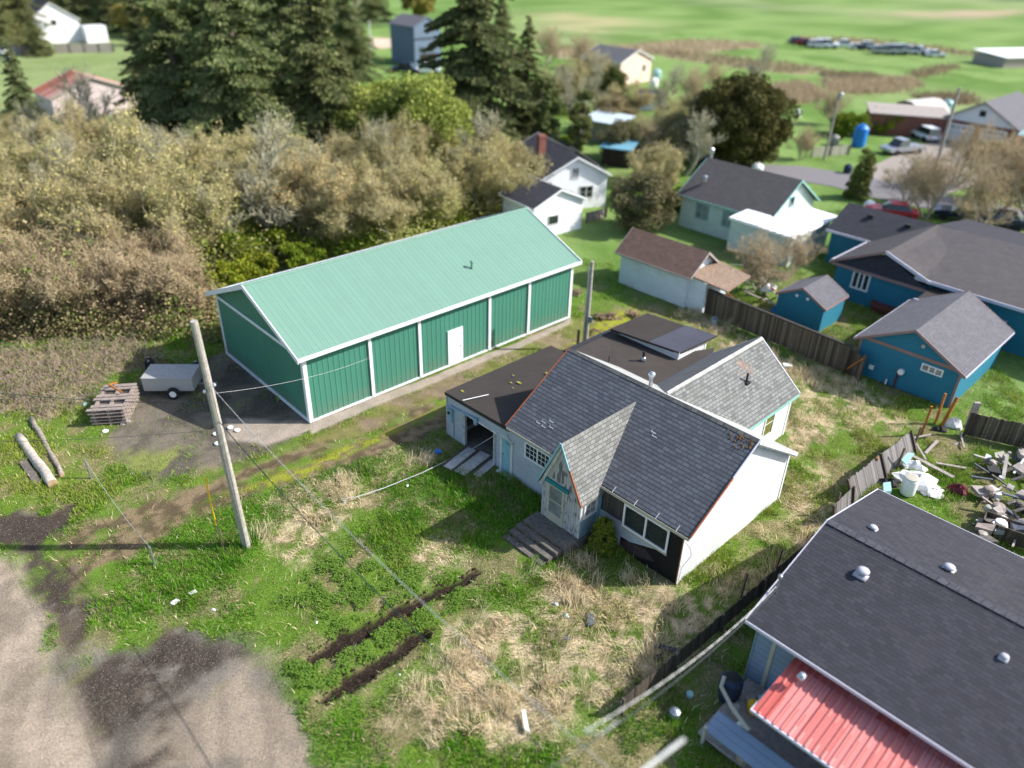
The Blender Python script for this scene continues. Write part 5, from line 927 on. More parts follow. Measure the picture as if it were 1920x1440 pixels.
fence('garden_fence', 'mossy grey-brown board fence right of the blue garage', G(1806, 815), G(1960, 850), 1.35, K['wood'])
fence('far_fence', 'pale board fence below the far white house', G(105, 100), G(215, 98), 1.6, K['woodl'], rail=False)
fence('far_brown_fence', 'brown and white fence at the far left field edge', G(-30, 103), G(100, 104), 1.6, m_boards('brown_far_fence', (.3, .2, .17), 1.4, .4, (.5, .48, .48)), rail=False)
# ---------------------------------------------------------------- trees
def seg_mesh(name, S, mat, parent, n=4):
    """S rows: x0 y0 z0 x1 y1 z1 r0 r1"""
    S = np.array(S); A, B = S[:, :3], S[:, 3:6]; D = B-A; D /= np.linalg.norm(D, axis=1, keepdims=True)+1e-9
    up = np.where(np.abs(D[:, 2:3]) > .9, [[1., 0, 0]], [[0, 0, 1.]]); X = np.cross(D, up); X /= np.linalg.norm(X, axis=1, keepdims=True); Y = np.cross(D, X)
    V = []
    for P, r in ((A, S[:, 6:7]), (B, S[:, 7:8])):
        for k in range(n): t = 2*math.pi*k/n; V.append(P+r*(X*math.cos(t)+Y*math.sin(t)))
    V = np.stack(V, 1).reshape(-1, 3); i = np.arange(len(S))[:, None]*2*n
    Fc = np.concatenate([i+[k, (k+1) % n, n+(k+1) % n, n+k] for k in range(n)], 0)
    return tri_obj(name, V, Fc, mat, parent)
def leaf_quads(P, s, aspect=1., nrm=None, r=None):
    N = len(P); r = r or rng; a = r.normal(0, 1, (N, 3)); a /= np.linalg.norm(a, axis=1, keepdims=True); b = np.cross(a, r.normal(0, 1, (N, 3))); b /= np.linalg.norm(b, axis=1, keepdims=True)
    s = np.broadcast_to(np.asarray(s, float), (N,))[:, None]
    V = np.stack([P-a*s*aspect-b*s*.5, P+a*s*aspect*.2-b*s, P+a*s*aspect+b*s*.3, P-a*s*.2*aspect+b*s], 1).reshape(-1, 3)
    return V, np.arange(4*N).reshape(-1, 4)
def skeleton(h, levels=4, spread=.55, trunks=1, base_r=.12, seed=0, first=.12, kids=(5, 5, 5), up=.25, ratio=.62, wig=.18):
    r = np.random.default_rng(seed); S = []; tips = []
    def grow(p, d, L, rad, lev):
        n = 4 if lev < 2 else 3; pts = [p]
        for i in range(n):
            d = d+r.normal(0, wig, 3)+[0, 0, up*.25]; d /= np.linalg.norm(d); q = pts[-1]+d*L/n; S.append([*pts[-1], *q, rad*(1-.7*i/n), rad*(1-.7*(i+1)/n)]); pts.append(q)
        if lev >= levels-1: tips.append(pts[-1]); tips.append(pts[-2]); return
        k = kids[min(lev, len(kids)-1)]; k = k+r.integers(0, 3)
        for j in range(k):
            t = first+(1-first)*(j+.5)/k if lev == 0 else .25+.75*(j+r.random())/k; i = min(int(t*n), n-1); p0 = pts[i]+(pts[i+1]-pts[i])*(t*n-i)
            a = r.uniform(0, 2*math.pi); o = np.array([math.cos(a), math.sin(a), r.uniform(-.1, .5)])
            dd = d*(1-spread)+o*spread; dd /= np.linalg.norm(dd); grow(p0, dd, L*ratio*r.uniform(.65, 1.1), rad*(1-.6*t)*.6, lev+1)
        tips.append(pts[-1])
    for t in range(trunks):
        a = 2*math.pi*t/max(1, trunks)+r.random(); tilt = 0 if trunks == 1 else r.uniform(.15, .5)
        grow(np.array([math.cos(a)*.2*(trunks > 1), math.sin(a)*.2*(trunks > 1), 0.]), np.array([math.cos(a)*tilt, math.sin(a)*tilt, 1.]), h*.62, base_r, 0)
    return S, np.array(tips)
L_TAN = m_leaf('tan_catkins', [(.44, .35, .15), (.58, .48, .20), (.46, .40, .13), (.36, .28, .14)])
L_YEL = m_leaf('yellow_green_buds', [(.30, .30, .08), (.44, .42, .15), (.50, .44, .20), (.22, .24, .06)])
L_BROWN = m_leaf('brown_twig_tips', [(.38, .29, .16), (.48, .38, .21), (.28, .21, .12), (.24, .24, .08)])
L_LIME = m_leaf('lime_leaves', [(.22, .25, .04), (.34, .36, .08), (.42, .40, .11), (.18, .21, .04)])
L_GREEN = m_leaf('bright_bush_leaves', [(.08, .15, .012), (.18, .26, .02), (.28, .31, .03), (.04, .08, .01)])
L_OLIVE = m_leaf('olive_leaves', [(.07, .09, .03), (.13, .15, .045), (.19, .19, .07), (.045, .06, .02)])
L_CON = m_leaf('conifer_needles', [(.06, .085, .03), (.12, .15, .05), (.21, .22, .085), (.075, .10, .035), (.30, .29, .13)], .8, .3)
L_HEDGE = m_leaf('dark_olive_needles', [(.075, .095, .022), (.14, .155, .038), (.21, .20, .06), (.05, .065, .018)], .8, .12)
M_TW = m_plain('twig_bark', (.42, .33, .20), .95, 0, .3); M_TWG = m_plain('mossy_twig_bark', (.42, .37, .20), .95, 0, .3); M_TWD = m_plain('dark_twig_bark', (.2, .16, .13), .95, 0, .3); M_TR = m_plain('grey_trunk_bark', (.38, .34, .28), .95, 0, .3)
def bare_tree(name, h, seed, leaf=None, nl=0, ls=.07, twig=None, trunks=1, spread=.55, ratio=.62, kids=(7, 6, 5), base_r=.14, levels=4, sc_=.35, thick=1.0, extra=None):
    t = thing(name, 'x', 'tree'); S, tips = skeleton(h, levels, spread, trunks, base_r, seed, kids=kids, ratio=ratio); S = np.array(S); r = np.random.default_rng(seed)
    k = h/max(S[:, 5].max(), .1); S[:, :6] *= k; tips = tips*k; S[:, 6:] = np.maximum(S[:, 6:], .012*thick); big = S[:, 6] > .035*thick
    seg_mesh('trunk', S[big], M_TR, t, 6); seg_mesh('crown', S[~big], twig or M_TW, t, 3)
    c = t.children[-1]
    # fine twigs and buds make the crown's haze of detail
    n = nl or 2500; P = tips[r.integers(0, len(tips), n)]+r.normal(0, sc_, (n, 3)); P[:, 2] = np.maximum(P[:, 2], .2)
    if leaf: V, Fc = leaf_quads(P, r.uniform(.5, 1.3, n)*ls, 1.3, r=r); tri_obj('catkins' if leaf in (L_TAN, L_BROWN, L_YEL) else 'foliage', V, Fc, leaf, t)
    m_ = int(n*.9); P = tips[r.integers(0, len(tips), m_)]; Q = P+r.normal(0, 1, (m_, 3))*[.32, .32, .38]*sc_/.35+[0, 0, .12]; P2 = P+r.normal(0, .08, (m_, 3))
    seg_mesh('twigs', np.c_[P2, Q, np.full(m_, .010*thick), np.full(m_, .006*thick)], twig or M_TW, t, 3)
    if extra: n = extra[1]; P = np.c_[r.normal(0, h*.24, (n, 2)), np.abs(r.normal(0, h*.2, n))]; V, Fc = leaf_quads(P, r.uniform(.5, 1.3, n)*extra[2], 1.2, r=r); tri_obj('ivy', V, Fc, extra[0], t)
    return t
def clump_bush(name, rx, rz, seed, leaf, n=9000, ls=.06, clumps=40, trunk=True, base=.0, cr=.32, cat='bush', shape=None):
    r = np.random.default_rng(seed); t = thing(name, 'x', cat); cs = []
    while len(cs) < clumps:
        p = r.uniform(-1, 1, 3); p[2] = r.uniform(0, 1); q = np.array([p[0], p[1], 2*p[2]-1]) if shape is None else p
        if (shape is None and .35 < np.linalg.norm(q) < 1) or (shape is not None and math.hypot(p[0], p[1]) < shape(p[2]) and (math.hypot(p[0], p[1]) > .45*shape(p[2]))): cs.append([p[0]*rx, p[1]*rx, base+p[2]*rz])
    cs = np.array(cs); i = r.integers(0, clumps, n); d = r.normal(0, 1, (n, 3)); d /= np.linalg.norm(d, axis=1, keepdims=True); rad = cr*min(rx, rz)*r.uniform(.6, 1.25, clumps)
    P = cs[i]+d*(rad[i]*r.random(n)**.4)[:, None]*[1, 1, .8]; P[:, 2] = np.maximum(P[:, 2], .03)
    V, Fc = leaf_quads(P, r.uniform(.5, 1.4, n)*ls, 1.2, r=r); tri_obj('crown' if trunk else 'foliage', V, Fc, leaf, t)
    if trunk:
        S = [[0, 0, 0, 0, 0, base+rz*.55, rx*.07+.03, rx*.03+.02]]
        for c in cs[:18]: S.append([0, 0, base+rz*.25*r.random(), *c, .04, .015])
        seg_mesh('trunk', S, M_TR, t, 5)
    return t
def conifer(name, h, rad, seed, leaf=L_CON, n_w=34, droop=.35, dens=1., start=.06, power=.8, ls=.26):
    r = np.random.default_rng(seed); t = thing(name, 'x', 'tree'); S = [[0, 0, 0, 0, 0, h*.5, rad*.09+.05, rad*.05+.03], [0, 0, h*.5, 0, 0, h, rad*.05+.03, .03]]; PP = []; SS = []
    for w_ in range(n_w):
        f = start+(1-start)*(w_/(n_w-1))**.95; z = h*f; Rr = rad*max(.02, (1-f))**power*r.uniform(.6, 1.2); k = int(4+4*(1-f))
        for j in range(k):
            a = r.uniform(0, 2*math.pi); L = Rr*r.uniform(.6, 1.12); d0 = np.array([math.cos(a), math.sin(a)]); pts = []; m_ = 7; rise = r.uniform(.05, .3)
            for q in range(m_+1):
                s = q/m_; pts.append([d0[0]*L*s, d0[1]*L*s, z+L*(rise*s-droop*s*s*1.3)+(L*.10*max(0, s-.8)*3)])
            for p0, p1 in zip(pts[:-1], pts[1:]): SS.append([*p0, *p1, .05*(1-f)+.015, .04*(1-f)+.012])
            pts = np.array(pts); nn = int(L*62*dens)+14; s = r.random(nn)**.7; idx = np.minimum((s*m_).astype(int), m_-1); fr = (s*m_-idx)[:, None]; P = pts[idx]*(1-fr)+pts[idx+1]*fr
            w2 = (.06+.13*L*(1-np.abs(s-.45)))[:, None]; lat = np.array([-d0[1], d0[0], 0.]); lt = r.normal(0, 1, (nn, 1)); P = P+lat*lt*w2
            D = np.array([d0[0]*.7, d0[1]*.7, 0])+lat*lt*.5+np.c_[np.zeros((nn, 2)), -r.uniform(.3, 1.6, nn)]+r.normal(0, .25, (nn, 3)); D /= np.linalg.norm(D, axis=1, keepdims=True)
            side = np.cross(D, r.normal(0, 1, (nn, 3))); side /= np.linalg.norm(side, axis=1, keepdims=True); l_ = (r.uniform(.6, 1.5, nn)*ls*2.3)[:, None]; w3 = l_*.22
            PP.append(np.stack([P-side*w3, P+D*l_*.5-side*w3*1.2, P+D*l_, P+D*l_*.45+side*w3*1.2], 1))
    V = np.concatenate(PP).reshape(-1, 3); Fc = np.arange(len(V)).reshape(-1, 4); tri_obj('crown', V, Fc, leaf, t)
    seg_mesh('trunk', S, K['bark'], t, 8); seg_mesh('branches', SS, K['bark'], t, 3); return t
used = set()
def place(proto, px, py, s=1., label='', group=None, yaw=None, world=None, cat=None):
    p = world if world is not None else G(px, py); yaw = random.uniform(0, 6.28) if yaw is None else yaw
    if id(proto) not in used: used.add(id(proto)); o = proto; o.location = (p[0], p[1], 0); o.rotation_euler = (0, 0, yaw); o.scale = (s,)*3 if not hasattr(s, '__len__') else s; o['label'] = label
    else: o = dup(proto, (p[0], p[1], 0), yaw, s, label)
    if group: o['group'] = group
    if cat: o['category'] = cat
    return o
T1 = bare_tree('budding_tree', 7.6, 11, L_TAN, 11000, .055, M_TWG, trunks=4, spread=.46, base_r=.15, kids=(5, 4, 4, 2), levels=5, ratio=.6, sc_=.22, thick=1.5, extra=(L_YEL, 5000, .06))
T2 = bare_tree('budding_tree', 7.2, 12, L_YEL, 13000, .06, M_TWG, trunks=5, spread=.5, base_r=.14, kids=(5, 4, 3, 2), levels=5, ratio=.62, sc_=.26, thick=1.4, extra=(L_GREEN, 3500, .06))
T3 = bare_tree('bare_thicket_tree', 5.4, 13, L_BROWN, 5000, .045, M_TW, trunks=6, spread=.5, base_r=.08, kids=(5, 4, 3, 2), levels=5, ratio=.62, sc_=.22, thick=1.3, extra=(L_BROWN, 5500, .055))
T4 = bare_tree('bare_tree', 9.0, 14, None, 1900, .05, m_plain('pale_lichen_twigs', (.40, .38, .26), .95, 0, .25), trunks=1, spread=.42, base_r=.24, kids=(11, 7, 5), ratio=.55, sc_=.22, thick=1.8)
T5 = clump_bush('lime_tree', 3.2, 6.0, 15, L_LIME, 26000, .085, 70, True, 1.0)
T6 = clump_bush('green_bush', 2.0, 2.6, 16, L_GREEN, 13000, .075, 36, True, .1)
C1 = conifer('conifer', 26, 8.5, 21, n_w=44, dens=1.1, ls=.155); C2 = conifer('conifer', 22, 7.2, 22, n_w=38, dens=1.0, ls=.155); C3 = conifer('conifer', 14, 4.4, 23, n_w=30, dens=1.1, ls=.13)
TH = 'budding trees of the thicket behind the green barn'
for (px, py, s, k, lb) in [
  (600, 462, .8, 1, 'tan budding tree rising over the left part of the barn ridge'), (650, 470, .95, 2, 'tan budding tree left of the barn roof middle'), (735, 455, 1.05, 1, 'yellowish budding tree behind the middle of the barn roof'), (820, 430, 1.05, 2, 'yellowish budding tree right of the barn roof middle'),
  (905, 405, 1.05, 1, 'yellow-tan budding tree next to the white annex'), (970, 385, 1.0, 2, 'tan budding tree hiding the white house roof edge'), (465, 425, .8, 2, 'tan budding tree left of the pale bare tree'), (390, 440, 1.1, 1, 'tan budding tree in the thicket right of the rusty barn'),
  (300, 450, 1.15, 2, 'broad tan budding tree in the middle of the left thicket'), (215, 440, 1.15, 1, 'tallest tan budding tree in the left thicket'), (130, 430, 1.1, 2, 'tan budding tree below the rusty barn'), (50, 420, 1.1, 1, 'tan budding tree near the left edge below the green field'),
  (90, 500, 1.1, 1, 'tan budding tree at the left edge, second row of the thicket'), (180, 520, 1.0, 2, 'low tan budding tree in the second thicket row'), (275, 520, 1.0, 1, 'yellowish budding tree above the trailer'), (365, 515, .95, 2, 'tan budding tree left of the barn gable'), (-20, 480, 1.15, 2, 'tan budding tree cut by the left edge'),
  (700, 400, 1.0, 2, 'greenish tan budding tree below the lime tree'), (620, 395, 1.0, 1, 'greenish budding tree behind the pale bare tree'), (850, 360, .95, 1, 'tan budding tree below the right-hand conifer'),
  (-60, 560, 1.1, 1, 'tan budding tree at the far left behind the brambles'), (150, 380, .9, 1, 'small budding tree beside the rusty barn wall'), (340, 385, .9, 2, 'small budding tree under the big left conifers')]:
    q_ = random.uniform(.75, 1.35); place(T1 if k == 1 else T2, px, py, (s, s, s*q_), lb, TH)
for (px, py, s, k, lb) in [(440, 400, 1.0, 2, 'yellow-green budding tree below the middle of the big conifers'), (520, 390, .95, 1, 'tan budding tree under the right part of the big conifers'), (260, 370, .9, 2, 'yellow-green budding tree right of the grey bare trees'), (90, 370, .85, 2, 'yellow-green budding tree at the foot of the left field'), (10, 350, .85, 1, 'small tan tree on the left edge below the field'), (935, 350, .8, 2, 'yellow-green tree at the foot of the big right conifer'), (760, 375, .9, 2, 'yellow-green tree directly below the lime tree'), (570, 440, .85, 2, 'low yellow-green tree right of the pale bare tree'), (690, 440, .8, 2, 'low yellow-green tree over the barn ridge middle')]:
    place(T1 if k == 1 else T2, px, py, (s, s, s*random.uniform(.9, 1.25)), lb, TH)
for (px, py, s, lb) in [(40, 600, 1.0, 'bare brown thicket tree at the left edge above the brambles'), (130, 610, 1.0, 'bare brown thicket tree second from the left above the brambles'), (215, 605, 1.0, 'bare brown thicket tree left of the trailer'), (290, 600, .95, 'bare brown thicket tree above the trailer'),
  (355, 590, .9, 'bare brown thicket tree behind the utility pole top'), (85, 560, 1.05, 'bare brown thicket tree in the second row at left'), (180, 565, 1.05, 'grey-brown thicket tree above the pallet stack'), (330, 545, 1.0, 'grey-brown thicket tree just left of the barn gable'), (-30, 620, 1.1, 'bare brown thicket tree cut by the left edge'), (255, 560, 1., 'brown thicket tree in the middle of the near row')]:
    place(T3, px, py, s, lb, 'bare brown trees at the near edge of the thicket')
for (px, py, s, lb) in [(535, 475, 1.12, 'tall pale bare tree with upswept branches behind the barn'), (60, 330, .8, 'grey bare tree beside the green field at left'), (235, 320, 1.1, 'grey bare tree in front of the rusty barn'), (200, 330, .9, 'dark bare tree hiding the rusty barn corner'),
  (650, 90, 1.3, 'leaning bare trunk tree left of the tall slate house'), (1085, 250, .9, 'bare tree beside the pale carport'), (1120, 215, .9, 'bare tree left of the peach house'), (1245, 240, .85, 'bare tree on the lawn right of the peach house'), (1420, 190, .9, 'bare tree standing behind the big dark shrub'), (1285, 330, .8, 'spindly bare tree left of the green house')]:
    place(T4, px, py, s, lb)
place(T5, 790, 340, 1.4, 'lime green leafy tree between the two dark conifer groups'); place(T5, 720, 330, 1.2, 'lime green leafy tree left of the brighter lime tree'); place(T5, 840, 320, .8, 'small lime tree under the right conifer')
for (px, py, s, lb) in [(120, 470, .85, 'pale spiky bare tree standing up from the left thicket'), (270, 470, .95, 'pale spiky bare tree in the thicket above the trailer'), (390, 500, .8, 'pale slender bare tree left of the barn ridge end'), (640, 440, .85, 'slender bare tree behind the barn left of middle'), (760, 400, .8, 'slender bare tree under the lime tree'), (870, 390, .85, 'slender bare tree between barn and right conifer'), (30, 520, .85, 'pale spiky bare tree at the left edge'), (195, 560, .7, 'pale spiky bare tree in the near brown row'), (330, 430, .9, 'slender bare tree in front of the big left conifers'), (100, 400, .8, 'slender bare tree below the rusty barn gable')]:
    place(T4, px, py, (s, s, s*random.uniform(.9, 1.15)), lb)
for (px, py, s, lb) in [(165, 430, .62, 'lime leafy tree tucked in the middle of the left thicket'), (20, 400, .6, 'lime leafy tree at the left edge of the thicket'), (440, 470, .55, 'lime leafy tree at the left end of the barn ridge'), (880, 395, .5, 'small lime leafy tree near the right end of the barn ridge'), (320, 460, .6, 'lime leafy tree in the hollow above the trailer'), (560, 455, .5, 'small lime leafy tree right of the pale bare tree')]:
    place(T5, px, py, s, lb)
T5b = clump_bush('yellow_tree', 4, 6, 25, m_leaf('golden_leaves', [(.30, .22, .06), (.42, .32, .10), (.24, .19, .06)]), 9000, .2, 50, True, 1.5)
place(T5b, 785, 40, 1.1, 'golden yellow tree behind the tall slate house')
place(T5b, 250, 70, .8, 'yellow flowering tree near the far white house')
for (px, py, s, lb) in [(430, 500, 1.1, 'bright green bush against the barn rear wall'), (350, 490, 1.1, 'bright green bush in the gap of the left thicket'), (520, 480, .9, 'bright green bush at the foot of the pale bare tree'), (620, 450, .9, 'bright green bush behind the barn ridge'), (300, 500, .8, 'yellow-green bush in the thicket above the trailer'),
  (60, 390, 1.1, 'dark green bush in the upper left thicket'), (430, 545, .8, 'green bush at the left corner of the barn'), (1055, 290, .8, 'bright bush right of the chimney'), (1265, 390, .7, 'yellow-green bush by the green house corner'), (1660, 250, .9, 'olive bush in front of the long shed'), (1590, 255, 1.1, 'green bush beside the blue barrel'), (1700, 225, .7, 'olive bush behind the grey pickup'), (1870, 300, .8, 'yellow bush below the brick house')]:
    place(T6, px, py, s, lb)
for (px, py, s, p_, lb) in [(470, 330, 1.0, C1, 'largest dark conifer in the middle of the left group'), (610, 320, .95, C2, 'dark conifer at the right side of the left group'), (360, 300, .95, C2, 'dark conifer at the left side of the left group'), (560, 260, 1.0, C1, 'dark conifer rear of the left group'), (300, 250, .7, C2, 'smaller dark conifer left behind the group'), (420, 240, 1., C2, 'tall conifer rear left of the group'), (650, 230, .7, C3, 'slim conifer left of the lime tree'),
  (888, 292, 1.04, C1, 'big dark conifer right of the tall slate house'), (985, 270, .62, C2, 'conifer at the right flank of the big one'), (850, 250, .7, C3, 'small conifer left of the big right one')]:
    place(p_, px, py, s, lb)
for (px, py, s, p_, lb) in [(40, 85, .9, C2, 'dark conifer at the top left corner'), (110, 75, .8, C3, 'dark conifer left of the far white house'), (-20, 95, .9, C2, 'dark conifer cut by the left edge at the top'), (75, 105, .6, C3, 'small dark conifer at the field edge'), (270, 60, 1.0, C1, 'dark conifer right of the far white house'), (340, 75, .9, C2, 'dark conifer above the rusty barn'), (215, 20, .9, C2, 'distant conifer at the top edge'), (120, 20, 1., C2, 'distant conifer behind the far white house'), (20, 20, 1., C1, 'distant big conifer in the top left corner'),
  (700, 40, .8, C2, 'distant conifer left of the tall slate house'), (560, 90, .9, C2, 'distant conifer behind the left group'), (450, 90, .9, C1, 'distant conifer seen between the left group'), (940, 60, .8, C3, 'distant conifer right of the tall slate house'), (60, 20, 1.1, C2, 'distant conifer second from the top left corner'), (165, 8, .9, C1, 'distant conifer over the far white house roof')]:
    place(p_, px, py, s, lb)
for (px, py, s, p_, lb) in [(160, 60, .8, C2, 'conifer just left of the far white house roof'), (205, 45, .8, C2, 'conifer close behind the far white house'), (300, 30, 1.1, C1, 'far conifer over the big left group'), (500, 60, 1.1, C1, 'far conifer behind the middle of the left group'), (620, 60, 1.0, C2, 'far conifer right behind the left group'), (660, 150, .8, C2, 'conifer between left group and the white post')]:
    place(p_, px, py, s, lb)
for (px, py, s, p_, lb) in [(60, 260, .75, C3, 'dark conifer bush beside the rusty barn wall'), (720, 180, .8, T6, 'golden bush left of the cars by the slate house'), (690, 200, 1.0, T6, 'golden green bush below the white post'), (760, 205, .9, T6, 'olive bush below the cars by the slate house')]:
    place(p_, px, py, s, lb)
for i, (px, py, s, lb) in enumerate([(470, 520, .75, 'low green bush behind the left end of the barn ridge'), (570, 500, .7, 'low green bush behind the barn, right of the pale bare tree foot'), (665, 465, .75, 'low green bush behind the barn ridge below the middle trees'), (745, 442, .7, 'low yellow-green bush behind the middle of the barn ridge'), (830, 418, .75, 'low green bush behind the right half of the barn ridge'), (905, 396, .65, 'low green bush left of the white annex wall'), (160, 470, .9, 'green bush inside the left thicket'), (30, 450, .9, 'green bush at the left edge inside the thicket'), (245, 500, .8, 'green bush in the hollow of the left thicket'), (395, 485, 1.25, 'largest bright bush left of the barn ridge end')]):
    place(T6, px, py, (s*1.1, s*1.1, s), lb)
B1 = clump_bush('big_shrub', 5.0, 8.6, 31, L_HEDGE, 70000, .11, 150, True, .2, .24); place(B1, 1375, 305, 1.0, 'big round dark olive shrub tree behind the green house')
B2 = clump_bush('ivy_tree', 1.3, 8.5, 32, L_OLIVE, 9000, .12, 30, True, .2, .5); place(B1, 1140, 185, .5, 'dark brownish round tree left of the peach house'); place(B2, 1020, 300, 1.0, 'ivy-covered tree left of the white flue'); place(B2, 1085, 300, .85, 'ivy-covered trunk behind the white house'); place(B2, 960, 250, 1.1, 'ivy-covered tree beside the big right conifer')
B3 = clump_bush('brown_shrub', 2.7, 4.6, 33, m_leaf('brown_shrub_twigs', [(.22, .18, .11), (.31, .26, .15), (.17, .17, .07), (.25, .24, .09)]), 22000, .07, 70, True, .1, .3, 'shrub'); place(B3, 1195, 430, 1.0, 'large rounded brown shrub between white house and white shed'); place(B3, 1225, 345, .85, 'brownish green shrub behind the large rounded brown one'); place(B3, 1150, 250, .9, 'brown bare shrub near the carport'); place(B3, 1280, 300, 1.0, 'green-brown shrub left of the big dark shrub')
place(B3, 1160, 300, .9, 'brown shrub right of the little blue lean-to'); place(B3, 1310, 250, 1.1, 'brown-green shrub left behind the big dark shrub'); place(B3, 1640, 245, .6, 'brown hedge shrub in front of the long shed')
B4 = clump_bush('columnar_conifer', 1.0, 4.6, 34, L_HEDGE, 14000, .06, 70, True, .1, .5, 'tree', shape=lambda z: 1-.75*z**2); place(B4, 1605, 372, 1.0, 'narrow columnar conifer standing beside the paved road')
T7 = bare_tree('grey_bare_tree', 6.2, 41, None, 4200, .06, M_TW, trunks=3, spread=.58, base_r=.12, kids=(6, 5, 4), ratio=.64, sc_=.24)
for (px, py, s, lb) in [(1735, 410, 1.0, 'grey bare spreading tree left of the leaning pole by the road'), (1830, 440, 1.05, 'grey bare spreading tree in front of the dark parked cars'), (1900, 380, 1.1, 'brown bare spreading tree at the right edge below the brick house'), (1790, 350, 1.1, 'bare spreading tree on the gravel driveway edge'), (1860, 405, 1.2, 'bare tree right in front of the dark car with red lights'), (1700, 385, .8, 'small bare tree at the road edge near the red hatchback'), (1935, 430, 1.3, 'bare tree cut by the right edge beside the road'), (1420, 545, .72, 'small grey bare tree behind the wooden fence'), (1475, 520, .6, 'second small bare tree near the white lean-to')]:
    place(T7, px, py, s, lb)
for (px, py, s, p_, lb) in [(1060, 215, 1.0, T2, 'budding tree by the ivy-covered trees'), (1110, 180, .9, T1, 'tan tree below the marsh left of the peach house'), (1170, 240, .8, T1, 'tan tree above the little blue lean-to'), (1245, 290, .9, T2, 'yellow-green tree left of the big dark shrub'), (1230, 380, .8, T2, 'yellow-green tree between brown shrub and green house'), (1095, 130, 1., T7, 'bare brown tree at the marsh edge'), (1030, 120, 1.1, T7, 'bare brown tree right of the big right conifer'), (1290, 200, .9, T7, 'bare tree at the far side of the big dark shrub'), (1200, 300, .8, T7, 'bare twiggy tree at the end of the paved road'), (1560, 235, .8, T7, 'thin bare tree left of the long shed'), (1500, 300, .6, T7, 'thin bare tree by the vegetable patch'), (1330, 170, .7, T7, 'thin bare tree behind the big dark shrub')]:
    place(p_, px, py, s, lb)
# moulded evergreen beside the porch
B5 = clump_bush('evergreen_shrub', .50, 1.65, 51, m_leaf('mossy_evergreen', [(.08, .10, .010), (.15, .17, .015), (.22, .22, .03), (.05, .065, .008)], .85, .1), 42000, .024, 260, True, .02, .3, 'shrub', shape=lambda z: (1-.62*z**2.2)); 
c_, s_ = math.cos(HY), math.sin(HY); place(B5, 0, 0, 1., 'small mossy green cone-shaped shrub beside the porch steps', world=(HO[0]+c_*-3.25-s_*-.65, HO[1]+s_*-3.25+c_*-.65))
# brambles at the thicket edge
x = rng.uniform(-34, -16, 5200); y = rng.uniform(32, 46, 5200); k = rng.random(5200) < zone(x, y, Z_BRUSH, 1, .6); x, y = x[k], y[k]; N = len(x); S = []
for i in range(N):
    a = rng.uniform(0, 6.28); L = rng.uniform(.5, 1.4); hh = rng.uniform(.25, .9); p = np.array([x[i], y[i], 0]); 
    q = p+[math.cos(a)*L*.5, math.sin(a)*L*.5, hh]; e2 = p+[math.cos(a)*L, math.sin(a)*L, hh*.45]; S += [[*p, *q, .014, .011], [*q, *e2, .011, .006]]
o = seg_mesh('brambles', S, m_plain('bramble_canes', (.33, .26, .19), .95, 0, .4), None, 3); tag(o, 'tangled bare brown bramble canes at the foot of the thicket', 'brambles', kind='stuff')
n = 4500; i = rng.integers(0, N, n); P = np.c_[x[i]+rng.normal(0, .3, n), y[i]+rng.normal(0, .3, n), np.abs(rng.normal(.25, .25, n))]; V, Fc = leaf_quads(P, rng.uniform(.03, .07, n), 1.2); tag(tri_obj('bramble_leaves', V, Fc, L_GREEN), 'sparse green leaves among the bramble canes', 'brambles', kind='stuff')
# undergrowth beneath the thicket
zp = PX((-200, 400), (200, 330), (600, 330), (1000, 350), (1040, 400), (840, 400), (560, 490), (410, 545), (430, 650), (300, 640), (100, 640), (-200, 640))
n = 230000; x = rng.uniform(-48, 4, n); y = rng.uniform(38, 84, n); k = (inpoly(x, y, zp) > 0) & ~(inpoly(x, y, foot[4]) > -.5); x, y = x[k], y[k]; n = len(x)
P = np.c_[x, y, np.abs(rng.normal(0, 1.0, n))*(.2+2.2*sstep(.35, .7, fbm(x, y, 3, 3, 91)))]; V, Fc = leaf_quads(P, rng.uniform(.05, .13, n), 1.2)
tag(tri_obj('undergrowth', V, Fc, m_leaf('undergrowth_leaves', [(.20, .16, .08), (.30, .24, .13), (.12, .17, .03), (.22, .24, .06)]), None), 'brown and green undergrowth below the thicket trees', 'undergrowth', kind='stuff')
# rushes and weeds along the marsh
def reeds(nm, polys, n, h, c, lb):
    xs, ys = [], []
    for po in polys:
        P = np.array(po); X = rng.uniform(P[:, 0].min(), P[:, 0].max(), n); Y = rng.uniform(P[:, 1].min(), P[:, 1].max(), n); k = inpoly(X+rng.normal(0, 1, n), Y+rng.normal(0, 1, n), po) > 0; xs.append(X[k]); ys.append(Y[k])
    x = np.concatenate(xs); y = np.concatenate(ys); N = len(x); V, Fc, cc = blades(x, y, np.zeros(N), rng.uniform(.5, 1.3, N)*h, .22, rng.uniform(.1, .6, N), C(*c)*rng.uniform(.7, 1.3, (N, 1))); tag(tri_obj(nm, V, Fc, gmat, None, cc), lb, 'reeds', kind='stuff')
reeds('pale_reeds', [FARB[i][0] for i in (0, 2, 3)], 9000, .9, (.42, .34, .22), 'pale dead reed beds standing in the green marsh'); reeds('brown_rushes', [FARB[i][0] for i in (1, 4, 5, 6, 10)], 2600, .9, (.28, .23, .14), 'dark brown rushes along the marsh ditches')
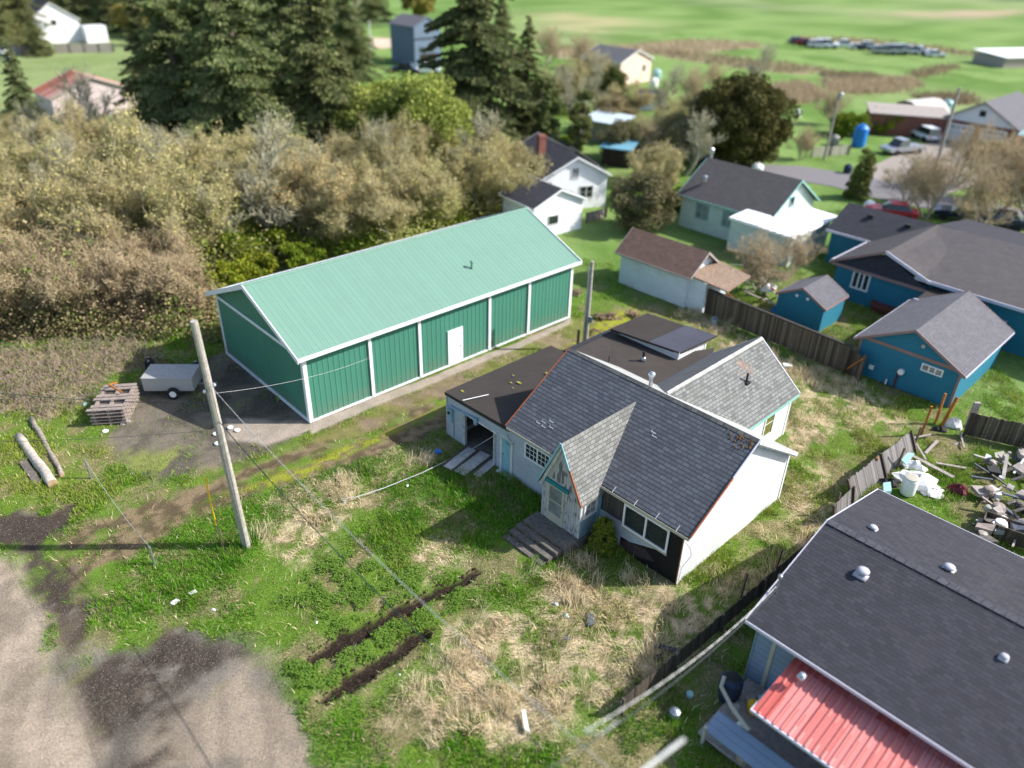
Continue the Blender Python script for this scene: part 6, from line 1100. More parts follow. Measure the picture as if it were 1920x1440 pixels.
# ---------------------------------------------------------------- poles and wires
def pole_at(name, label, px, py, h, r=.15, lean=(0, 0), mat=None, cat='pole', group=None):
    p = G(px, py); t = thing(name, label, cat, (p[0], p[1], 0), 0, group); b = MB(); b.tube([(0, 0, -.1), (lean[0]*.5, lean[1]*.5, h*.5), (lean[0], lean[1], h)], [r, r*.9, r*.75], 12)
    b.build('shaft', mat or K['pole'], t); return t, p
up_, p1 = pole_at('utility_pole', 'tall grey wooden utility pole standing in the grass left of the house', 462, 1023, 10.2, .17, (-.22, 0))
b = MB(); b.lathe([(.05,0),(.07,.06),(.03,.14)], 8, (.1,-.16,7.7)); b.lathe([(.05,0),(.07,.06),(.03,.14)], 8, (-.3,-.14,7.4)); b.build('insulator', K['galv'], up_, each=False); b = MB(); b.tube([(.08,-.17,0),(-.02,-.17,7.6)], .02, 5); b.build('ground_wire', K['galv'], up_)
cp, p2 = pole_at('service_pole', 'shorter wooden pole with grey conduit behind the flat-roofed part of the house', 1097, 655, 5.7, .13, (0, 0))
b = MB(); b.tube([(-.17,-.1,0),(-.17,-.1,5.4)], .04, 8); b.build('conduit', K['galv'], cp); b = MB(); b.box(-.55,-.4,-.1,.05,0,1.3); b.build('side_post', K['wood'], cp); b = MB(); b.box(.1,.25,-.2,-.05,1.9,2.25); b.build('meter', K['galv'], cp)
fp, p3 = pole_at('far_pole', 'light grey utility pole beside the far lawn across the road', 1545, 300, 7.3, .14); b = MB(); b.lathe([(.22,0),(.22,.5),(.1,.6)], 8, (.25,0,6.7)); b.build('transformer', K['galv'], fp)
lp, p4 = pole_at('road_pole', 'tall leaning grey pole in front of the brick double garage', 1735, 375, 10.4, .16)
p_, _ = pole_at('thin_pole', 'thin white pole near the top left field', 235, 30, 9, .12, mat=K['white']); _, _ = pole_at('flag_pole', 'white post beside the sandy patch left of the slate house', 697, 118, 7, .15, mat=K['wtrim'])
def wire(label, A, B, sag=.4, r=.012, mat=None, n=24, name='overhead_wire'):
    A, B = np.array(A, float), np.array(B, float); t = np.linspace(0, 1, n); P = A[None]*(1-t[:, None])+B[None]*t[:, None]; P[:, 2] -= sag*4*t*(1-t)
    b = MB(); b.tube(list(P), r, 5); return tag(b.build(name, mat or K['wirel'], None, each=False), label, 'wire')
top = lambda z: np.array([p1[0]-.2*z/10, p1[1], z])
wire('pale overhead wire slanting down across the whole front yard to the bottom edge', top(7.7), G(1150, 1448, 8.2), .55, .0085)
wire('dark green overhead wire crossing the yard left of the pale wire', G(485, 868, 6.2)*.0+top(6.2), G(1015, 1402, 5.6), .55, .017, m_plain('green_cable', (.008, .03, .025), .5))
wire('dark wire entering at the left edge beside the brambles', top(6.9), G(-40, 733, 7.2), .15, .014, K['wire']); wire('thin dark wire at the left edge just above the logs', G(380, 808, 3.5), G(-40, 829, 3.2), .1, .008, K['wire'])
wire('pale wire from the utility pole to the barn side', top(7.3), G(700, 668, 3.9), .3, .006)
NM = G(1455, 1100, 3.9)
# twisted white service drop from the near house roof
A_, B_ = NM, G(1095, 1372, 9.5); b = MB(); t = np.linspace(0, 1, 90)
for ph_ in (0, math.pi): b.tube([A_*(1-s)+B_*s+np.array([0, 0, -.5*4*s*(1-s)])+.012*np.array([math.cos(60*s+ph_), 0, math.sin(60*s+ph_)]) for s in t], .008, 5)
tag(b.build('service_drop', K['wirel'], None, each=False), 'twisted grey service cable running from the near house roof mast', 'wire')
wire('short black cable below the twisted service cable', NM-[0, 0, .2], G(1000, 1460, 8.5), .6, .012, K['wire'])
b = MB(); P = [G(1095, 1366, 9.5), G(1105, 1374, 9.5), G(1125, 1376, 9.5), G(1140, 1366, 9.5), G(1160, 1350, 9.4)]; b.tube(P, .011, 6); tag(b.build('hanging_hook', K['wirel'], None), 'pale curved cable loop hanging on the wires at bottom centre', 'cable')
b = MB(); A_, B_ = G(1200, 1450, 10.5), G(1283, 1386, 10.5); b.bar(A_, B_, .05, .05); tag(b.build('cross_beam', K['wtrim'], None), 'white painted bar end near the bottom edge beside the patio', 'beam')
# hose across the lawn into the garage
P = [G(640, 936, .25), G(668, 932, .3), G(720, 915, .2), G(790, 887, .12), G(850, 858, .08), G(880, 845, .12), G(905, 830, .3), G(934, 812, 1.2)]; b = MB(); b.tube(P, .02, 6); tag(b.build('hose', K['wirel'], None), 'pale grey hose lying on the lawn toward the garage opening', 'hose')
# rope posts
for (a, c, h, lb) in (((171, 897), 0, 1.05, 'leaning white metal post beside the logs'), ((291, 1060), 0, .98, 'white metal post at the edge of the dark wheel track')):
    p = G(*a); t = thing('chain_post', lb, 'post', p, 0, 'white posts holding the driveway cable'); b = MB(); b.tube([(0,0,-.1),(-.02,0,h)], .045, 8); b.build('shaft', K['galv'], t)
A_, B_ = G(160, 862, 0), G(291, 1060, 0); A_ = G(171, 897)+[0,0,1.0]; B_ = B_+[0,0,.95]; wire('thin pale cable strung between the two white posts', A_, B_, .35, .008, K['wirel'], name='driveway_cable')
t, p = pole_at('guy_marker', 'thin yellow marker on a rusty stake left of the utility pole', 418, 1030, 1.6, .02, mat=K['bark'], cat='marker'); b = MB(); b.tube([(-.05,0,1.3),(-.12,.1,3.6)], .035, 6); b.build('yellow_sleeve', K['yellow'], t)
# ---------------------------------------------------------------- things on the grass
def log(label, a, b_, r0, r1, mat, grp='old logs lying on the grass'):
    A, B = G(*a), G(*b_); L = np.linalg.norm(B-A); t = thing('log', label, 'log', (A[0], A[1], 0), math.atan2(B[1]-A[1], B[0]-A[0]), grp); b = MB(); n = 9
    b.tube([(L*i/(n-1), random.uniform(-.03, .03), r0*.75+random.uniform(-.01, .01)) for i in range(n)], [r0+(r1-r0)*i/(n-1)+random.uniform(-.015, .015) for i in range(n)], 14); b.build('trunk', mat, t, True, each=False)
    b = MB(); b.tube([(L, 0, r1*.75), (L+.02, 0, r1*.75)], r1*.93, 14); b.build('cut_end', m_plain('cut_wood', (.40, .28, .17), .9, 0, .25), t)
log('thick bleached log in the middle of the three timbers', (37, 822), (101, 912), .19, .22, K['log']); log('longer thin weathered log at right of the three timbers', (60, 788), (118, 893), .13, .10, m_plain('grey_brown_log', (.27, .23, .19), .95, 0, .4)); log('dark log sticking out of the brambles beside the pallet stack', (140, 752), (205, 738), .14, .13, m_plain('dark_brown_log', (.14, .11, .09), .95, 0, .4))
p, q = G(40, 862), G(72, 908); t = thing('timber_plank', 'short dark plank left of the thick bleached log', 'plank', p, math.atan2(q[1]-p[1], q[0]-p[0])); b = MB(); b.box(0, np.linalg.norm(q-p), -.16, .16, .0, .12); b.build('plank', m_plain('dark_plank', (.13, .11, .095), .95, 0, .4), t)
# pallet stack
p = G(222, 772); t = thing('pallet_stack', 'stack of weathered pallets and boards left of the trailer', 'pallets', p, R(100)); t.scale = (1.15, 1.25, 1.3)
for k in range(5):
    z0 = k*.15; b = MB()
    for j in range(3): b.box(-1.1, 1.1, -.6+j*.55, -.5+j*.55, z0, z0+.1)
    b.build('stringer', K['pallet'], t)
    b = MB()
    for j in range(8): 
        if k == 4 and j in (2, 5): continue
        b.box(-1.15+j*.29+random.uniform(-.03,.03), -.95+j*.29, -.65, .68+random.uniform(-.05,.1), z0+.1, z0+.125)
    b.build('plank', K['pallet'], t)
b = MB(); b.tube([(.1,-.3,.85),(.6,.3,.95),(1.0,.1,.83)], .04, 6); b.build('orange_strap', K['orangep'], t)
# trailer
p = G(320, 745); t = thing('utility_trailer', 'small grey box trailer with one visible wheel beside the barn', 'trailer', (p[0], p[1], 0), R(3))
b = MB(); b.box(-1.3,1.3,-.0,.06,.45,1.15); b.box(-1.3,1.3,1.35,1.41,.45,1.15); b.box(-1.3,-1.24,.06,1.35,.45,1.15); b.box(1.24,1.3,.06,1.35,.45,1.15); b.box(-1.3,1.3,.0,1.4,.4,.46); b.build('box_body', m_ribs('pale_ribbed_sheet', (.36, .35, .34), .3, .1, .6), t, each=False)
b = MB(); b.slab([(-1.32,-.03,1.18),(1.32,-.03,1.18),(1.32,1.44,1.22),(-1.32,1.44,1.22)], .05); b.build('lid', m_plain('white_lid', (.34, .33, .32), .6), t)
for y in (-.14, 1.5):
    b = MB(); b.tube([(.25,y-.09,.32),(.25,y+.09,.32)], .33, 18); wl = b.build('tyre', K['black'], t, each=False); b = MB(); b.tube([(.25,y-.1,.32),(.25,y+.1,.32)], .18, 14); b.build('rim', K['wht'], wl, each=False)
b = MB(); b.bar((1.3,.7,.45),(2.3,.7,.45),.08,.08); b.build('drawbar', K['galv'], t)
for (px, py, w_, d, h, m_, nm, lb) in [(283, 693, .5, .5, .7, 'black', 'fuel_drum', 'small dark drum behind the grey trailer'), (372, 708, .7, .7, .9, 'bluedk', 'tool_cart', 'dark machine covered in blue tarp between trailer and barn'), (383, 705, .3, .3, 1.2, 'maroon', 'upright_tool', 'reddish upright tool beside the dark machine')]:
    p = G(px, py); t = thing(nm, lb, 'equipment', p, .4); b = MB(); b.lathe([(w_*.5, 0), (w_*.55, h*.3), (w_*.5, h*.8), (w_*.3, h)], 9); b.build('body', K[m_], t); b = MB(); b.box(-.05, .05, -.3, .3, h*.9, h); b.build('handle', K['galv'], t)
for (px, py, lb) in [(405, 815, 'white bucket lid left of the utility pole shaft'), (408, 833, 'white bucket lid below the first one'), (432, 803, 'white lid right of the utility pole shaft'), (445, 808, 'rightmost white lid near the pole shaft'), (198, 810, 'white lid at the left edge of the gravel yard')]:
    p = G(px, py); t = tag(MB().lathe([(.13, 0), (.15, .04), (.13, .07)], 14, (p[0], p[1], 0.02)).build('bucket_lid', K['wht'], None), lb, 'lid', 'white lids lying on the gravel yard')
def lump(name, label, cat, px, py, sx, sy, sz, mat, seed=1, group=None, z=0.):
    p = G(px, py, z); r = random.Random(seed); b = MB(); n = 12; m_ = 7
    ph = [r.uniform(0, 6.28) for _ in range(4)]
    prof = []
    for j in range(m_):
        v = j/(m_-1); rr = math.sqrt(max(0, 1-v**1.6)) if j else 1
        for k in range(n):
            a = 2*math.pi*k/n; f = 1+.22*math.sin(2*a+ph[0])+.16*math.sin(3*a+ph[1]+v*4)+.12*math.sin(5*a+ph[2]+v*7)+r.uniform(-.1, .1); b.v.append((p[0]+sx*rr*f*math.cos(a), p[1]+sy*rr*f*math.sin(a), z+sz*v*(1+.25*math.sin(3*a+ph[3]))))
    for j in range(m_-1):
        for k in range(n): b.f.append((j*n+k, j*n+(k+1) % n, (j+1)*n+(k+1) % n, (j+1)*n+k))
    b.f.append(tuple(range((m_-1)*n, m_*n))); return tag(b.build(name, mat, None, each=False), label, cat, group)
def flatp(name, label, cat, pts, th, mat, z=.03, group=None):
    b = MB(); b.slab([tuple(G(*q, z)) for q in pts][::-1], th); return tag(b.build(name, mat, None, each=False), label, cat, group)
flatp('white_plank', 'long white painted board lying in the straw near the bottom edge', 'board', [(978, 1332), (985, 1330), (993, 1372), (984, 1368)], .04, K['white'], .22)
SD = 'loose roof shingles on the grass'
flatp('fallen_shingle', 'larger grey shingle lying in grass below the dark front wall', 'shingle', [(1101, 1150), (1114, 1148), (1116, 1170), (1102, 1173)], .03, K['slate'], .12, SD); flatp('fallen_shingle', 'thin grey shingle left of the larger one in the straw', 'shingle', [(1055, 1191), (1068, 1195), (1071, 1200), (1056, 1196)], .03, K['slate'], .12, SD)
flatp('fallen_shingle', 'black felt strip lying near the dark fence', 'shingle', [(1232, 1206), (1272, 1215), (1275, 1225), (1232, 1214)], .03, K['felt'], .15, SD); flatp('fallen_shingle', 'small black felt scrap below the strip', 'shingle', [(1230, 1226), (1240, 1226), (1239, 1234), (1231, 1233)], .03, K['felt'], .12, SD)
flatp('white_pipe_piece', 'white strip lying on the lawn behind the light grey wing', 'board', [(1468, 680), (1485, 682), (1486, 687), (1470, 686)], .08, K['white'], .12)
flatp('white_rag', 'longer white rag at the lower edge of the green verge', 'rag', [(318, 1130), (330, 1122), (338, 1125), (325, 1134)], .03, K['wht'], .06); flatp('white_rag', 'upper white rag on the green verge', 'rag', [(352, 1112), (366, 1105), (370, 1109), (357, 1114)], .03, K['wht'], .06)
for i, (px, py, lb, m_, s) in enumerate([(400, 1144, 'white scrap of litter on the gravel verge', 'wht', .07), (634, 1082, 'yellow wrapper on the grass', 'yellow', .07), (594, 1168, 'white and yellow cup near the upper rut', 'wht', .07), (764, 911, 'white scrap on the lawn before the garage', 'wht', .07), (821, 848, 'small blue plastic jug beside the garage corner', 'blue', .16), (647, 942, 'white scrap at the end of the hose', 'wht', .1), (749, 1266, 'white scrap below the lower rut', 'wht', .06), (1061, 1155, 'crumpled white bag in the straw below the steps', 'wht', .12), (1042, 1133, 'white bag left of the crumpled one', 'wht', .1), (160, 761, 'pale blue bag at the edge of the brambles', 'aqua', .17), (1240, 480, 'x', 'wht', 0), (1288, 632, 'x', 'wht', 0),
   (235, 793, 'pale stone beside the pallet stack', 'conc', .22), (1262, 632, 'x', 'wht', 0)]):
    if s: lump('litter' if m_ != 'conc' else 'stone', lb, 'litter' if m_ != 'conc' else 'stone', px, py, s, s*.8, s*1.1, K[m_], i+3)
for i, (px, py, lb) in enumerate([(1127, 597, 'heap of brushwood beside the far barn corner'), (1145, 595, 'brown root stump on the grass behind the house'), (1185, 592, 'smaller root stump right of the first one'), (1080, 552, 'pile of sticks at the far corner of the barn'), (1110, 622, 'dark stick on the mossy ground by the service pole')]):
    p = G(px, py); t = thing('brush_pile', lb, 'wood pile', p, i); b = MB(); rr = random.Random(i)
    for q in range(16 if i != 4 else 4): a = rr.uniform(0, 6.28); L = rr.uniform(.15, .45); x, y = rr.gauss(0, .18), rr.gauss(0, .15); b.bar((x-L*math.cos(a), y-L*math.sin(a), rr.uniform(.02, .2)), (x+L*math.cos(a), y+L*math.sin(a), rr.uniform(.05, .3)), .06, .05)
    tag(b.build('sticks', m_plain('brown_stick', (.2, .13, .09), .95, 0, .4), t, each=False), kind='stuff')
# bucket by the fence
p = G(1338, 608); t = thing('blue_bucket', 'old blue bucket standing before the back fence', 'bucket', p); b = MB(); b.lathe([(.16, 0), (.2, .38), (.18, .38), (.15, .1)], 14); b.build('tub', K['meter'], t); b = MB(); b.tube([(-.2,0,.36),(-.22,.0,.5),(0,0,.58),(.22,0,.5),(.2,0,.36)], .012, 5); b.build('handle', K['galv'], t)
# orange posts
OP = 'leaning orange-brown posts at the yard corner'
for (a, z_, b_, h, lb) in [((1727, 815), 0, (1747, 762), 1.85, 'slim orange post nearest the leaning fence top'), ((1753, 795), 0, (1773, 738), 1.9, 'orange post close to the blue garage corner'), ((1637, 885), 0, (1645, 858), 1.1, 'short orange post in front of the leaning grey fence'), ((1765, 800), 0, (1795, 745), 1.6, 'thick orange timber leaning toward the blue garage')]:
    A = G(*a); B = G(*b_, h); b = MB(); b.bar(A, B, .1 if 'thick' not in lb else .16, .09); tag(b.build('stake', K['orangep'], None), lb, 'post', OP)
for (a, lb) in [((1561, 966), 'dark fence stake above the near roof edge'), ((1388, 1120), 'dark stake at the lower end of the dark fence'), ((1452, 1075), 'second dark stake along the dark fence'), ((1681, 880), 'dark leaning stake on the grey fence'), ((1712, 840), 'dark post at the upper end of the leaning fence')]:
    A = G(*a); b = MB(); b.bar(A, A+[.05, .02, 1.25], .08, .08); tag(b.build('stake', K['wood'], None), lb, 'post', 'dark stakes along the side fence')
# ---------------------------------------------------------------- junk behind the leaning fence
p = G(1700, 925); t = thing('white_barrel', 'white plastic barrel standing behind the leaning fence', 'barrel', p, .3); b = MB(); b.lathe([(.3, 0), (.33, .1), (.33, .8), (.3, .9)], 18); b.build('drum', K['wht'], t, True); b = MB(); b.lathe([(.31, 0), (.31, .03), (.2, .05)], 18, (0, 0, .9)); b.build('lid', K['cream'], t)
lump('white_tarp', 'big crumpled white tarp lying on the neighbour lawn', 'tarp', 1722, 905, 1.0, .75, .42, K['tarp'], 5); lump('white_tarp_fold', 'smaller crumpled white sheet below the big tarp', 'tarp', 1750, 925, .6, .35, .25, K['tarp'], 6); lump('white_bundle', 'white sheet bundled at the fence above the barrel', 'tarp', 1712, 878, .55, .35, .4, K['tarp'], 9)
flatp('aqua_sheet', 'pale aqua panel leaning behind the grey fence', 'panel', [(1690, 862), (1702, 848), (1715, 850), (1700, 872)], .04, K['aqua'], .6); flatp('aqua_box', 'aqua box beside the white barrel base', 'panel', [(1656, 905), (1670, 903), (1672, 920), (1657, 922)], .4, K['aqua'], .5)
lump('white_sack', 'white sack by the thick orange timber', 'sack', 1785, 800, .42, .3, .5, K['tarp'], 11); lump('flower_pot', 'maroon bundle of cloth on the neighbour lawn', 'bundle', 1795, 925, .42, .38, .45, K['maroon'], 12); lump('black_bag', 'black bag under the orange posts', 'bag', 1762, 808, .35, .25, .25, K['black'], 13); lump('tyre_heap', 'black tyre pile beside the white barrel', 'tyres', 1668, 908, .5, .35, .3, K['black'], 14)
TB = 'loose timbers on the neighbour lawn'
for (a, b_, w_, lb) in [((1712, 855), (1788, 895), .22, 'long grey board lying beside the white tarp'), ((1755, 868), (1812, 878), .14, 'pale plank on the lawn right of the tarp'), ((1735, 850), (1758, 826), .14, 'grey plank leaning up from the fence corner'), ((1712, 822), (1736, 862), .1, 'pale stick lying across the fence top end'), ((1690, 825), (1745, 815), .1, 'thin pale board behind the leaning fence top'), ((1800, 810), (1808, 840), .08, 'small stick on the lawn below the garden fence')]:
    A, B = G(*a, .15), G(*b_, .15); b = MB(); b.bar(A, B, w_, .05); tag(b.build('timber', K['woodl'], None), lb, 'timber', TB)
lump('dirt_patch', 'brown turf clod on the neighbour lawn', 'clod', 1792, 832, .25, .15, .08, K['pallet'], 15)
p = G(1815, 800); t = thing('wood_post', 'broad pale timber post at the blue garage corner', 'post', p); b = MB(); b.box(-.16, .16, -.08, .08, 0, 1.5); b.build('post', K['woodl'], t)
# scrap heap at the right edge
rr = random.Random(4); mats = ['conc', 'black', 'pallet', 'tarp', 'concd', 'woodl', 'woodl', 'steel', 'cream', 'slate', 'pallet', 'conc']
words = {'wht': 'white', 'conc': 'beige', 'black': 'black', 'pallet': 'brown', 'tarp': 'off-white', 'concd': 'dirty grey', 'woodl': 'grey wooden', 'steel': 'steel grey', 'cream': 'cream', 'slate': 'dark slate'}
for i in range(85):
    u_, v_ = rr.random(), rr.random(); px = 1830+u_*110; py = 850+v_*165+(1-u_)*20; m_ = rr.choice(mats); p = G(px, py); z0 = rr.uniform(0, .35); s = rr.uniform(.12, .42); b = MB()
    k = rr.randrange(3)
    if k == 0: a = rr.uniform(0, 3.14); b.slab([(p[0]+s*math.cos(a+q)*(1.4 if q % 3 else 1), p[1]+s*math.sin(a+q), z0+rr.uniform(0, .25)+.2) for q in (0, 1.2, 3.0, 4.4)], rr.uniform(.04, .3)); nm = 'scrap_sheet'
    elif k == 1: a = rr.uniform(0, 3.14); L = rr.uniform(.3, .9); b.bar((p[0]-L*math.cos(a), p[1]-L*math.sin(a), z0+.1), (p[0]+L*math.cos(a), p[1]+L*math.sin(a), z0+rr.uniform(.1, .5)), rr.uniform(.06, .16), .06); nm = 'scrap_plank'
    else: b.lathe([(s*.7, 0), (s*.8, s*.5), (s*.6, s), (s*.3, s*1.1)], 10, (p[0], p[1], z0)); nm = 'scrap_bucket'
    tag(b.build(nm, K[m_], None, each=False), f"{words[m_]} {nm.split('_')[1]} in the scrap heap at the right edge", 'scrap', f"{words[m_]} {nm.split('_')[1]}s in the scrap heap")
p = G(1895, 1010); t = thing('scrap_trough', 'dark open crate in front of the scrap heap', 'crate', p, -.6); b = MB(); b.box(-1.2, 1.2, -.4, -.34, 0, .7); b.box(-1.2, 1.2, .34, .4, 0, .7); b.box(-1.2, -1.14, -.4, .4, 0, .7); b.build('side_panel', K['wood'], t, each=True)
# wood heap behind the fence
for i in range(36):
    px, py = rr.uniform(1335, 1470), rr.uniform(505, 575); p = G(px, py+rr.uniform(-5, 10)); a = rr.uniform(0, 3.1); L = rr.uniform(.25, .9); b = MB(); b.bar((p[0]-L*math.cos(a), p[1]-L*math.sin(a), rr.uniform(.1, .9)), (p[0]+L*math.cos(a), p[1]+L*math.sin(a), rr.uniform(.1, .9)), rr.uniform(.07, .2), .07); m_ = rr.choice(['woodl', 'pallet', 'cream', 'bark', 'orangep', 'pallet'])
    w_ = dict(woodl='grey', pallet='tan', cream='cream', bark='dark brown', orangep='orange')[m_]; tag(b.build('scrap_board', K[m_], None, each=False), f'{w_} scrap board piled behind the back fence', 'board', f'{w_} scrap boards behind the back fence')
lump('white_appliance', 'white box lying on the wood heap behind the fence', 'appliance', 1442, 545, .5, .35, .5, K['wht'], 21, None, .4); lump('blue_tub', 'bright blue tub behind the fence beside the blue shed', 'tub', 1452, 583, .28, .25, .3, K['blue'], 22)
t = thing('planter', 'reddish round planter against the teal house wall', 'planter', tuple(G(1655, 585))); b = MB(); b.lathe([(.75, 0), (.9, .5), (.85, .7), (.6, .6)], 16); b.build('pot', m_plain('terracotta', (.14, .045, .03), .9), t)
# under the patio
for i, (x, y, m_, nm, lb, s) in enumerate([(-.0, -1.1, 'bluedk', 'dark_barrel', 'dark blue covered barbecue beside the deck corner', .38), (.9, -1.1, 'yellow', 'yellow_crate', 'yellow crate on the deck beside the red roof', .22), (1.0, -2.0, 'wht', 'white_jug', 'white jug on the deck corner', .16), (1.35, -2.55, 'redcar', 'red_bucket', 'red bucket under the corner of the red roof', .2), (.9, -.6, 'aqua', 'aqua_pot', 'pale aqua pot on the deck near the wall', .14), (2.3, -2.6, 'cream', 'cream_box', 'cream box behind the sloping panel', .18), (3.2, -2.65, 'tarp', 'pale_pot', 'pale pot farther along the deck rail', .15), (-.9, -2.0, 'aqua', 'aqua_ball', 'pale green ball on the grass by the deck', .12), (-.8,-3.0,'galv','metal_tub','small blue-grey tub on the grass under the deck end',.18)]):
    c, s_ = math.cos(NY), math.sin(NY); t = thing(nm, lb, 'container', (NO[0]+c*x-s_*y, NO[1]+s_*x+c*y, .22 if x > .2 else 0), .3*i); b = MB(); h = s*2 if i else 1.1; b.lathe([(s*.8, 0), (s, h*.4), (s, h*.85), (s*.6, h)], 12); b.build('body', K[m_], t); b = MB(); b.lathe([(s*.65, 0), (s*.3, .04)], 12, (0, 0, h)); b.build('lid', K['black'] if i == 0 else K[m_], t)
for i, (x, y, m_, lb, s) in enumerate([(1.6, -2.9, 'pallet', 'brown box behind the balcony panel', .2), (2.0, -2.75, 'aqua', 'pale blue tin behind the balcony panel', .12), (2.8, -2.75, 'maroon', 'dark red pot behind the balcony panel', .17), (3.7, -2.75, 'woodl', 'grey tub behind the balcony panel', .2), (.7, -.9, 'pallet', 'brown crate on the deck by the wall', .2), (1.15, -.7, 'black', 'black bin on the deck by the wall', .17), (.55, -1.6, 'conc', 'beige pot on the deck edge', .14), (4.4, -2.7, 'blue', 'blue tub far along the balcony panel', .15)]):
    c, s_ = math.cos(NY), math.sin(NY); t = thing('deck_tub', lb, 'container', (NO[0]+c*x-s_*y, NO[1]+s_*x+c*y, .22), .3*i); b = MB(); h = s*random.uniform(1.6, 2.6); b.lathe([(s*.8, 0), (s, h*.4), (s, h*.85), (s*.8, h)], 10); b.build('body', K[m_], t); b = MB(); b.lathe([(s*.85, 0), (s*.6, .05)], 10, (0, 0, h)); b.build('lid', K[m_], t)
def nw(x, y, z): c, s_ = math.cos(NY), math.sin(NY); return (NO[0]+c*x-s_*y, NO[1]+s_*x+c*y, z)
b = MB(); b.tube([nw(-.2,-1.3,1.1),nw(-.1,-1.6,.95),nw(.6,-2.1,1.05),nw(1.4,-2.5,1.2)], .07, 8); tag(b.build('railing', K['cream'], None), 'pale wooden handrail leading to the red patio roof', 'railing')
# ---------------------------------------------------------------- vehicles
def car(name, label, px, py, yaw, paint, L=4.4, Wd=1.8, h=1.45, kind='car', s=1., cat='car'):
    p = G(px, py); t = thing(name, label, cat, (p[0], p[1], 0), yaw); t.scale = (s, s, s); w2 = Wd/2; b = MB()
    prof = [(-L/2,.45),(-L/2,.85),(-L/2+.9 if kind != 'pickup' else -.1,.95),(L/2-.5,.9),(L/2,.75),(L/2,.42)]; n = len(prof)
    b.add([(x,-w2,z) for x, z in prof]+[(x,w2,z) for x, z in prof], [tuple(range(n))[::-1], tuple(range(n, 2*n))]+[(i, (i+1) % n, n+(i+1) % n, n+i) for i in range(n)]); b.build('body', paint, t, each=False)
    x0, x1, x2, x3 = ((-L*.38, -L*.26, L*.06, L*.2) if kind != 'pickup' else (-.2, 0., 1.0, 1.5)); 
    if kind == 'van': x0, x1, x2, x3 = -L*.47, -L*.43, L*.12, L*.25
    q = w2*.92; r_ = w2*.74; b = MB(); b.add([(x0,-q,.9),(x3,-q,.9),(x3,q,.9),(x0,q,.9),(x1,-r_,h-.04),(x2,-r_,h-.04),(x2,r_,h-.04),(x1,r_,h-.04)], [(0,1,5,4),(1,2,6,5),(2,3,7,6),(3,0,4,7)]); b.build('window_band', K['glass'], t, each=False)
    b = MB(); b.box(x1-.03, x2+.03, -r_-.03, r_+.03, h-.04, h+.02)
    b.build('roof', paint, t, each=False)
    for x in (-L*.31, L*.31):
        for y in (-w2, w2):
            b = MB(); b.tube([(x, y-.1, .33), (x, y+.1, .33)], .33, 14); wl = b.build('wheel', K['black'], t, each=False)
    for y in (-.6, .6): MB().box(L/2-.04, L/2+.02, y-.15, y+.15, .6, .75).build('headlight', K['wht'], t); MB().box(-L/2-.02, -L/2+.02, y-.15, y+.15, .6, .8).build('tail_light', K['redcar'], t)
    return t
car('pickup_truck', 'silver grey pickup parked on the grass by the gravel driveway', 1690, 287, R(200), K['steel'], 5.2, 1.9, 1.7, 'pickup', cat='pickup'); car('parked_car', 'pink-red hatchback partly hidden by the blue house roof', 1668, 408, R(160), K['redcar']); car('parked_car', 'dark car parked among the bare trees by the road', 1800, 412, R(155), K['darkcar'], 4.6)
car('parked_car', 'dark car with red tail lights right of the other dark one', 1868, 425, R(-25)+math.pi, K['darkcar'], 4.6); car('parked_car', 'dark blue car left of the white one by the slate house', 758, 137, R(170), K['darkcar'], 5.2, 2.0, 1.7); car('parked_car', 'white car parked by the slate house', 800, 138, R(185), K['whitecar'], 4.8, 2, 1.6); car('parked_van', 'small dark and white vehicle beside the brick garage', 1733, 262, R(100), K['whitecar'], 3.6, 1.8, 1.7, 'van', cat='van')
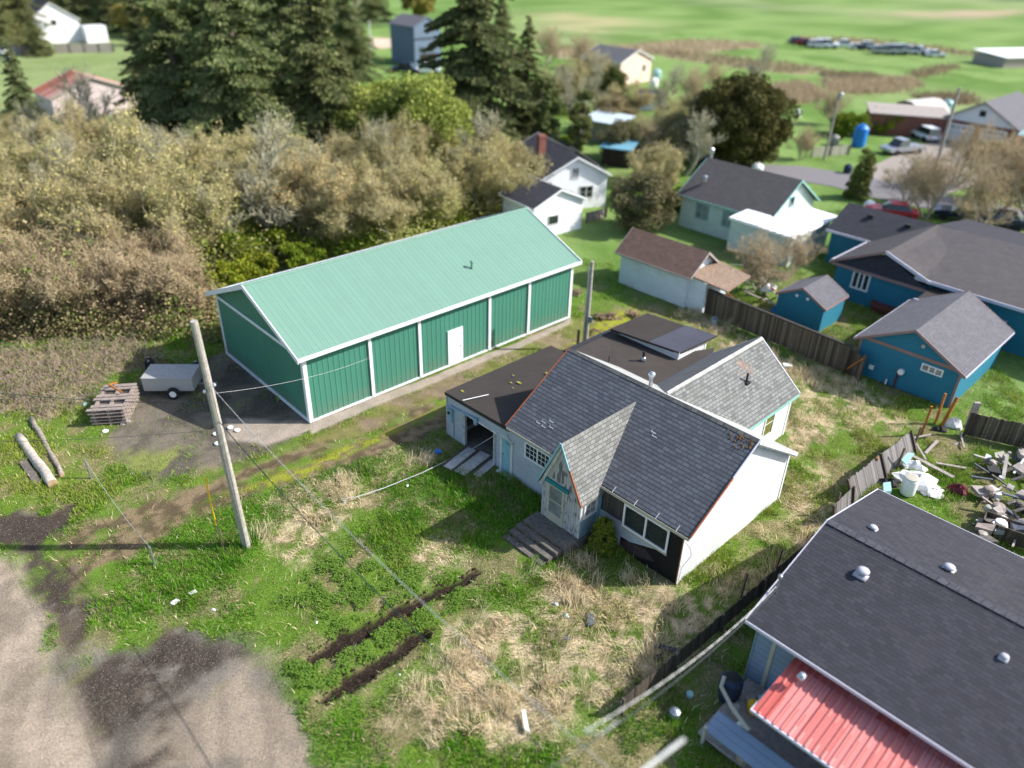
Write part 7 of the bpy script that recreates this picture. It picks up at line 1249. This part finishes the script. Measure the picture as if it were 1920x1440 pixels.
for i, (px, py, m_, k, s, lb) in enumerate([(1494, 82, 'darkcar', 'car', 1.2, 'dark wreck at the left end of the marsh car row'), (1508, 84, 'redcar', 'car', 1.2, 'red vehicle near the left end of the marsh car row'), (1521, 86, 'maroon', 'car', 1.1, 'dark red vehicle next to the red one in the marsh'), (1534, 90, 'whitecar', 'van', 1.3, 'white van in the left group of the marsh row'), (1549, 90, 'whitecar', 'van', 1.5, 'largest white van of the marsh row'), (1585, 89, 'whitecar', 'car', 1.3, 'white car standing alone in the marsh row'), (1607, 93, 'whitecar', 'car', 1.0, 'small white car right of the lone white one'), (1620, 94, 'darkcar', 'car', 1., 'black car before the white van in the marsh row'), (1629, 90, 'whitecar', 'van', 1.1, 'white van beside the black car in the marsh row'),
    (1656, 102, 'steel', 'van', 1.4, 'grey green trailer at the start of the right group'), (1676, 102, 'steel', 'van', 1.6, 'long grey vehicle in the middle of the right group'), (1692, 100, 'steel', 'van', 1.5, 'grey vehicle left of the white cab'), (1703, 101, 'whitecar', 'van', 1.3, 'white cab in the right group of the marsh row'), (1720, 102, 'darkcar', 'car', 1.3, 'dark grey vehicle in the right group of the marsh row'), (1727, 99, 'whitecar', 'car', 1.1, 'small white vehicle behind the dark grey one'), (1753, 107, 'whitecar', 'car', 1.1, 'white car at the right end of the marsh row')]):
    car('field_vehicle', lb, px, py, R(-15+random.uniform(-25, 25)), K[m_], 4.6, 1.9, 1.6, k, s*.8, 'vehicle')['group'] = 'old vehicles parked in the marsh field'
# far bits
p = G(1608, 275); t = thing('blue_tank', 'bright blue upright tank beside a green bush across the road', 'tank', p); b = MB(); b.lathe([(.7, 0), (.8, .3), (.8, 2.2), (.5, 2.5)], 14); b.build('shell', K['blue'], t); b = MB(); b.lathe([(.3, 0), (.3, .15)], 10, (0, 0, 2.5)); b.build('cap', K['blue'], t)
for (px, py, s, m_, nm, lb) in [(1627, 398, .5, 'wht', 'mailbox', 'white rounded drum beside the road next to the columnar conifer'), (1588, 325, .45, 'bluedk', 'road_bin', 'dark bin at the road edge across from the columnar conifer'), (1563, 272, .55, 'conc', 'stone_planter', 'pale planter beside the far light grey pole'), (1495, 220, .5, 'wht', 'white_post_box', 'small white marker on the lawn behind the dark shrub'), (1280, 278, .6, 'wht', 'white_ball', 'white dish left of the big dark shrub'), (1230, 150, .8, 'aqua', 'pale_tank', 'pale blue tank right of the peach house'), (1225, 165, .7, 'wht', 'white_crate', 'white crate below the pale blue tank'), (15, 112, .9, 'wht', 'white_tub', 'white object in the field at far left edge'), (1773, 210, .8, 'aqua', 'blue_silo', 'pale blue tank left of the brick garage gable'), (1418, 330, .6, 'wht', 'white_pile', 'white pile at the roadside behind the green house'), (1065, 185, .9, 'cream', 'flue_top', 'pale round tank among the ivy-covered trees')]:
    p = G(px, py); t = thing(nm, lb, 'container', p); b = MB(); b.lathe([(s*.8, 0), (s, s*.5), (s, s*1.7), (s*.6, s*2.1)], 12); b.build('body', K[m_], t); b = MB(); b.lathe([(s*.3, 0), (s*.2, s*.2)], 10, (0, 0, s*2.1)); b.build('cap', K[m_], t)
fence('garden_rail', 'low pale garden fence around the far vegetable patch', G(1520, 295), G(1590, 290), 1.1, K['cream'], rail=False)
fence('wire_fence', 'low grey picket fence right of the white annex', G(1098, 418), G(1135, 408), .9, K['woodl'], rail=False)
